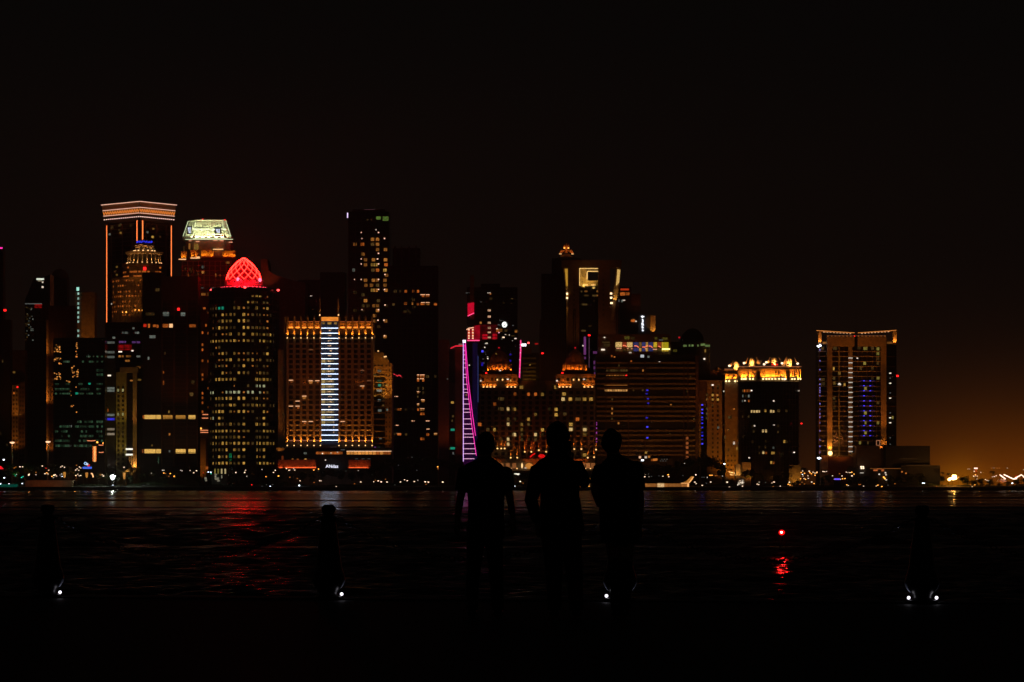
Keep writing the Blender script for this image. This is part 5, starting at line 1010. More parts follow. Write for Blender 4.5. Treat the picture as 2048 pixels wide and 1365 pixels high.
for x, y in ((1226.5, 758), (1224.5, 799), (1224.3, 818), (1224, 827), (1224, 838), (1238, 731.5), (1286, 741.5), (1342, 810.5), (1267, 781), (1285.5, 780.5), (1381, 754), (1375, 783), (1237, 847), (1340, 869), (1388, 839), (1393, 847), (1394.5, 819), (1388, 858)): b.wc(x, y, 3, 4, Y - .2, W_W if y < 850 and x < 1350 and rnd() < .6 else W_D)
for x, y, k in ((1294.6, 781, .6), (1296, 797.7, .8), (1296.5, 807, .3), (1293.5, 836, .4), (1294.6, 854.3, 1.4), (1294.7, 876, 1), (1293.5, 788, .3)): b.wc(x, y, 4, 2.6, Y - .2, L_B if k > .9 else W_B, 'lamp')
for y in (877, 887, 895.5, 905.5, 915.5): b.wc(1374.3, y, 5, 5, Y - 2.2, glow('terracotta lamp', (.55, .14, .035), .65, .3, .3), 'lamp')
for x, y, m_ in ((1372, 858, W_O), (1386, 836.5, L_D), (1382, 712.3, L_P), (1363.5, 698, L_G)): pass
GL = glow('dim green lamp', (.22, .34, .10), .65, .4, .4)
for x, y, w_ in ((1370, 692, 7), (1379, 691.5, 3), (1385, 691.5, 4), (1396, 691.5, 3), (1404, 690, 5), (1408, 689.5, 4), (1415, 692, 10)): b.wc(x, y, w_, 4, Y + 11.5, GL, 'lamp')
for x, y, m_ in ((1410.5, 702.3, W_Y), (1408.8, 718.3, L_P), (1358.5, 675.5, glow('dim red lamp', (.7, .01, .02), .9)), (1391, 715, L_G), (1373, 718, L_G)): b.wc(x, y, 3, 3 if m_ is not W_Y else 6, Y + 11.5, m_, 'lamp')
for x, y, m_ in ((1280, 915, glow('cream window', (.9, .5, .28), 1.0, .3)), (1292, 905.5, W_Y), (1291.5, 915, L_P), (1298, 914, W_W), (1304.5, 920.5, W_O), (1308.5, 920, L_D), (1312.5, 919.5, L_D), (1285, 921, L_K)): b.wc(x, y, 4.5 if y < 920 else 5, 4.5 if m_ is not L_K else 2.6, Y - 12, m_, 'window')
wall(b, 1240, 1345, 917.5, Y - 12, 10, darkc, 'podium')
for i in range(6): b.wc(1321 + 2.6 * i, 919 if i % 2 else 922.5, 2.2, 1.2, Y - 12, L_G, 'lamp')
for x in (1230, 1290, 1350): flood(x, 935, Y, 46, x, 830, 3300, (1, .30, .05), 100); flood(x, 800, Y, 52, x, 745, 1000, (1, .28, .045), 100)
flood(1250, 700, Y, 16, 1250, 672, 600, DEEP, 120)
# dark arched roof behind
Y = 2200; b = bld('office_tower', 'black arched-roof silhouette behind the balcony block', 1362, 1408, Y)
m2 = MB(); m2.prism([(wx(1362, Y), GZ), (wx(1408, Y), GZ), (wx(1408, Y), wz(684, Y))] + [(wx(1385 + 23 * math.cos(R(a)), Y), wz(684 - 27 * math.sin(R(a)), Y)) for a in range(20, 180, 20)] + [(wx(1362, Y), wz(684, Y))], Y, Y + 24); b.part('wall', m2, darkc)
# ---- tan apartment block
Y = 1990; b = bld('apartment_block', 'tan apartment block with a blue-lit stair slot beside the golden crowned hotel', 1397, 1450, Y)
wall(b, 1399, 1436, 741, Y + 8, 20, bronze, 'rear_wall'); wall(b, 1434, 1450, 734, Y + 8.5, 20, bronze, 'rear_wall'); wall(b, 1397.5, 1402, 766, Y + 1, 20, tan, 'left_wall'); wall(b, 1401.5, 1414.5, 766, Y + 2.5, 20, glass, 'stair_slot'); wall(b, 1397.5, 1415, 760, Y + .8, 20, bronze, 'lintel', 808)
wall(b, 1414, 1444, 762, Y, 22, tan); wall(b, 1444, 1451, 764, Y + 3, 18, glass, 'side_slot')
m2 = MB(); m2.box(wx(1397, Y), wx(1450, Y), Y - .6, Y + 2, wz(763, Y), wz(761, Y)); b.part('cornice', m2, tan)
darkwins(b, (1425.5, 1435.5), [777 + 9.1 * i for i in range(17)], 3.6, 4.4, Y)
for x, y, m_ in ((1425.3, 770.5, L_P), (1425.3, 790.7, W_Y), (1434.6, 790.7, W_W), (1425.3, 799.4, W_Y), (1435.5, 799.6, W_Y), (1436.5, 855.5, W_C), (1414, 790, W_D), (1414, 799, W_D), (1414, 818, W_D), (1414, 828, W_D), (1414, 837, W_D), (1425, 811, W_D), (1436, 773, W_D)): b.wc(x, y, 4, 4.4 if m_ is not L_P else 2.4, Y, m_)
for y, s in ((810.3, 1), (819.6, 1), (826.7, 1), (835.2, .6), (840, .4), (847, .6), (855.5, .5), (865.4, .6), (872, .3), (888, .8), (879, .3)): b.wc(1404.5, y, 3.6, 2.8, Y + 2.4, L_B if s >= .8 else W_B, 'lamp')
for y in (833, 850, 880): b.wc(1448, y, 2, 2.6, Y + 2.9, W_D)
b.wc(1448, 783, 3, 2.4, Y + 2.9, L_P, 'lamp')
flood(1425, 935, Y, 26, 1428, 850, 3200, (1, .34, .035), 100); flood(1420, 800, Y, 26, 1420, 780, 1500, (1, .2, .02), 110)
# ---- golden crowned hotel
Y = 1965; b = bld('crowned_hotel', 'dark glass hotel under a brilliantly lit golden crown of four domes', 1450, 1602, Y)
P_ = lambda x, y: (wx(x, Y), wz(y, Y))
wall(b, 1450, 1481, 764, Y + 22, 26, stone, 'left_wing'); wall(b, 1450, 1479, 739, Y + 22, 26, stone, 'left_crown', 765)
K = 9; arcp = [(wx(1479.5 + (1601.5 - 1479.5) * i / K, Y), Y + 15 - 15 * math.sin(math.pi * (i + .6) / (K + 1.2))) for i in range(K + 1)]
back = [(wx(1602, Y), Y + 44), (wx(1479.5, Y), Y + 44)]
m2 = MB(); m2.slab(arcp + back, GZ, wz(762, Y)); b.part('wall', m2, glass)
m2 = MB(); m2.slab([(x, y - .3) for x, y in arcp] + back, wz(762, Y), wz(737, Y)); b.part('crown_wall', m2, stone)
for i, z0, z1, o_ in ((0, 763.5, 761.2, .9), (1, 739.5, 737.5, .9), (2, 735.5, 733.4, 1.6)):
    m2 = MB(); m2.slab([(x, y - .3 - o_) for x, y in arcp] + back, wz(z0, Y), wz(z1, Y)); b.part('cornice', m2, stone)
m2 = MB(); m2.slab([(x, y + .6) for x, y in arcp] + back, wz(737.5, Y), wz(735.4, Y)); b.part('attic', m2, darkc)
for z0, z1 in ((740, 738.6), (747, 745)): m2 = MB(); m2.box(wx(1448.5, Y), wx(1480, Y), Y + 20.6, Y + 24, wz(z0, Y), wz(z1, Y)); b.part('cornice', m2, stone)
def ay(x): # front of the curved crown at photo column x
    t = (x - 1479.5) / 122 * K; return Y - .3 + 15 - 15 * math.sin(math.pi * (min(max(t, 0), K) + .6) / (K + 1.2))
for x, w_ in ((1511.2, 0), (1518.5, 1), (1525, 0), (1573.3, 1), (1507.5, 0), (1540, 2), (1551, 2), (1557.5, 2), (1496, 2), (1589, 2)):
    yy = ay(x) - .1
    if w_ == 1:
        m2 = MB(); m2.prism([(wx(x + 3 * math.cos(R(a)), yy), wz(746 - 3 * math.sin(R(a)), yy)) for a in range(0, 181, 20)] + [(wx(x - 3, yy), wz(758, yy)), (wx(x + 3, yy), wz(758, yy))], yy - .15, yy + .2); b.part('arched_opening', m2, glass)
    elif w_ == 2: b.wc(x, 745.5, 1.9, 5, yy, glass, 'opening'); b.wc(x, 752.5, 1.9, 2.2, yy, glass, 'opening')
for x, y in ((1457.6, 751.5), (1466.5, 751)): b.wc(x, y, 2, 5, Y + 21.8, glass, 'opening')
for x in list(range(1483, 1602, 8)) + [1601]:
    m2 = MB(); yy = ay(x); m2.pb(x - .9, x + .9, 739, 761, yy - .5, .6); b.part('pilaster', m2, stone)
SX = [1483, 1487.5, 1499.5, 1505.5, 1526, 1532.5, 1544, 1550.5, 1558, 1564.5, 1571, 1584, 1589, 1596, 1600.5, 1491, 1538]
for x in SX:
    yy = ay(x); spot((wx(x, yy), yy - 1.9, wz(755.8, yy)), (wx(x, yy), yy, wz(749, yy)), 3800, (1, .23, .010), 90, .25)
    m2 = MB(); m2.ball(wx(x, yy), yy - 1.3, wz(758.5, yy), .55, 1.1, 1, 6, 4); b.part('uplight', m2, glow('crown uplight', (1, .70, .28), 4))
for x in (1452, 1458, 1470, 1475.5):
    yy = Y + 22; spot((wx(x, yy), yy - 2.0, wz(760.2, yy)), (wx(x, yy), yy, wz(753, yy)), 3400, (1, .23, .010), 90, .25); m2 = MB(); m2.ball(wx(x, yy), yy - 1.4, wz(763, yy), .6, 1.1, 1, 6, 4); b.part('uplight', m2, MATS['crown uplight'])
s_ = Y / F
for x, y, d in ((1475.6, 727.3, 12), (1505.3, 722, 6), (1549.6, 720.5, 4), (1581, 722, 6)):
    X0, yc = wx(x, Y), Y + d + 3; r_ = 6.8 * s_
    m2 = MB(); m2.lathe(X0, yc, [(r_ * a, wz(y + 6 - 13.6 * t, Y)) for a, t in ((.82, 0), (.97, .14), (1, .3), (.95, .5), (.8, .7), (.55, .86), (.25, .96), (.03, 1))], 20); b.part('dome', m2, stone, smooth=True)
    m2 = MB(); m2.lathe(X0, yc, [(r_ * .9, wz(735.5 if x > 1480 else 740, Y)), (r_ * .9, wz(y + 6, Y))], 16); b.part('dome_base', m2, stone if x != 1549.6 else surf('red stone', (.45, .3, .3), .8))
    spot((X0, yc - r_ - 3.4, wz(y + 8, Y)), (X0, yc - .5, wz(y, Y)), 11000, (1, .46, .09), 90, .3)
    if x == 1549.6: spot((X0, yc - r_ - 2.2, wz(735, Y)), (X0, yc, wz(729.5, Y)), 900, (1, .01, .01), 110, .3); b.win(1543, 1556, 728, 731, Y + d - 1.6, glow('red dome ring', (1, .01, .008), 1.3), 'light_strip')
    for sg in (-1, 1):
        a0, a1 = (x + sg * 14.5, y + 6.6), (x + sg * (9.2 if sg < 0 else 7.2), y - 6.5)
        m2 = MB(); w2 = 1.9 if sg < 0 else 1.0; yy = Y + d - 1
        m2.prism([(wx(a0[0] - w2, yy), wz(a0[1], yy)), (wx(a0[0] + w2, yy), wz(a0[1], yy)), (wx(a1[0] + .5, yy), wz(a1[1], yy)), (wx(a1[0] - .5, yy), wz(a1[1], yy))], yy - .5, yy + .6); b.part('crown_fin', m2, stone)
        spot((wx(a0[0], yy), yy - 1.6, wz(a0[1] + 1, yy)), (wx(a1[0], yy), yy - .4, wz(a1[1] + 3, yy)), 1500, (1, .28, .04), 100, .2)
for x, y in ((1459, 732), (1488.4, 726.5), (1533, 725), (1564.4, 727), (1595.5, 727.6), (1528.5, 729), (1570, 758.5)): m2 = MB(); m2.ball(wx(x, Y), Y + .8, wz(y, Y), .75, 1.2, 1, 8, 5); b.part('lamp', m2, glow('crown lamp bright', (1, .70, .45), 2.6))
m2 = MB(); m2.prism([P_(1514, 725), P_(1516, 720.5), P_(1519, 722.5), P_(1521.5, 720.5), P_(1525.5, 721), P_(1527, 719), P_(1524, 726), P_(1520.5, 729), P_(1517, 728)], Y + 6, Y + 7); b.part('crest', m2, stone); spot((wx(1520, Y), Y + 3.5, wz(731, Y)), (wx(1520, Y), Y + 6, wz(724, Y)), 420, GOLD, 110, .2)
m2 = MB(); m2.prism([P_(1563, 732), P_(1568, 724), P_(1575, 712.5), P_(1576, 717), P_(1572, 732)], Y + 5, Y + 6); b.part('crown_fin', m2, stone); spot((wx(1567, Y), Y + 2.5, wz(733, Y)), (wx(1571, Y), Y + 5, wz(722, Y)), 700, (1, .42, .1), 110, .2)
b.win(1480, 1603, 733.2, 734, Y - 1.9, glow('rose gold line', (.9, .30, .12), .7), 'light_strip'); b.win(1449, 1478, 738.4, 739.2, Y + 20.4, MATS['rose gold line'], 'light_strip')
relief(b, 1481, 1601, 768, 955, Y - .4, darkc, 10.4, 6.1, 1, .9, .3)
for x, y, k in ((1486, 782, 'd'), (1489.5, 782, 'o'), (1494, 782, 'o'), (1499, 782, 'o'), (1503, 781.5, 'w'), (1486.5, 792.5, 'c'), (1492, 792.5, 'd'), (1498, 792.5, 'c'), (1485.5, 802, 'c'), (1490.2, 802, 'w'), (1498, 802, 'o'), (1547.6, 802.5, 'w'), (1503.5, 823, 'Y'), (1508.5, 823, 'Y'), (1513.5, 823, 'Y'), (1518, 823, 'Y'), (1530.5, 822, 'y'), (1542, 823, 'Y'), (1547.2, 823, 'Y'), (1555.5, 822, 'd'), (1559, 822, 'd'), (1572.7, 822, 'd'),
                (1486, 833, 'd'), (1498, 833, 'd'), (1509, 852, 'w'), (1505, 853, 'd'), (1548, 851, 'w'), (1556, 852, 'd'), (1507, 863, 'd'), (1526, 862.5, 'Y'), (1532, 862.5, 'Y'), (1555.6, 864, 'd'), (1487, 874, 'd'), (1505, 884, 'd'), (1531, 883, 'd'), (1568.5, 883.5, 'y'), (1573, 884, 'd'), (1518.5, 894.5, 'd'), (1530.5, 894.5, 'd'), (1547.2, 895.5, 'c'), (1518.5, 906, 'd'), (1526.5, 905.5, 'Y'), (1532, 906, 'o'), (1543.5, 906.5, 'y'), (1547.5, 906, 'y'), (1588.3, 905, 'w'), (1542.5, 925.5, 'y'), (1547.5, 926, 'o'), (1597.3, 782, 'w'), (1498.5, 916, 'w')):
    b.wc(x, y, 3.6 if k != 'w' else 3, 5.4 if k != 'w' else 2.4, ay(x) - .2, {'d': W_D, 'o': W_O, 'w': L_P, 'c': W_C, 'Y': glow('bright yellow window', (1., .66, .25), 1.1, .2, .5, False), 'y': W_Y}[k], out=.35)
b.wc(1603, 847.5, 3, 2.4, Y + 6, L_R, 'warning_light')
for x, y, m_ in ((1474.5, 897.5, W_Y), (1479, 897.5, W_Y), (1458, 835, W_D), (1461.5, 835, W_D), (1468, 818.5, L_D), (1457, 860, W_D), (1468, 885, L_P), (1468, 888, L_P), (1478, 848, L_D), (1450, 875, W_D), (1457, 900, W_D)): b.wc(x, y, 3.4, 5.6 if m_ is not L_P and m_ is not L_D else 1.8, Y + 22, m_)
darkwins(b, (1456, 1463, 1470), [912 + 9.5 * i for i in range(4)], 2.6, 4, Y + 22)
flood(1465, 950, Y + 22, 14, 1465, 920, 8000, (1, .27, .014), 110); flood(1463, 860, Y + 22, 26, 1465, 830, 3200, (1, .20, .014), 100)
wall(b, 1480, 1502, 925, Y - 4, 8, stone, 'entrance_wing'); flood(1492, 955, Y - 4, 9, 1492, 935, 2600, SOD, 120)
mb = MB(); mb.prism([P_(1470, 958), P_(1470, 932), P_(1471.5, 929), P_(1476, 928), P_(1480, 930), P_(1480.5, 958)], Y - 5, Y + 3); b.part('entrance_tower', mb, stone); mb = MB(); mb.prism([P_(1480.5, 958), P_(1480.5, 928), P_(1483, 928), P_(1489, 958)], Y - 6, Y); b.part('entrance_shade', mb, darkc); spot((wx(1475, Y), Y - 8, wz(952, Y)), (wx(1475, Y), Y - 5, wz(942, Y)), 900, GOLD, 110, .3)
for i in range(14): b.wc(1457.5 + 14 * rnd(), 943 + 9.5 * rnd(), 1.6 + rnd(), 1.6, Y - 8, glow('gold point', (1, .55, .16), 2.2, .6), 'lamp')
wall(b, 1578, 1602, 931, Y - 3, 10, stone, 'right_base'); flood(1590, 965, Y - 3, 7, 1590, 948, 1900, (1, .38, .035), 120)
m2 = MB(); m2.prism([P_(1596, 931), P_(1602.5, 920), P_(1602.5, 931)], Y - 2, Y + 4); b.part('buttress', m2, stone)
wall(b, 1476, 1488, 958.2, Y - 10, 4, white, 'kiosk', 975)
for i in range(12): b.wc(1474 + 14 * rnd(), 961 + 12 * rnd(), 2.2, 1.6, Y - 10.3, glow('kiosk glow', (1, .82, .62), 1.5, .6), 'lamp')
# ---- tower at the right end of the row
Y = 1955; b = bld('hotel_tower', 'separate tower with a V-shaped roofline and orange frame at the right', 1635, 1795, Y)
wall(b, 1636, 1655, 690, Y + 3, 26, glass, 'left_wall'); wall(b, 1664, 1763, 693, Y + 1.5, 28, glass); wall(b, 1772.5, 1793, 689, Y + 4, 26, glass, 'right_wall')
for x0, x1, y1 in ((1654.5, 1664.6, 914), (1762, 1772.7, 891)): m2 = MB(); m2.pb(x0, x1, 693, y1, Y - .5, 4); b.part('frame_column', m2, tan)
m2 = MB(); m2.pb(1654.5, 1709, 674, 693.5, Y - .5, 6); m2.pb(1715.5, 1772.7, 674, 693.5, Y - .5, 6); b.part('frame_head', m2, tan, stuff=True); b.win(1709, 1715.5, 674, 693, Y + 1, glass, 'slot')
def bar(x0, y0, x1, y1, t, Yq, d, mat, name, bb=b): m2 = MB(); m2.prism([(wx(x0, Yq), wz(y0 + t, Yq)), (wx(x1, Yq), wz(y1 + t, Yq)), (wx(x1, Yq), wz(y1, Yq)), (wx(x0, Yq), wz(y0, Yq))], Yq, Yq + d); return bb.part(name, m2, mat)
bar(1633, 661, 1709.4, 665.5, 2.0, Y + 1, 8, stone, 'roof_wing'); bar(1716, 665.5, 1793, 660.5, 2.0, Y + 1, 8, stone, 'roof_wing')
EDG = glow('roof edge light', (1.0, .32, .06), 1.3, 0, .35, True, 14)
bar(1633, 661, 1709.4, 665.7, .8, Y + .7, .2, EDG, 'light_strip'); bar(1716, 665.7, 1793, 660.5, .8, Y + .7, .2, EDG, 'light_strip')
for k in range(9): b.wc(1648 + 6.6 * k, 664.6 + .4 * k, 2.4, 1.2, Y + .6, glow('roof lamp', (1, .5, .25), 1.4), 'lamp'); b.wc(1724 + 6.6 * k, 667.4 - .45 * k, 2.4, 1.2, Y + .6, MATS['roof lamp'], 'lamp')
for x0, x1 in ((1637, 1642.8), (1786, 1793.5)):
    m2 = MB(); m2.pb(x0, x1, 663, 689, Y + 1, 4); b.part('roof_post', m2, tan); spot((wx((x0 + x1) / 2, Y), Y - 1, wz(688, Y)), (wx((x0 + x1) / 2, Y), Y + 1, wz(674, Y)), 2600, (1, .32, .04), 90, .25)
for k in range(16): b.wc(1656 + 7.6 * k, 672.6, 2, 1.4, Y - .6, L_D if k not in (7,) else L_R, 'lamp')
b.win(1653.5, 1772, 671.6, 672.2, Y - .4, glow('faint rose line', (.4, .12, .06), .4), 'light_strip')
FY = [703.3 + 9.95 * i for i in range(22)]
for i, y in enumerate(FY):
    m2 = MB(); m2.pb(1664.6, 1762, y - .6, y + .7, Y + .4, 1.1); b.part('balcony', m2, stone)
    m2 = MB(); m2.pb(1635.6, 1654.5, y - 1.0, y + .6, Y + 1.2, 1.8); b.part('balcony', m2, stone)
    if i % 2 or i > 16: m2 = MB(); m2.pb(1773, 1793, y - .4, y + .4, Y + 3, 1); b.part('balcony', m2, bronze)
m2 = MB(); m2.pb(1696.8, 1705, 695, 912, Y + .2, 1.2); b.part('lift_core', m2, stone); m2 = MB(); m2.pb(1677.2, 1679.4, 695, 912, Y + .3, 1.2); b.part('fin', m2, olive)
m2 = MB()
for x in (1688, 1716, 1724, 1734, 1745, 1753): m2.pb(x - .35, x + .35, 695, 905, Y + .9, .5)
m2.pb(1637.5, 1639.5, 690, 914, Y + .9, 2); b.part('mullions', m2, bronze, stuff=True)
for y in (716.5, 726, 737, 745.6, 755.5, 765.3, 775.3, 785.2, 795.2, 805, 814.8, 824.6, 834.5, 844.3, 854.1, 864, 873.8, 883.8, 893.8, 903.6): b.win(1697, 1705.3, y - .7, y + .7, Y, glow('cool white dash', (.95, .88, .72), .8), 'light_strip')
for i, y in enumerate((762, 771.8, 781.8, 792, 802, 812, 822, 832, 841.7, 851.7, 861.7, 871.7)):
    b.wc(1728, y, 3.0, 1.5, Y + .2, L_B, 'lamp')
    if i != 3: b.wc(1740.6, y, 2.8, 1.5, Y + .2, L_B if i % 3 else glow('soft blue lamp', (.12, .10, 1.), 1.2), 'lamp')
    b.wc(1722, y, 5, 1.6, Y + .25, glow('dark blue', (.05, .015, .22), .25), 'lamp'); b.wc(1747 - (i % 3), y, 5, 1.6, Y + .25, MATS['dark blue'], 'lamp'); b.wc(1734, y, 5, 1.4, Y + .25, MATS['dark blue'], 'lamp')
for y in (700, 722, 740, 759, 769, 776, 781, 785, 792, 808, 819, 828, 835, 846, 862, 880, 893, 905): b.wc(1639.8, y, 2, 2.6, Y + 1, glow('lilac lamp', (.32, .26, .90), .8, .5) , 'lamp')
OLW = glow('olive yellow window', (.48, .38, .07), .75, .4, .5, False)
for x, y, w_, m_ in ((1731, 697.5, 8, OLW), (1755.5, 698, 6, OLW), (1670, 697, 7, W_D), (1699, 697.5, 4, W_W), (1745, 697, 5, W_D), (1718, 696, 6, W_D), (1755.5, 707.7, 6, OLW), (1755.5, 717.5, 6, W_D), (1729.3, 727, 5, OLW), (1755.5, 727, 5, W_D), (1722, 737, 5, W_D), (1745, 737, 5, W_D), (1667.5, 738, 3, W_Y), (1678.5, 716.5, 3, W_Y), (1678.5, 747, 4, W_Y), (1756, 756.5, 6, OLW), (1745, 756.5, 5, W_D), (1669, 767, 5, W_Y), (1668, 757, 5, W_D),
                     (1689, 769.5, 4, W_Y), (1731, 777.5, 5, OLW), (1756, 806, 5, W_D), (1731, 826.5, 6, OLW), (1731, 846, 4, OLW), (1756, 846, 4.5, OLW), (1731, 866, 5, OLW), (1668, 797, 5, W_D), (1668, 807, 5, W_D), (1668, 816, 5, W_D), (1678.5, 866, 3, W_Y), (1678.5, 855, 3, OLW), (1720, 886, 4, OLW), (1736, 886, 3, W_D), (1785.5, 835.5, 3, OLW), (1715, 716.8, 3, L_P), (1645, 697, 6, W_D), (1645, 760, 8, W_D), (1646, 768, 8, W_D)):
    b.wc(x, y, w_, 6 if m_ is not L_P else 1.6, Y + 1.2 if x > 1660 and x < 1765 else Y + 2.6, m_)
for x, y in ((1679, 768), (1680.5, 769.5), (1677.5, 769)): b.wc(x, y, 3, 2.6, Y + .2, L_P, 'lamp')
for y, k in ((746.8, 1), (756.8, .5), (767, 1), (786.5, .5), (796.7, 1.2), (826.3, .3), (836, 1), (846, 1), (876, .3), (889, .5)): b.wc(1780.5, y, 3.8 if k > .6 else 2.6, 1.7, Y + 3, glow('cream lamp', (.95, .80, .58), 1.6) if k > .6 else L_G, 'lamp')
for x, y in ((1635, 692.5), (1638.5, 692), (1641, 692.3), (1637, 694.3), (1640, 690.5)): m2 = MB(); m2.ball(wx(x, Y), Y - 1, wz(y, Y), .5, 1.2, .8, 6, 4); b.part('lamp', m2, L_K)
for x in (1649, 1650, 1777, 1782): b.wc(x, 686, 6, 3, Y + 2.8, W_W, 'window')
wall(b, 1643, 1655, 683, Y + 4, 20, tan, 'roof_wall', 694); wall(b, 1773, 1786, 682, Y + 5, 20, tan, 'roof_wall', 690)
b.wc(1795, 752.3, 4.4, 3.4, Y + 4, L_R, 'warning_light')
m2 = MB(); m2.ball(wx(1659.5, Y), Y - 2.6, wz(907, Y), 1.5, 1.0, 1.0, 10, 6); b.part('floodlight', m2, glow('amber floodlight', (1, .62, .20), 4.5))
spot((wx(1659.5, Y), Y - 3.0, wz(901.5, Y)), (wx(1659.5, Y), Y - .5, wz(888, Y)), 4200, (1, .36, .035), 90, .5)
spot((wx(1659.5, Y), Y - 16, wz(912, Y)), (wx(1659.5, Y), Y, wz(800, Y)), 21000, (1, .26, .025), 50, .5); spot((wx(1767, Y), Y - 16, wz(900, Y)), (wx(1767, Y), Y, wz(790, Y)), 18000, (1, .25, .025), 50, .5)
spot((wx(1767, Y), Y - 3, wz(892, Y)), (wx(1767, Y), Y - .5, wz(880, Y)), 900, SOD, 100, .3)
flood(1712, 790, Y, 42, 1712, 685, 24000, (1, .25, .02), 62); flood(1680, 915, Y, 20, 1676, 880, 2400, SOD, 110); flood(1645, 915, Y, 24, 1645, 850, 3000, (1, .24, .03), 120); flood(1758, 895, Y, 12, 1757, 885, 600, SOD, 110); flood(1690, 880, Y, 46, 1690, 800, 7000, (1, .26, .05), 90)
for x0, x1 in ((1752.5, 1753.5), (1759, 1760)): b.win(x0, x1, 881, 891, Y + .1, glow('rose line', (.8, .3, .14), .6), 'light_strip')
b.win(1753, 1762, 880.8, 881.7, Y + .1, MATS['rose line'], 'light_strip'); b.win(1754, 1762, 890.5, 891.4, Y + .1, MATS['rose line'], 'light_strip')
# podium and neighbours
Y = 1940; b = bld('podium_building', 'low dark stepped podium at the foot of the V-roofed tower', 1642, 1880, Y)
wall(b, 1642, 1658, 911, Y + 6, 14, tan, 'left_wall'); wall(b, 1657, 1707, 914, Y + 5, 14, surf('reddish render', (.16, .07, .05), .85), 'red_wall'); wall(b, 1706, 1714, 906, Y + 5.5, 14, tan, 'pier'); wall(b, 1713, 1771, 893, Y + 4, 14, bronze, 'centre_wall')
wall(b, 1771, 1860, 892, Y + 2, 22, darkc); wall(b, 1802, 1880, 931, Y - 2, 20, darkc, 'low_wing'); wall(b, 1696, 1812, 936, Y, 16, darkc, 'terrace')
b.win(1740, 1812, 937, 938, Y - .3, glow('dim orange line', (.5, .16, .03), .45), 'light_strip'); b.win(1812, 1860, 930.6, 931.4, Y - 2.3, glow('faint line', (.25, .1, .03), .3), 'light_strip'); b.win(1800, 1834, 917.6, 918.2, Y + 1.8, MATS['faint line'], 'light_strip')
flood(1660, 945, Y + 5, 18, 1665, 920, 500, DEEP, 120); flood(1740, 945, Y, 18, 1740, 915, 70, (1, .3, .1), 120); flood(1820, 960, Y - 2, 14, 1825, 945, 260, (1, .3, .05), 120)
for x, y in ((1722, 934), (1726, 934), (1722.5, 937), (1726.5, 937)): m2 = MB(); m2.ball(wx(x, Y), Y - 1, wz(y, Y), .55, 1.1, 1, 6, 4); b.part('lamp', m2, glow('crown lamp bright', (1, .70, .45), 2.6))
m2 = MB()
b.win(1720, 1727.5, 945.4, 947, Y - 2, glow('white line', (.7, .62, .5), .8), 'light_strip')
for x0, x1, y0, y1 in ((1747, 1755, 939.5, 942.5), (1754, 1763, 937.8, 939), (1763, 1768, 939, 943)): b.win(x0, x1, y0, y1, Y - .4, glow('brick lamp', (.85, .20, .05), .9, .3, .4), 'lamp')
for x, y, m_ in ((1758.5, 949, L_P), (1767.5, 955, L_O), (1771, 946, L_P), (1772, 950, L_P), (1769.5, 957.5, L_O), (1772.5, 960, L_P), (1804, 944, L_D), (1812, 947, L_D), (1807, 962, glow('dull brick', (.35, .09, .02), .4))): b.wc(x, y, 2.8, 2.4, Y - 2.4, m_, 'lamp')
# ================================================================ SHORE: lamps, signs, trees
ZONES = [(0, 60, 'at the left end of the far shore'), (60, 107, 'below the slim tan-fronted tower'), (107, 150, 'below the left half of the green-lit office block'), (150, 210, 'below the right half of the green-lit office block'), (210, 285, 'below the brightly uplit pier'), (285, 345, 'below the left half of the two-yellow-floor tower'),
         (345, 415, 'below the right half of the two-yellow-floor tower'), (415, 490, 'below the left half of the round tower'), (490, 556, 'below the right half of the round tower'), (556, 640, 'below the left half of the pilastered hotel'), (640, 700, 'below the white ladder of light'), (700, 770, 'below the right half of the pilastered hotel'),
         (770, 840, 'below the dark stepped tower'), (840, 925, 'left of the pink ladder tower'), (925, 1060, 'between the first and second standing figures'), (1060, 1200, 'between the second and third standing figures'), (1200, 1340, 'right of the third figure'), (1340, 1400, 'by the lit ramp'), (1400, 1450, 'below the tan apartment block'), (1450, 1525, 'below the left half of the golden crowned hotel'),
         (1525, 1602, 'below the right half of the golden crowned hotel'), (1602, 1636, 'in the gap left of the V-roofed tower'), (1636, 1700, 'below the left half of the V-roofed tower'), (1700, 1800, 'below the right half of the V-roofed tower'), (1800, 1885, 'before the low dark podium'), (1885, 1925, 'beside the dazzling orange floodlight'), (1925, 1995, 'on the far glowing shore'), (1995, 2100, 'by the zigzag string of lights')]
ORD = ['first', 'second', 'third', 'fourth', 'fifth', 'sixth', 'seventh', 'eighth', 'ninth', 'tenth', 'eleventh', 'twelfth', 'thirteenth', 'fourteenth', 'fifteenth', 'sixteenth']
def zone(x): return next(t for a, c, t in ZONES if a <= x < c)
KIND = {'W': ('warm white lamp', L_W, 1.5), 'p': ('small pale lamp', L_P, 1.15), 'O': ('orange lamp', L_O, 1.6), 'o': ('dull orange lamp', L_D, 1.5), 'K': ('cool white lamp', L_K, 1.6), 'R': ('red lamp', L_R, 1.1), 'T': ('teal lamp', L_T, 1.6), 'g': ('grey glimmering lamp', L_G, 1.3)}
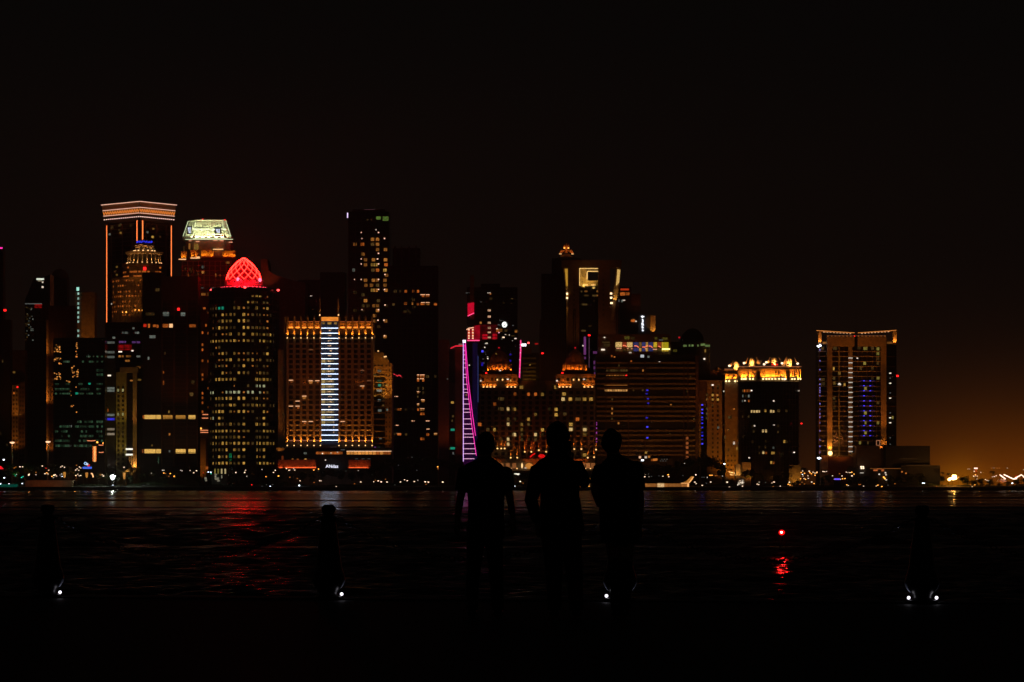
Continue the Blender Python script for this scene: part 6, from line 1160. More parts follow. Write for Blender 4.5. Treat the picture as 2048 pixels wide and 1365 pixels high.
LAMPS = """7.5,920,K,2.3;40,934,W;45,934,W;81,934.5,W;84.5,932.5,W;88,934.5,W;97.5,941,W;92,937,R;90,948,W;93.5,946,O;96,948.5,W;57.5,950.5,W,2;58.5,948.5,W;72,950,p;104,953,O;108,951,W,2;110.5,950,W;113,952.5,W;107,956,p;120,950.5,p;123.5,948.5,p;124.3,953.5,K,1.3;121.5,934.5,W;124.5,932.7,W;129,935,W;151.5,940.5,W;154.5,938,W;157.5,941,W;159,934.5,W;161.5,936.5,W
153,931,o;152,951.5,W;155.5,949,W;158.5,952,W;161.5,951.5,W;201,946.5,p;204.5,950,W;207,952.5,W,1.7;225.5,970.8,K,1.3;248,935,W,1.7;8.5,956,K,1.8;18,968,K,1.2;44.5,967.5,K,1.5;28.5,936.5,o;31.5,934.3,o;33,949,p;43,955.5,T;46,953.5,T;31,952,T;1,968,K;72,945,o
325,941,p;328,941,p;327.5,946.6,O;331,947.5,o;340.5,947.5,O;348.5,953,O,1.9;333,952.7,o;338,953,o;361,941,p;364,942,p;380.5,941.5,W,1.5;387.5,946,W,1.7;393,942,W,1.6;303,947,p;306.5,946.5,p;304,951,o;416.5,944.5,K,1.5;421.5,945,K,1.6;422,948,T;471.5,945.5,W,1.6;491,941,W,1.4;489.3,945.3,W,1.6;493.5,953,p;503.5,970.3,R,1.4;271.5,974,g;286,971.5,g;289,972,g;296,969,g;406.5,946,R,.8
524,939.5,p;550.5,941,W,1.5;547,945.3,W,1.5;540.5,973,K,1.2;557,952.5,O,1.9;532.5,953.8,O;524,973,g;533,970,g;545,969.5,g;579.5,955,o;594.5,957.5,o;600,962.2,W,1.3;598.5,971.5,K,2.2;628.5,965.5,o;639,962,W,1.1;642,962,W,1.1;672.5,973.6,W,1.3;573,937.8,W;577.5,941,W,1.3;579.5,940.7,W;587.5,938,p;589.5,940.5,W;627.5,940.5,O;637,938.5,O;636.5,943,g;716.5,941.5,p;721.5,964.5,W,1.8;747.5,964,W,1.3;756.5,962.2,W,2;762.2,964.2,W,1.9;709,968,o;692,943,g;751,961,o
774,964.5,W,1.9;801,964.5,W,1.9;809,960,W,1.2;814.5,962,W,1.4;828.5,963.5,W,2;835.5,961,p;850.5,964,W,1.8;856.8,964.7,W,2.1;885.5,964.6,W,2.1;913.5,965,W,1.3;789.5,970.2,g;875.5,934,O;876,938,o;833.5,941,g;824,915,g;771,959,o;852,969,o;797,931,g
1040.5,963.5,W,2;1029.5,973,K,1.5;1018,966,p;1015,973.5,W,1.8;1017.5,976,W,1.8;1039.5,976.8,W,1.3;1043.5,976.6,W,1.1;1048.5,976.8,W,1.2;1053,976.6,W,1.1;1057.5,976.3,p;1020,964,o;1076,976.5,o;1046,967,o;1161,973.5,o;1178.3,969,W,1.3;1178.5,973,O,1.6;1180,958,o;1200,972.5,o
1369,927.5,p;1291.3,949,W,1.2;1297,948.5,g;1289.7,954,W,1.6;1297.7,954,p;1303,953,g;1318,952.3,g;1325.8,953,W,1.2;1336.5,950,O,1.9;1337.5,954,W,1.5;1391.5,950,W,1.8;1366,951.5,g;1404,955,g;1408,955,g;1414.5,955.3,p;1389.6,964.8,W,1.9;1392.3,967.8,W,1.5;1404.5,971.3,W,1.9;1421.5,964.6,W,1.9;1420,951,O;1424,951,O;1431,952,o;1434,951.5,o;1454.3,964.8,W,2.3;1459,974.7,W,1.8;1461,976,p;1445,952.7,p;1453.5,956.8,g;1449,928.2,K,2.3;1480,962,W;1485,972.8,W,1.7;1498.5,916.4,p;1500,975.3,g;1413,967,g
1514.5,968.6,W,1.6;1517.5,969.7,W,1.5;1518.5,964.6,p;1548,964.5,W,2.2;1544,966.4,W,1.2;1546.5,973.5,o;1560.5,972.7,W,1.3;1578.8,964.9,W,1.6;1576.5,969,O,1.6;1580,970.5,O,1.6;1584,972,o;1587,964.5,o;1531,965.5,g;1605.3,942.5,W,1.3;1602.5,945.5,O;1618.5,942.8,W,1.8;1605,949.5,K,1.4;1616,952,W,1.2;1605.7,952.5,W,1.2;1623.5,964.5,W,2;1628,967.5,O,1.5;1608,957.5,W,1.2;1611,959,O;1616.5,957.2,W,1.5;1601,958,O;1620,946,O,1.6;1623,948,O,1.5;1626,945,W,1.4;1630,946.5,W,1.4;1633.5,946,O;1634,944.5,W;1609,947,O;1630,951,O;1600,969,o;1609,968.5,o;1604,965,o
1646,943.6,W,1.3;1649.5,944,W,1.4;1653,943.3,W,1.3;1665,952,W,1.4;1684,952.4,W,1.5;1704,952.2,W,1.9;1692.5,944.7,W,1.2;1696,945.3,W,1.2;1700,945.8,W,1.2;1703.5,945,O;1708,948.7,O,1.5;1679,948,o;1668.5,959,p;1681,959,p;1685,958,O;1690,957.7,O;1693.5,970,O,1.3;1696.5,971.7,W,1.2;1718,969.5,o;1721,969.5,o;1727,972.8,W,1.2;1752.5,972.5,W,1.3;1755.5,971,O,1.5;1763.5,973.5,O,1.8;1757,970,o;1790,968,o;1776,971,g
1845.5,966.7,K,1.5;1848.5,967,K,1.6;1873.2,972.8,o;1893.7,959,o;1917,955,O,1.3;1936,938.6,W,1;1939.5,938.6,p;1948.5,943,W,1.2;1947.5,952.8,W,1.4;1951,952.3,W,1.3;1954.5,952.8,W,1.3;1951,950,O;1954,958.5,p;1971,959.5,W,1.3;1974,961.3,W,1.2;1977,962,p;1985,954.3,p;1988.5,953.6,W,1.2;1992.5,952.2,W,1.3;1944.3,973.8,W,1.2;1949.8,970,O,1.2;1947.8,972,o;1941,970,o;1989.5,975,p;2024.7,967,K,2;1961.5,945.4,p;2015,936.7,p;1983,936.7,o;1988,936.7,p;1994,936.7,o;1999,936.7,o;2047,940,p;2032,953,R;1910,973,o;1888,969.5,o"""
POLE = MB(); POLE.lathe(0, 0, [(.07, 0), (.045, 1)], 5); POLEM = POLE.mesh('pole'); POLEM.materials.append(metal)
HEADS = {}
lam = []
for ln in LAMPS.split('\n'):
    for t in ln.split(';'):
        q_ = t.split(','); lam.append((float(q_[0]), float(q_[1]), q_[2], float(q_[3]) if len(q_) > 3 else None))
lam.sort(); cnt = {}; tot = {}
for x, y, k, s in lam:
    key = (zone(x), k); tot[key] = tot.get(key, 0) + 1
random.seed(3)
for x, y, k, s in lam:
    nm, mat, d = KIND[k]; key = (zone(x), k); i = cnt[key] = cnt.get(key, 0) + 1
    Y = random.uniform(1903, 1912) if y > 960 else random.uniform(1915, 1930)
    if y < 940 and x > 1925: Y = 3400.0
    X_, Z_ = wx(x, Y), wz(y, Y)
    if tot[key] == 1: lb = f'{nm} {key[0]}'
    elif i == tot[key] and i > 1: lb = f'rightmost {nm} {key[0]}'
    else: lb = f'{ORD[i - 1]} {nm} {key[0]}'
    th = Thing('shore_lamp', lb, 'lamp', (X_, Y, GZ), 'lamps along the far shore')
    o = bpy.data.objects.new('pole', POLEM); COL.objects.link(o); o.parent = th.o; o.scale = (1, 1, max(.3, Z_ - GZ))
    r_ = (s or d) * .22 * Y / 1915
    if k not in HEADS: HEADS[k] = MB().ball(0, 0, 0, 1, 1, .8, 8, 6).mesh('lamp_head'); HEADS[k].materials.append(mat)
    o = bpy.data.objects.new('lamp_head', HEADS[k]); COL.objects.link(o); o.parent = th.o; o.location = (0, 0, Z_ - GZ); o.scale = (r_ * 1.3, r_, r_)
# fancier lamps and signs
def thing1(name, lb, cat, x, Y, z=GZ, group=None): return Thing(name, lb, cat, (wx(x, Y), Y, z), group)
for i, (x, y, lb) in enumerate(((24.6, 885.5, 'tall orange lit mast below the slim tan-fronted tower'), (96, 884, 'tall orange lit mast at the foot of the lit brown tower corner'))):
    Y = 1950; t = thing1('light_mast', lb, 'light mast', x, Y, group='tall orange light masts')
    m2 = MB(); m2.tube([(wx(x, Y), Y, GZ), (wx(x, Y), Y, wz(y + 2, Y))], [.55, .5], 8); t.part('pole', m2, stone)
    m2 = MB(); m2.lathe(wx(x, Y), Y, [(.5, wz(y + 2.4, Y)), (1.65, wz(y + .6, Y)), (1.7, wz(y - .8, Y)), (.3, wz(y - 1.4, Y))], 12); t.part('lamp_head', m2, glow('mast lamp', (1, .55, .30), 2.0))
    spot((wx(x, Y), Y - 1.6, wz(y + 1.5, Y)), (wx(x, Y), Y, wz(y + 14, Y)), 900, (1, .34, .07), 70, .2)
Y = 1935
t = thing1('lit_pylon', 'ornate glowing orange pylon below the green-lit office block', 'pylon', 189, Y)
m2 = MB(); m2.pb(187.6, 190.8, 893, 924, Y, .8); t.part('core', m2, glow('pylon core', (1, .50, .16), 1.7, 0, .6, True, 7))
for x in (185.6, 192.2): m2 = MB(); m2.tube([(wx(x + (1.2 if x < 189 else -.8) * (j % 2), Y), Y + .2, wz(893 + 3 * j, Y)) for j in range(11)], .28, 5); t.part('tracery', m2, glow('pylon tracery', (1, .20, .03), 1.3))
for x0, x1, y in ((174, 191, 881.8), (197, 207, 890.5), (197.5, 207, 905)): m2 = MB(); m2.tube([(wx(x0, Y), Y + .4, wz(y, Y)), (wx((x0 + x1) / 2, Y), Y + .4, wz(y + .5, Y)), (wx(x1, Y), Y + .4, wz(y - .2, Y))], .25, 5); t.part('bracket', m2, glow('salmon strip', (1.0, .30, .12), 1.3))
m2 = MB(); m2.ball(wx(194.5, Y), Y, wz(885, Y), .65); t.part('lamp', m2, L_O); m2 = MB(); m2.ball(wx(206, Y), Y, wz(886.5, Y), .4); t.part('lamp', m2, L_O); m2 = MB(); m2.pb(188.6, 189.6, 924, 972, Y + .3, .3); t.part('post', m2, metal); spot((wx(189, Y), Y - 3, wz(905, Y)), (wx(189, Y), Y + 5, wz(905, Y)), 600, DEEP, 150, .5)
t = thing1('illuminated_sign', 'blue bar sign under a ring, disc and red crescent emblem', 'sign', 174.5, Y)
m2 = MB(); m2.pb(165.3, 183.5, 934, 938, Y, .4); t.part('blue_bar', m2, glow('sign blue', (.07, .17, .95), 1.3, 0, .3, True, 5)); m2 = MB(); m2.pb(166, 183, 935.6, 936.2, Y - .12, .1); t.part('bar_line', m2, glow('sign deep blue', (.02, .05, .6), .9))
m2 = MB(); m2.tube([(wx(170.8, Y) + .8 * math.cos(a / 12 * 2 * math.pi), Y, wz(927.3, Y) + .8 * math.sin(a / 12 * 2 * math.pi)) for a in range(13)], .25, 5); t.part('ring', m2, glow('sign pale blue', (.35, .62, 1.), 1.4))
m2 = MB(); m2.ball(wx(174.2, Y), Y - .1, wz(928.8, Y), .8, 1.1, .95, 10, 6); t.part('disc', m2, glow('sign white', (.72, .80, 1.0), 1.1)); m2 = MB(); m2.tube([(wx(174.6, Y), Y, wz(932.3, Y)), (wx(177.6, Y), Y, wz(932, Y)), (wx(179.6, Y), Y, wz(929.5, Y))], [.3, .6, .4], 6); t.part('crescent', m2, glow('sign red', (.85, .01, .02), 1.1)); m2 = MB(); m2.pb(174, 175, 938, 974, Y + .1, .3); t.part('post', m2, metal)
t = thing1('floodlight', 'dazzling cool white floodlight cluster below the uplit pier', 'floodlight', 225, 1906)
for x, y in ((222, 953), (225.5, 951.5), (229, 953), (223.5, 956.5), (227, 957), (225, 958.5)): m2 = MB(); m2.ball(wx(x, 1906), 1906, wz(y, 1906), .62, 1, 1, 8, 5); t.part('lamp_head', m2, glow('arena lamp', (.90, 1., .90), 9))
m2 = MB(); m2.tube([(wx(225, 1906), 1906.6, GZ), (wx(225, 1906), 1906.6, wz(956, 1906))], .12, 6); t.part('pole', m2, metal)
t = thing1('floodlight', 'dazzling orange floodlight cluster with halo near the right end', 'floodlight', 1904, 1915)
for x, y in ((1900, 958.5), (1903, 957.5), (1906.5, 958), (1909, 955), (1907, 952.5), (1910.5, 953), (1911, 957), (1898.5, 959.5)): m2 = MB(); m2.ball(wx(x, 1915), 1915, wz(y, 1915), .95, 1.1, 1, 8, 5); t.part('lamp_head', m2, glow('sodium floodlight', (1., .62, .17), 11))
m2 = MB(); m2.tube([(wx(1905, 1915), 1916, GZ), (wx(1905, 1915), 1916, wz(955, 1915))], .15, 6); t.part('pole', m2, metal)
pl_ = bpy.data.lights.new('floodlight', 'POINT'); pl_.energy = 8000; pl_.color = (1, .36, .05); pl_.shadow_soft_size = .8; o = bpy.data.objects.new('floodlight_glow', pl_); COL.objects.link(o); o.location = (wx(1905, 1915), 1912.5, wz(956, 1915)); 
pl_ = bpy.data.lights.new('floodlight', 'POINT'); pl_.energy = 7000; pl_.color = (.85, 1, .8); pl_.shadow_soft_size = .6; o = bpy.data.objects.new('floodlight_glow', pl_); COL.objects.link(o); o.location = (wx(225, 1906), 1904.8, wz(955, 1906))
Y = 1918; t = thing1('light_string', 'zigzag strings of bright lights over tents at the right edge', 'light string', 2024, Y)
for pts in (((1999.5, 950), (2011, 958.5)), ((2007.5, 949.5), (2027, 958.7), (2034, 957.5)), ((2027, 958.7), (2043, 950), (2050, 956.5))): m2 = MB(); m2.tube([(wx(x, Y), Y, wz(y, Y)) for x, y in pts], .36, 6); t.part('light_string', m2, glow('festoon', (1, .66, .48), 3.0))
m2 = MB(); m2.prism([(wx(x, Y), wz(y, Y)) for x, y in ((1995, 964), (1999, 958), (2012, 959), (2014, 965))], Y + 1, Y + 4); t.part('tent_roof', m2, white); spot((wx(2004, Y), Y - 4, wz(953, Y)), (wx(2004, Y), Y + 2, wz(962, Y)), 900, DEEP, 110, .3)
for x in (1999.5, 2027, 2043): m2 = MB(); m2.pb(x - .3, x + .3, 950 if x != 2027 else 958, 975, Y + .4, .3); t.part('post', m2, metal)
t = thing1('tall_lamp', 'far tall lamp with a wide orange head above the glowing shore', 'lamp', 1952, 2600); m2 = MB(); m2.tube([(wx(1952.3, 2600), 2600, GZ), (wx(1952.3, 2600), 2600, wz(938, 2600))], .45, 6); t.part('pole', m2, surf('orange painted metal', (.5, .2, .1), .5)); m2 = MB(); m2.pb(1948.8, 1955.2, 935.8, 938.4, 2599, 2); t.part('lamp_head', m2, glow('wide lamp', (1, .66, .5), 2.4)); spot((wx(1952.3, 2600), 2597, wz(939, 2600)), (wx(1952.3, 2600), 2600, wz(944, 2600)), 900, DEEP, 100, .3)
# vertical white lamp standard right of the golden crowned hotel
Y = 1925; t = thing1('tall_lamp', 'tall slim pole with cool white lamp cluster left of the V-roofed tower', 'lamp', 1640, Y)
for x, y in ((1635.8, 916.5), (1638.6, 915.8), (1641, 917), (1638, 918)): m2 = MB(); m2.ball(wx(x, Y), Y, wz(y, Y), .5, 1.1, .8, 6, 4); t.part('lamp_head', m2, L_K)
m2 = MB(); m2.tube([(wx(1641, Y), Y, GZ), (wx(1641, Y), Y, wz(918, Y))], .25, 6); t.part('pole', m2, surf('painted pole', (.4, .3, .25), .5))
# low buildings and lit terraces on the shore
def lowb(name, lb, cat, boxes, Y, mat, pname='wall'):
    t = thing1(name, lb, cat, (boxes[0][0] + boxes[0][1]) / 2, Y)
    for x0, x1, y0, y1 in boxes: m2 = MB(); m2.pb(x0, x1, y0, y1, Y, 6); t.part(pname, m2, mat)
    return t
Y = 1912; t = lowb('terrace_wall', 'long low orange-lit terrace wall at the left of the far shore', 'wall', [(50, 145, 962, 974)], Y, tan); t.part('coping', MB().pb(49, 146, 961, 962, Y - .3, 6), stone)
for x in (62, 78, 94, 110, 126): spot((wx(x, Y), Y - 7, wz(970, Y)), (wx(x, Y), Y, wz(966, Y)), 95, DEEP, 130, .3)
t = lowb('kiosk', 'low teal-lit kiosk at the left edge of the far shore', 'kiosk', [(-10, 33, 969, 975)], Y, glow('teal wall', (.0, .13, .085), .55, 0, .5, False, 3)); m2 = MB(); m2.prism([(wx(a, Y), wz(c_, Y)) for a, c_ in ((-6, 931), (0, 933), (5, 938.5), (-6, 939))], Y + 4, Y + 5); t.part('red_panel', m2, glow('red panel bright', (.95, .01, .02), 1.1))
t = lowb('restaurant', 'small lit pavilion with tall yellow windows below the round tower', 'pavilion', [(423, 455, 948, 974)], 1935, conc)
for x, w_, k in ((430, 2, 0), (436.5, 2.6, 0), (443.3, 2.8, 1), (450.5, 3, 1)): t.wc(x, 943.5, w_, 11, 1950, glow('straw column', (.85, .66, .30), .95, .3, .4) if k else OLW, 'lit_window')
wl = MB(); wl.pb(424, 456, 936, 949, 1950.2, 5); t.part('upper_wall', wl, darkc)
for x, y, w_, h_ in ((431.5, 949, 5, 2), (431, 955, 3, 9), (434.5, 958, 7, 5), (443.5, 954, 2, 6), (411, 957, 4, 4), (412, 961, 4, 4), (437, 962, 5, 3)): t.wc(x, y, w_, h_, 1935, glow('pale interior', (.42, .38, .26), .7, .4, .5, False), 'lit_window')
t = lowb('pavilion', 'long low amber-lit quayside pavilion right of the third figure', 'pavilion', [(1286, 1378, 967, 975)], 1908, tan)
Y = 1908
for i in range(11): t.win(1288 + 8.2 * i, 1295.6 + 8.2 * i, 967.6, 974, Y, glow('amber glazing', (.62, .22, .045), .7, .25, .35, True, 3), 'window')
t.win(1315, 1328.5, 967.2, 975, Y - .2, glow('bright entrance', (1., .62, .28), 1.2, 0, .6, True, 4), 'entrance')
t.win(1362, 1378, 966.3, 967.4, Y - .3, glow('amber edge', (1., .46, .15), 1.4), 'light_strip'); t.win(1374.5, 1378, 968, 974, Y - .3, MATS['amber edge'], 'light_strip')
t.part('roof', MB().pb(1284, 1379, 966, 967.2, Y + .1, 7), stone)
t = thing1('ramp', 'short amber-lit ramp rising beside the quayside pavilion', 'ramp', 1382, 1911); m2 = MB(); m2.prism([(wx(a, 1911), wz(c_, 1911)) for a, c_ in ((1366, 966), (1378, 967), (1386, 959), (1386, 953.5), (1383, 953), (1374, 962))], 1911, 1914); t.part('ramp_wall', m2, glow('amber ramp glow', (.80, .30, .045), .75, 0, .4, True, 3)); m2 = MB(); m2.tube([(wx(1378, 1911), 1910.6, wz(966.5, 1911)), (wx(1387, 1911), 1910.6, wz(954, 1911))], .35, 5); t.part('edge_light', m2, MATS['amber edge']); spot((wx(1376, 1911), 1905, wz(960, 1911)), (wx(1382, 1911), 1911, wz(945, 1911)), 500, SOD, 100, .3)
t = thing1('signboard', 'slanting white lit board between the first and second figures', 'sign', 1034, 1930); m2 = MB(); m2.prism([(wx(a, 1930), wz(c_, 1930)) for a, c_ in ((1028.5, 947.2), (1039.5, 947.4), (1039, 949.4), (1036.5, 951), (1033, 949.6), (1029, 949))], 1930, 1930.4); t.part('board', m2, glow('lit board', (.95, .88, .68), 1.5)); m2 = MB(); m2.pb(1034, 1034.8, 951, 975, 1930, .3); t.part('post', m2, metal)
t = thing1('fountain_lights', 'short blue and violet strip of lights below the V-roofed tower', 'lights', 1675, 1912); m2 = MB(); m2.pb(1669, 1680, 957.4, 960, 1912, .5); t.part('blue_strip', m2, glow('blue strip', (.16, .09, 1.), 2.0, 0, .5, True, 5)); m2 = MB(); m2.pb(1667, 1682, 960, 974, 1912.3, 2); t.part('base', m2, darkc)
# yellow uplit palms and pillars near the left shore
for x, y0, y1, lb in ((129, 945, 953, 'short glowing amber pillar below the green-lit office block'), (173.5, 946, 953, 'short amber pillar under the blue bar sign'), (199.5, 945, 954, 'amber pillar just right of the orange pylon'), (248.5, 946, 956, 'amber pillar right of the cool white floodlight')):
    Y = 1922; t = thing1('lit_pillar', lb, 'pillar', x, Y, group='amber lit pillars'); m2 = MB(); m2.lathe(wx(x, Y), Y, [(.45, wz(y1 + 3, Y)), (.7, wz(y1, Y)), (1.0, wz(y0, Y)), (.2, wz(y0 - .6, Y))], 10); t.part('shade', m2, glow('amber shade', (.85, .34, .05), .85, 0, .4)); m2 = MB(); m2.tube([(wx(x, Y), Y, GZ), (wx(x, Y), Y, wz(y1 + 3, Y))], .15, 5); t.part('post', m2, metal)
t = thing1('lit_pillar', 'curved glowing strip leaning beside the blue bar sign', 'light', 185, 1922, group='amber lit pillars'); m2 = MB(); m2.tube([(wx(x, 1922), 1922, wz(y, 1922)) for x, y in ((182, 947), (184, 948), (185.5, 951), (186.6, 955))], .42, 6); t.part('tube', m2, glow('curved tube', (1, .52, .22), 1.8)); m2 = MB(); m2.tube([(wx(186.6, 1922), 1922, wz(955, 1922)), (wx(186.6, 1922), 1922, GZ)], .12, 5); t.part('post', m2, metal)
# low dark shop row and hedged bank along the whole shore
t = thing1('promenade_wall', 'low dark promenade wall running along the whole far shore', 'wall', 1000, 1914)
t.part('wall', MB().box(-3300, 3300, 1914, 1914.6, GZ, GZ + 1.1), conc)
# ---- trees
def crown_mesh(seed, n=520, sx=1.0, sz=1.0, leafs=.11):
    rg = random.Random(seed); mb = MB(); cl = []
    for i in range(11): a = rg.uniform(0, 6.283); r_ = rg.uniform(.1, .62); cl.append((r_ * math.cos(a), r_ * math.sin(a), rg.uniform(-.45, .6), rg.uniform(.25, .48)))
    for i in range(n):
        cx_, cy_, cz_, cr = rg.choice(cl); u = Vector((rg.gauss(0, 1), rg.gauss(0, 1), rg.gauss(0, 1))).normalized() * cr * rg.uniform(.55, 1.05)
        p = Vector((cx_, cy_, cz_)) + u; t1 = Vector((rg.gauss(0, 1), rg.gauss(0, 1), rg.gauss(0, 1))).normalized(); t2 = t1.cross(u.normalized() + Vector((.01, .02, .03))).normalized(); s = leafs * rg.uniform(.6, 1.4); k = len(mb.v)
        mb.v += [tuple(p - t1 * s), tuple(p + t2 * s * .6), tuple(p + t1 * s), tuple(p - t2 * s * .6)]; mb.f.append((k, k + 1, k + 2, k + 3))
    m = mb.mesh('crown'); m.materials.append(leaf); return m
CR = [crown_mesh(s) for s in range(5)]
def palm_mesh(seed):
    rg = random.Random(seed); mb = MB()
    for i in range(17):
        a = 2 * math.pi * i / 17 + rg.uniform(-.15, .15); up_ = rg.uniform(.1, 1.0); Ln = rg.uniform(.85, 1.1); ps = []
        for j in range(7): t = j / 6; ps.append(Vector((Ln * t * math.cos(a), Ln * t * math.sin(a), up_ * t - 1.15 * t * t)))
        sd = Vector((-math.sin(a), math.cos(a), 0))
        for j in range(6):
            for sg in (-1, 1):
                for q2 in (0, .5):
                    p = ps[j].lerp(ps[j + 1], q2); k = len(mb.v); w_ = .26 * math.sin(math.pi * min(1, (j + q2) / 6 + .12)); dz = Vector((0, 0, -.09)); ad = (ps[j + 1] - ps[j]) * .45
                    mb.v += [tuple(p), tuple(p + ad), tuple(p + ad * 1.4 + sd * sg * w_ + dz), tuple(p + ad * .9 + sd * sg * w_ + dz)]; mb.f.append((k, k + 1, k + 2, k + 3))
    m = mb.mesh('crown'); m.materials.append(leaf); return m
PM = [palm_mesh(s) for s in range(3)]
TR = MB(); TR.lathe(0, 0, [(1.0, 0), (.7, .3), (.55, .7), (.3, 1.0)], 7); TRM = TR.mesh('trunk'); TRM.materials.append(bark)
random.seed(21)
trees = []
def addt(x, y, w_, kind='r', Y=None): trees.append((x, y, w_, kind, Y or random.uniform(1919, 1945)))
for x, y, w_ in ((14, 925, 26), (34, 935, 22), (50, 922, 24), (68, 926, 22), (86, 925, 20), (104, 924, 24), (120, 927, 20), (136, 930, 20), (152, 936, 16), (167, 944, 14), (196, 941, 16), (215, 945, 18), (236, 948, 16), (262, 950, 14), (285, 944, 18), (305, 940, 20), (330, 948, 18), (352, 944, 20), (374, 948, 18), (396, 951, 16), (416, 946, 16), (462, 948, 20), (482, 950, 18), (502, 948, 18), (522, 950, 16), (542, 948, 18), (562, 944, 18), (582, 946, 18),
                 (604, 943, 20), (625, 946, 18), (646, 939, 20), (664, 934, 24), (684, 937, 22), (704, 941, 20), (722, 938, 20), (742, 930, 24), (762, 922, 26), (782, 914, 26), (802, 914, 28), (822, 910, 26), (842, 914, 26), (862, 909, 26), (882, 912, 26), (902, 918, 24), (918, 924, 22), (940, 930, 22), (962, 935, 20), (985, 943, 18), (1006, 946, 18), (1026, 950, 14), (1046, 944, 18), (1064, 942, 20), (1086, 940, 20), (1110, 942, 20), (1134, 944, 20), (1158, 946, 16), (1176, 944, 16), (1200, 940, 20),
                 (1224, 934, 22), (1246, 930, 22), (1268, 928, 22), (1290, 928, 24), (1312, 926, 24), (1334, 924, 26), (1356, 920, 28), (1380, 912, 30), (1402, 905, 32), (1424, 912, 30), (1444, 926, 26), (1462, 956, 14), (1500, 938, 22), (1520, 944, 20), (1555, 948, 18), (1574, 942, 14), (1596, 960, 12), (1640, 952, 18), (1658, 948, 18), (1676, 962, 14), (1698, 954, 16), (1716, 950, 18), (1736, 948, 18), (1752, 955, 14), (1780, 948, 20), (1800, 950, 20), (1822, 946, 22), (1842, 945, 22), (1864, 944, 22), (1882, 950, 16), (1930, 948, 22), (1946, 957, 16),
                 (1962, 956, 20), (1980, 957, 20), (1998, 966, 14), (2016, 962, 16), (2034, 957, 20), (2052, 950, 26), (-12, 930, 26)): addt(x, y, w_ * 1.1, 'r')
for x, y, w_ in ((1582, 931, 16), (1533, 933, 18), (1608, 935, 18), (1985, 942, 15), (1488, 944, 16), (30, 941, 18), (308, 946, 15), (1510, 946, 15), (1897, 946, 12), (1885, 944, 12), (235, 952, 12), (745, 946, 16), (560, 950, 14), (1765, 944, 15), (1648, 940, 14)): addt(x, y, w_, 'p')
trees.sort(); cnt = {}; tot = {}
for t_ in trees: tot[(zone(max(0, t_[0])), t_[3])] = tot.get((zone(max(0, t_[0])), t_[3]), 0) + 1
for x, y, w_, kd, Y in trees:
    key = (zone(max(0, x)), kd); i = cnt[key] = cnt.get(key, 0) + 1
    nm = 'dark palm' if kd == 'p' else 'dark bushy tree'
    lb = f'{nm} {key[0]}' if tot[key] == 1 else f'{ORD[i - 1]} {nm} {key[0]}'
    rad = w_ / 2 * Y / F; top = wz(y, Y); X_ = wx(x, Y)
    th = Thing('palm_tree' if kd == 'p' else 'tree', lb, 'palm tree' if kd == 'p' else 'tree', (X_, Y, GZ), 'trees along the far shore')
    hgt = top - GZ
    o = bpy.data.objects.new('trunk', TRM); COL.objects.link(o); o.parent = th.o; o.scale = (.25, .25, hgt * (.92 if kd == 'p' else .7))
    o = bpy.data.objects.new('crown', random.choice(PM if kd == 'p' else CR)); COL.objects.link(o); o.parent = th.o; o.rotation_euler = (0, 0, random.uniform(0, 6.28))
    if kd == 'p': o.location = (0, 0, hgt - rad * .25); o.scale = (rad, rad, rad)
    else: vz = min(hgt * .48, rad * 1.15); o.location = (0, 0, hgt - vz); o.scale = (rad * 1.15, rad * 1.15, vz)
# green uplit palm at the left end
t = Thing('palm_tree', 'palm lit bright green at the left end of the far shore', 'palm tree', (wx(31, 1915), 1915, GZ)); o = bpy.data.objects.new('crown', PM[0]); COL.objects.link(o); o.parent = t.o; o.location = (0, 0, wz(945, 1915) - GZ); o.scale = (2, 2, 2.4)
o = bpy.data.objects.new('trunk', TRM); COL.objects.link(o); o.parent = t.o; o.scale = (.2, .2, wz(945, 1915) - GZ); spot((wx(31, 1915), 1911, wz(957, 1915)), (wx(31, 1915), 1915, wz(946, 1915)), 1500, (.02, 1, .12), 70, .3)
# a low hedge behind the promenade: one dark mass nobody could count
hm = MB(); rg = random.Random(9)
for i in range(9000):
    x = rg.uniform(-380, 390); zc = rg.uniform(.2, 4.2) * (0.55 + .45 * math.sin(x * .11) * math.sin(x * .037 + 1)); y = 1917 + rg.uniform(0, 3); s = rg.uniform(.3, .75); a = rg.uniform(0, 6.28); k = len(hm.v)
    hm.v += [(x - s, y, GZ + zc), (x, y + .1, GZ + zc + s * .8), (x + s, y + .2 * math.sin(a), GZ + zc + .1), (x + .1, y - .1, GZ + zc - s * .7)]; hm.f.append((k, k + 1, k + 2, k + 3))
single('hedge_foliage', hm, leaf, 'dark hedge and shrubs behind the far promenade', 'hedge', kind='stuff')
# unseen point lights added behind the trees for a sodium wash
for x, p in ((60, 1500), (150, 1500), (340, 900), (600, 900), (1240, 900), (1500, 1600), (1560, 900), (1960, 2500), (2020, 2500)):
    l = bpy.data.lights.new('street_fill', 'POINT'); l.energy = p * .35; l.color = SOD; l.shadow_soft_size = .4; o = bpy.data.objects.new('street_fill', l); COL.objects.link(o); o.location = (wx(x, 1932), 1932, 9)
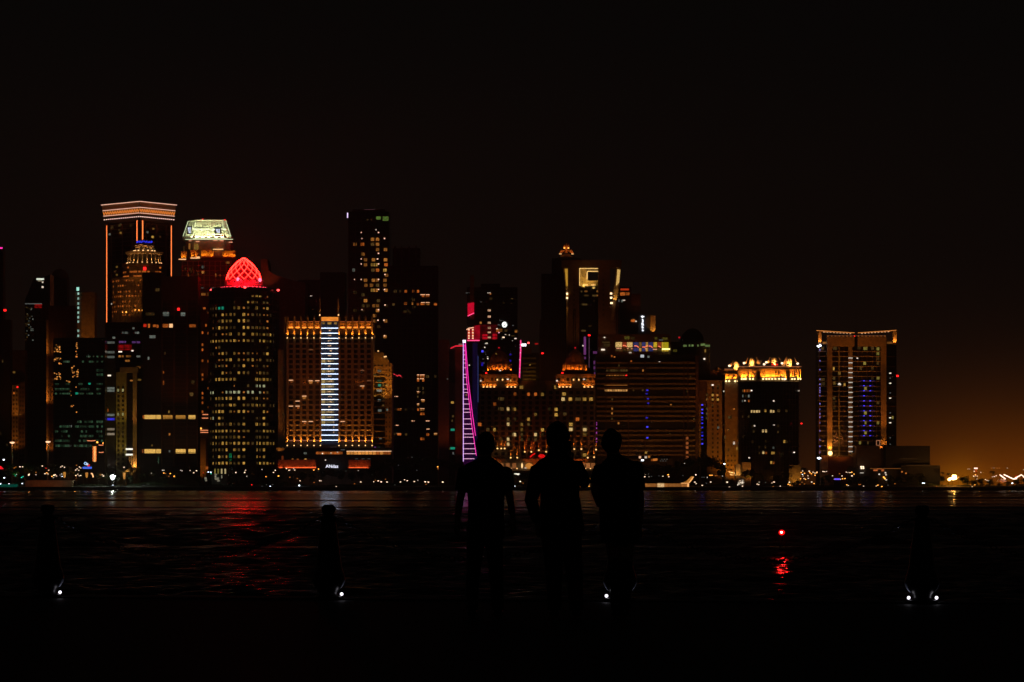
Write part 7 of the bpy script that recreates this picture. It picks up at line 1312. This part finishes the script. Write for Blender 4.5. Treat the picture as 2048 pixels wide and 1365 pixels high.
# ================================================================ BUOY
BY = 120.0; bx = wx(1563.5, BY)
t = Thing('navigation_buoy', 'small dark buoy on the water with a bright red light', 'buoy', (bx, BY, 0))
m2 = MB(); m2.lathe(bx, BY, [(.05, -.4), (.34, -.25), (.4, 0), (.38, .16), (.1, .24)], 20); t.part('float', m2, surf('dark buoy paint', (.02, .012, .012), .6), smooth=True)
m2 = MB()
for k in range(3): a = 2.09 * k; m2.tube([(bx + .2 * math.cos(a), BY + .2 * math.sin(a), .2), (bx + .03 * math.cos(a), BY + .03 * math.sin(a), .98)], .014, 6)
t.part('mast', m2, surf('buoy black', (.006, .006, .006), .8), stuff=True); m2 = MB(); m2.lathe(bx, BY, [(.05, .95), (.05, .98), (.03, .985)], 12); t.part('lamp_base', m2, metal)
m2 = MB(); m2.ball(bx, BY, 1.05, .125, 1.05, .9, 14, 8); t.part('lens', m2, glow('red lamp halo', (1.0, .004, .004), 1.5), smooth=True)  # glowing red ball put in for the halo round the lamp
m2 = MB(); m2.ball(bx - .02, BY - .105, 1.06, .045, 1.1, .9, 12, 6); t.part('lamp', m2, glow('buoy lamp', (1.0, .30, .26), 26), smooth=True)
l = bpy.data.lights.new('buoy_lamp_light', 'SPOT'); l.spot_size = R(150); l.spot_blend = .2; l.energy = 190; l.color = (1, .01, .01); l.shadow_soft_size = .05; o = bpy.data.objects.new('buoy_lamp_light', l); COL.objects.link(o); o.location = (bx, BY - .32, 1.06); o.rotation_euler = (R(-84), 0, 0)
# ================================================================ BOLLARDS AND CHAINS
iron = surf('black iron', (.02, .02, .021), .32, .2, 8, .3)
def px2(x, y, Y): return wx(x, Y), wz(y, Y)
BX = [95, 657, 1240, 1844]; BZ = []
BPROF = [(.045, 1.0), (.068, .985), (.078, .955), (.07, .925), (.055, .905), (.05, .885), (.085, .865), (.09, .85), (.075, .83), (.082, .78), (.098, .66), (.118, .50), (.138, .34), (.160, .27), (.174, .22), (.178, .20), (.174, .178), (.158, .14), (.135, .108), (.112, .082), (.10, .06), (.10, .03), (.13, .022), (.165, .018), (.17, 0)]
BNAME = ['tapered black bollard at the left end of the quay', 'tapered black bollard below the white ladder reflection', 'tapered black bollard hidden behind the third figure', 'tapered black bollard with two lamps at the right']
led = glow('bollard lamp', (.93, .88, 1.0), 1.9)
for i, x in enumerate(BX):
    Y = 29.0
    for _ in range(4): X0 = wx(x, Y); Y = qy(X0) - .42
    H_ = 1.0
    t = Thing('bollard', BNAME[i], 'bollard', (X0, Y, QZ), 'bollards along the quay edge'); BZ.append((X0, Y))
    m2 = MB(); m2.lathe(X0, Y, [(r_, QZ + .02 + z * .985) for r_, z in BPROF[::-1]], 40); t.part('post', m2, iron, smooth=True)
    m2 = MB(); m2.tube([(X0 + .105 * math.cos(a * math.pi / 6), Y + .03 * math.sin(a * math.pi / 6), QZ + .86) for a in range(0, 7)], .012, 6); t.part('chain_ring', m2, iron)
    for sg in (-1, 1):
        if i < 2 and sg < 0: continue
        lx, ly = X0 + sg * .142, Y - .045
        m2 = MB(); m2.lathe(lx, ly, [(.026, QZ), (.026, QZ + .012), (.012, QZ + .018), (.012, QZ + .045)], 12); t.part('lamp_stem', m2, iron)
        if not (i == 2 and sg > 0): m2 = MB(); m2.ball(lx, ly, QZ + .063, .0175, 1, 1, 14, 8); lp_ = t.part('lamp', m2, led, smooth=True)
        l = bpy.data.lights.new('bollard_uplight', 'SPOT'); l.energy = 2.2; l.color = (.66, .70, 1); l.spot_size = R(58); l.spot_blend = .5; l.shadow_soft_size = .01
        o = bpy.data.objects.new('bollard_uplight', l); COL.objects.link(o); o.location = (lx + sg * .03, Y + .0, QZ + .06); o.rotation_euler = (Vector((X0 + sg * .15, Y + .0, QZ + .15)) - Vector(o.location)).to_track_quat('-Z', 'Y').to_euler()
# chains hanging between the posts, each made of separate links
LINK = MB(); n = 0
for a in range(10):
    A = 2 * math.pi * a / 10
    for c_ in range(5):
        B_ = 2 * math.pi * c_ / 5; rr = .021 + .0055 * math.cos(B_); LINK.v.append((rr * math.cos(A) * 1.6, .0055 * math.sin(B_), rr * math.sin(A)))
for a in range(10):
    for c_ in range(5): LINK.f.append((a * 5 + c_, ((a + 1) % 10) * 5 + c_, ((a + 1) % 10) * 5 + (c_ + 1) % 5, a * 5 + (c_ + 1) % 5))
LKM = LINK.mesh('chain_link'); LKM.materials.append(iron)
ends = [(BZ[0][0] - 3.05, BZ[0][1] + .5)] + BZ + [(BZ[-1][0] + 3.05, BZ[-1][1] - .5)]
CN = ['chain hanging off the left bollard out of the picture', 'chain hanging between the left bollard and the next one', 'chain hanging between second bollard and the three people', 'chain hanging between the third figure and the right bollard', 'chain hanging off the right bollard out of the picture']
for i in range(5):
    A, B_ = ends[i], ends[i + 1]; t = Thing('chain', CN[i], 'chain', ((A[0] + B_[0]) / 2, (A[1] + B_[1]) / 2, QZ), 'chains between the bollards')
    n = 58
    for k in range(n):
        u = (k + .5) / n; x = A[0] + .1 + (B_[0] - A[0] - .2) * u; y = A[1] + (B_[1] - A[1]) * u; z = QZ + .86 - .42 * 4 * u * (1 - u); sl = math.atan2(-.42 * 4 * (1 - 2 * u), B_[0] - A[0])
        o = bpy.data.objects.new('chain_link', LKM); COL.objects.link(o); o.parent = t.o; o.location = (x - t.loc[0], y - t.loc[1], z - t.loc[2]); o.rotation_euler = (R(90) * (k % 2), -sl, 0); o.scale = (.9, 1, 1)
# ================================================================ PEOPLE
PY = 26.0; PF = 1235.0
skinm = surf('skin', (.30, .18, .12), .55, .1, 6); hairm = surf('black hair', (.012, .011, .010), .6, .3, 30)
def J(x, y, d=0.0): return Vector((wx(x, PY), PY + d, QZ + (PF - y) * PY / F))
def skinobj(th, name, V, E, mat, sub=2, root=0):
    m = bpy.data.meshes.new(name); m.from_pydata([tuple(Vector(p) - Vector(th.loc)) for p, r in V], E, []); m.update(); m.materials.append(mat)
    o = bpy.data.objects.new(name, m); COL.objects.link(o); o.parent = th.o
    o.modifiers.new('skin', 'SKIN')
    if not m.skin_vertices: 
        bpy.context.view_layer.objects.active = o
    sv = m.skin_vertices[0].data
    for i, (p, r) in enumerate(V):
        sv[i].radius = r if isinstance(r, tuple) else (r, r); sv[i].use_root = (i == root)
    s = o.modifiers.new('sub', 'SUBSURF'); s.levels = sub; s.render_levels = sub
    m.polygons.foreach_set('use_smooth', [True] * len(m.polygons)) if m.polygons else None
    o.modifiers['skin'].use_smooth_shade = True
    return o
def hand(V, E, wi, w, d, palm_n, curl=.35, sgn=1, s=1.0):
    """five fingers from wrist index wi at w pointing along d; palm_n is the direction the fingers curl towards"""
    d = d.normalized(); pn = palm_n.normalized(); sd = d.cross(pn).normalized() * sgn
    p0 = len(V); V.append((w + d * .045 * s, .030 * s)); E.append((wi, p0)); V.append((w + d * .085 * s, .030 * s)); E.append((p0, p0 + 1))
    for j, (off, ln) in enumerate(((-.030, .062), (-.010, .074), (.011, .070), (.031, .054))):
        a = w + d * .092 * s + sd * off * s; k = len(V)
        b_ = a + (d + pn * curl * .4).normalized() * ln * .5 * s; c_ = b_ + (d + pn * curl * 1.8).normalized() * ln * .5 * s
        V += [(a, .0105 * s), (b_, .0092 * s), (c_, .0078 * s)]; E += [(p0 + 1, k), (k, k + 1), (k + 1, k + 2)]
    a = w + d * .035 * s - sd * .036 * s; k = len(V); b_ = a + (d * .7 - sd * .6 + pn * .3).normalized() * .032 * s; c_ = b_ + (d + pn * .4).normalized() * .028 * s
    V += [(a, .013 * s), (b_, .0105 * s), (c_, .009 * s)]; E += [(p0, k), (k, k + 1), (k + 1, k + 2)]
def person(lb, P, shirt, trouser, hair):
    foot = J(P['foot'], PF); th = Thing('person', lb, 'person', (foot.x, PY, QZ), 'people standing on the quay')
    V, E = [], []
    def add(p, r, to=None):
        V.append((p, r)); k = len(V) - 1
        if to is not None: E.append((to, k))
        return k
    pel = add(P['pelvis'], .125); ab = add(P['pelvis'].lerp(P['chest'], .5), .12, pel); ch = add(P['chest'], .135, ab); nk0 = add(P['neck'], .062, ch); nk1 = add(P['neck'] + Vector((0, .01, .05)), .055, nk0)
    hc = P['head']; h1 = add(hc + Vector((0, .015, -.045)), .068, nk1); h2 = add(hc + Vector((0, 0, .01)), .085, h1); h3 = add(hc + Vector((0, -.005, .06)), .07, h2)
    nose = add(hc + Vector((0, .098, -.018)), .013, h2)
    for sx in (-1, 1): add(hc + Vector((sx * .088, 0, -.01)), .018, h2)
    for s in ('L', 'R'):
        sh_, el, wr = P['sh' + s], P['el' + s], P['wr' + s]
        a = add(sh_, .058, ch); c_ = add(sh_.lerp(el, .5), .046, a); d = add(el, .038, c_); e_ = add(el.lerp(wr, .4), .036, d); w = add(wr, .025, e_)
        hand(V, E, w, wr, P['hd' + s], P.get('pn' + s, Vector((0, 1, 0))), .5 if s + 'c' not in P else 1.2, 1 if s == 'R' else -1)
        hp, kn, an = P['hip' + s], P['kn' + s], P['an' + s]
        a = add(hp, .085, pel); c_ = add(hp.lerp(kn, .5), .075, a); d = add(kn, .055, c_); e_ = add(kn.lerp(an, .35), .053, d); f_ = add(an, .036, e_); add(an + Vector((0, .10, -.05)), .036, add(an + Vector((0, -.02, -.045)), .038, f_))
    skinobj(th, 'body', V, E, skinm, 2, 0)
    # shirt: elliptical rings from hem to collar
    m2 = MB(); rings = P['torso']; seg = 24
    for x0, x1, y, dd in rings:
        a, b_ = wx(x0, PY), wx(x1, PY); cx_ = (a + b_) / 2; hw_ = (b_ - a) / 2; z = QZ + (PF - y) * PY / F
        for k in range(seg):
            g = 2 * math.pi * k / seg; wob = 1 + .025 * math.sin(3 * g + y * .21) + .015 * math.sin(7 * g + y * .5)
            m2.v.append((cx_ + hw_ * math.cos(g) * wob, PY + P.get('lean', 0) + dd * math.sin(g) * wob, z))
    for j in range(len(rings) - 1):
        for k in range(seg): q2 = (k + 1) % seg; m2.f.append((j * seg + k, (j + 1) * seg + k, (j + 1) * seg + q2, j * seg + q2))
    m2.f.append(tuple(range(seg))); m2.f.append(tuple((len(rings) - 1) * seg + k for k in reversed(range(seg))))
    th.part('shirt', m2, shirt, smooth=True)
    for s in ('L', 'R'):
        m2 = MB(); sh_, el, wr = P['sh' + s], P['el' + s], P['wr' + s]; f = P['sleeve']
        pts = [sh_ + (sh_ - el).normalized() * .03, sh_, sh_.lerp(el, .35), sh_.lerp(el, .7), el]; rr = [.04, .078, .072, .066, .060]
        if f > 1: pts += [el.lerp(wr, .5), el.lerp(wr, .92)]; rr += [.052, .042]
        else: pts = pts[:4]; rr = rr[:4]
        m2.tube(pts, rr, 14); th.part('sleeve', m2, shirt, smooth=True)
        hp, kn, an = P['hip' + s], P['kn' + s], P['an' + s]; m2 = MB(); tw = P['tw']
        m2.tube([hp + Vector((0, 0, .12)), hp, hp.lerp(kn, .5), kn, kn.lerp(an, .5), an + Vector((0, 0, .02))], [tw * 1.3, tw * 1.35, tw * 1.12, tw * .95, tw * .86, tw * .82], 16); th.part('trouser_leg', m2, trouser, smooth=True)
        m2 = MB(); m2.ball(an.x, an.y + .05, QZ + .045, .13, .38, .36, 12, 6); th.part('shoe', m2, surf('black shoe', (.015, .015, .015), .4), smooth=True)
    m2 = MB(); m2.ball(hc.x, hc.y - .012, hc.z + .022, .102, P['hair'][0], P['hair'][1], 18, 12)
    v0 = len(m2.v)
    m2.v = [(x + .006 * math.sin(40 * z + 9 * y), y + (.02 if y > hc.y + .03 and z < hc.z + .03 else 0) * -3, z + .005 * math.sin(50 * x)) for x, y, z in m2.v]
    th.part('hair', m2, hair, smooth=True)
    return th
P1 = dict(foot=970, pelvis=J(970, 1048), chest=J(970, 965), neck=J(971, 920), head=J(971, 892), shL=J(933, 941), shR=J(1007, 941), elL=J(920, 1000, .02), elR=J(1020, 998, .02), wrL=J(914, 1040, .06), wrR=J(1026, 1038, .06), hdL=Vector((-.02, .05, -1)), hdR=Vector((.02, .05, -1)),
          pnL=Vector((.6, .5, 0)), pnR=Vector((-.6, .5, 0)), hipL=J(953, 1068), hipR=J(986, 1068), knL=J(946, 1148), knR=J(993, 1148), anL=J(944, 1224), anR=J(996, 1224), sleeve=1, tw=.066, hair=(.83, 1.08),
          torso=[(935, 1008, 1078, .12), (934, 1009, 1060, .13), (936, 1007, 1030, .12), (936, 1008, 1000, .125), (932, 1011, 970, .13), (925, 1013, 950, .125), (923, 1011, 938, .11), (932, 1003, 928, .09), (950, 992, 920, .07), (960, 983, 913, .055)])
P2 = dict(foot=1128, pelvis=J(1122, 1048), chest=J(1116, 960), neck=J(1116, 912), head=J(1115, 876), shL=J(1078, 937), shR=J(1150, 932), elL=J(1062, 1000, -.04), elR=J(1169, 963, .08), wrL=J(1074, 1044, .06), wrR=J(1142, 925, .30), hdL=Vector((.3, .2, -1)), hdR=Vector((-.35, .25, .8)), Rc=1,
          hipL=J(1105, 1068), hipR=J(1140, 1068), knL=J(1108, 1148), knR=J(1149, 1148), anL=J(1109, 1224), anR=J(1153, 1224), sleeve=2, tw=.080, hair=(1.06, 1.30),
          torso=[(1080, 1168, 1064, .14), (1078, 1168, 1050, .15), (1080, 1162, 1020, .14), (1081, 1158, 990, .14), (1070, 1160, 965, .14), (1062, 1163, 948, .135), (1066, 1160, 932, .12), (1078, 1146, 921, .10), (1093, 1138, 912, .08), (1098, 1133, 898, .068)])
P3 = dict(foot=1242, pelvis=J(1238, 1048), chest=J(1236, 965), neck=J(1228, 918), head=J(1223, 887), shL=J(1204, 937), shR=J(1268, 930), elL=J(1189, 982, -.03), elR=J(1281, 1000, .0), wrL=J(1200, 1012, .16), wrR=J(1279, 1045, .05), hdL=Vector((.6, .6, .1)), hdR=Vector((-.05, .1, -1)),
          hipL=J(1227, 1068), hipR=J(1252, 1068), knL=J(1232, 1148), knR=J(1251, 1148), anL=J(1233, 1224), anR=J(1250, 1224), sleeve=1, tw=.060, hair=(.92, 1.12),
          torso=[(1200, 1276, 1085, .13), (1199, 1277, 1060, .14), (1199, 1274, 1030, .13), (1198, 1275, 1000, .13), (1195, 1280, 970, .13), (1191, 1283, 950, .13), (1194, 1282, 935, .115), (1206, 1272, 924, .095), (1214, 1252, 916, .075), (1214, 1240, 908, .06)])
person('person in a loose short-sleeved shirt standing with both arms hanging, leftmost of three', P1, surf('navy patterned shirt', (.022, .026, .045), .8, .6, 14), surf('dark trousers', (.012, .012, .014), .8), hairm)
person('tallest person with bushy hair and one elbow raised, middle of three', P2, surf('black jacket', (.010, .010, .011), .8), surf('maroon trousers', (.05, .016, .012), .8), hairm)
th3 = person('person in a dark shirt with one hand at the belly, rightmost of three', P3, surf('black shirt', (.012, .012, .012), .8), surf('dark trousers', (.012, .012, .014), .8), hairm)
# phone raised by the middle person
hp_ = P2['wrR'] + P2['hdR'].normalized() * .12
m2 = MB(); m2.box(hp_.x - .02, hp_.x + .055, hp_.y - .005, hp_.y + .004, hp_.z - .05, hp_.z + .10); single('phone', m2, surf('black phone', (.01, .01, .01), .3), 'dark phone held up by the middle person', 'phone')
# ================================================================ HAZE over bay and city
hz = MB(); hz.box(-5210, 5210, -640, 4210, -5, 252)
hm_ = bpy.data.materials.new('haze'); hm_.use_nodes = True; t_ = hm_.node_tree
for n in list(t_.nodes):
    if n.type != 'OUTPUT_MATERIAL': t_.nodes.remove(n)
v = t_.nodes.new('ShaderNodeVolumePrincipled'); v.inputs['Density'].default_value = 0.00012; v.inputs['Color'].default_value = (.92, .86, .80, 1); v.inputs['Anisotropy'].default_value = .6
t_.links.new(v.outputs[0], [n for n in t_.nodes if n.type == 'OUTPUT_MATERIAL'][0].inputs['Volume'])
single('haze', hz, hm_, 'thin night haze over the bay', 'haze', kind='stuff')
print('LIGHTS', NL[0], 'OBJECTS', len(bpy.data.objects))
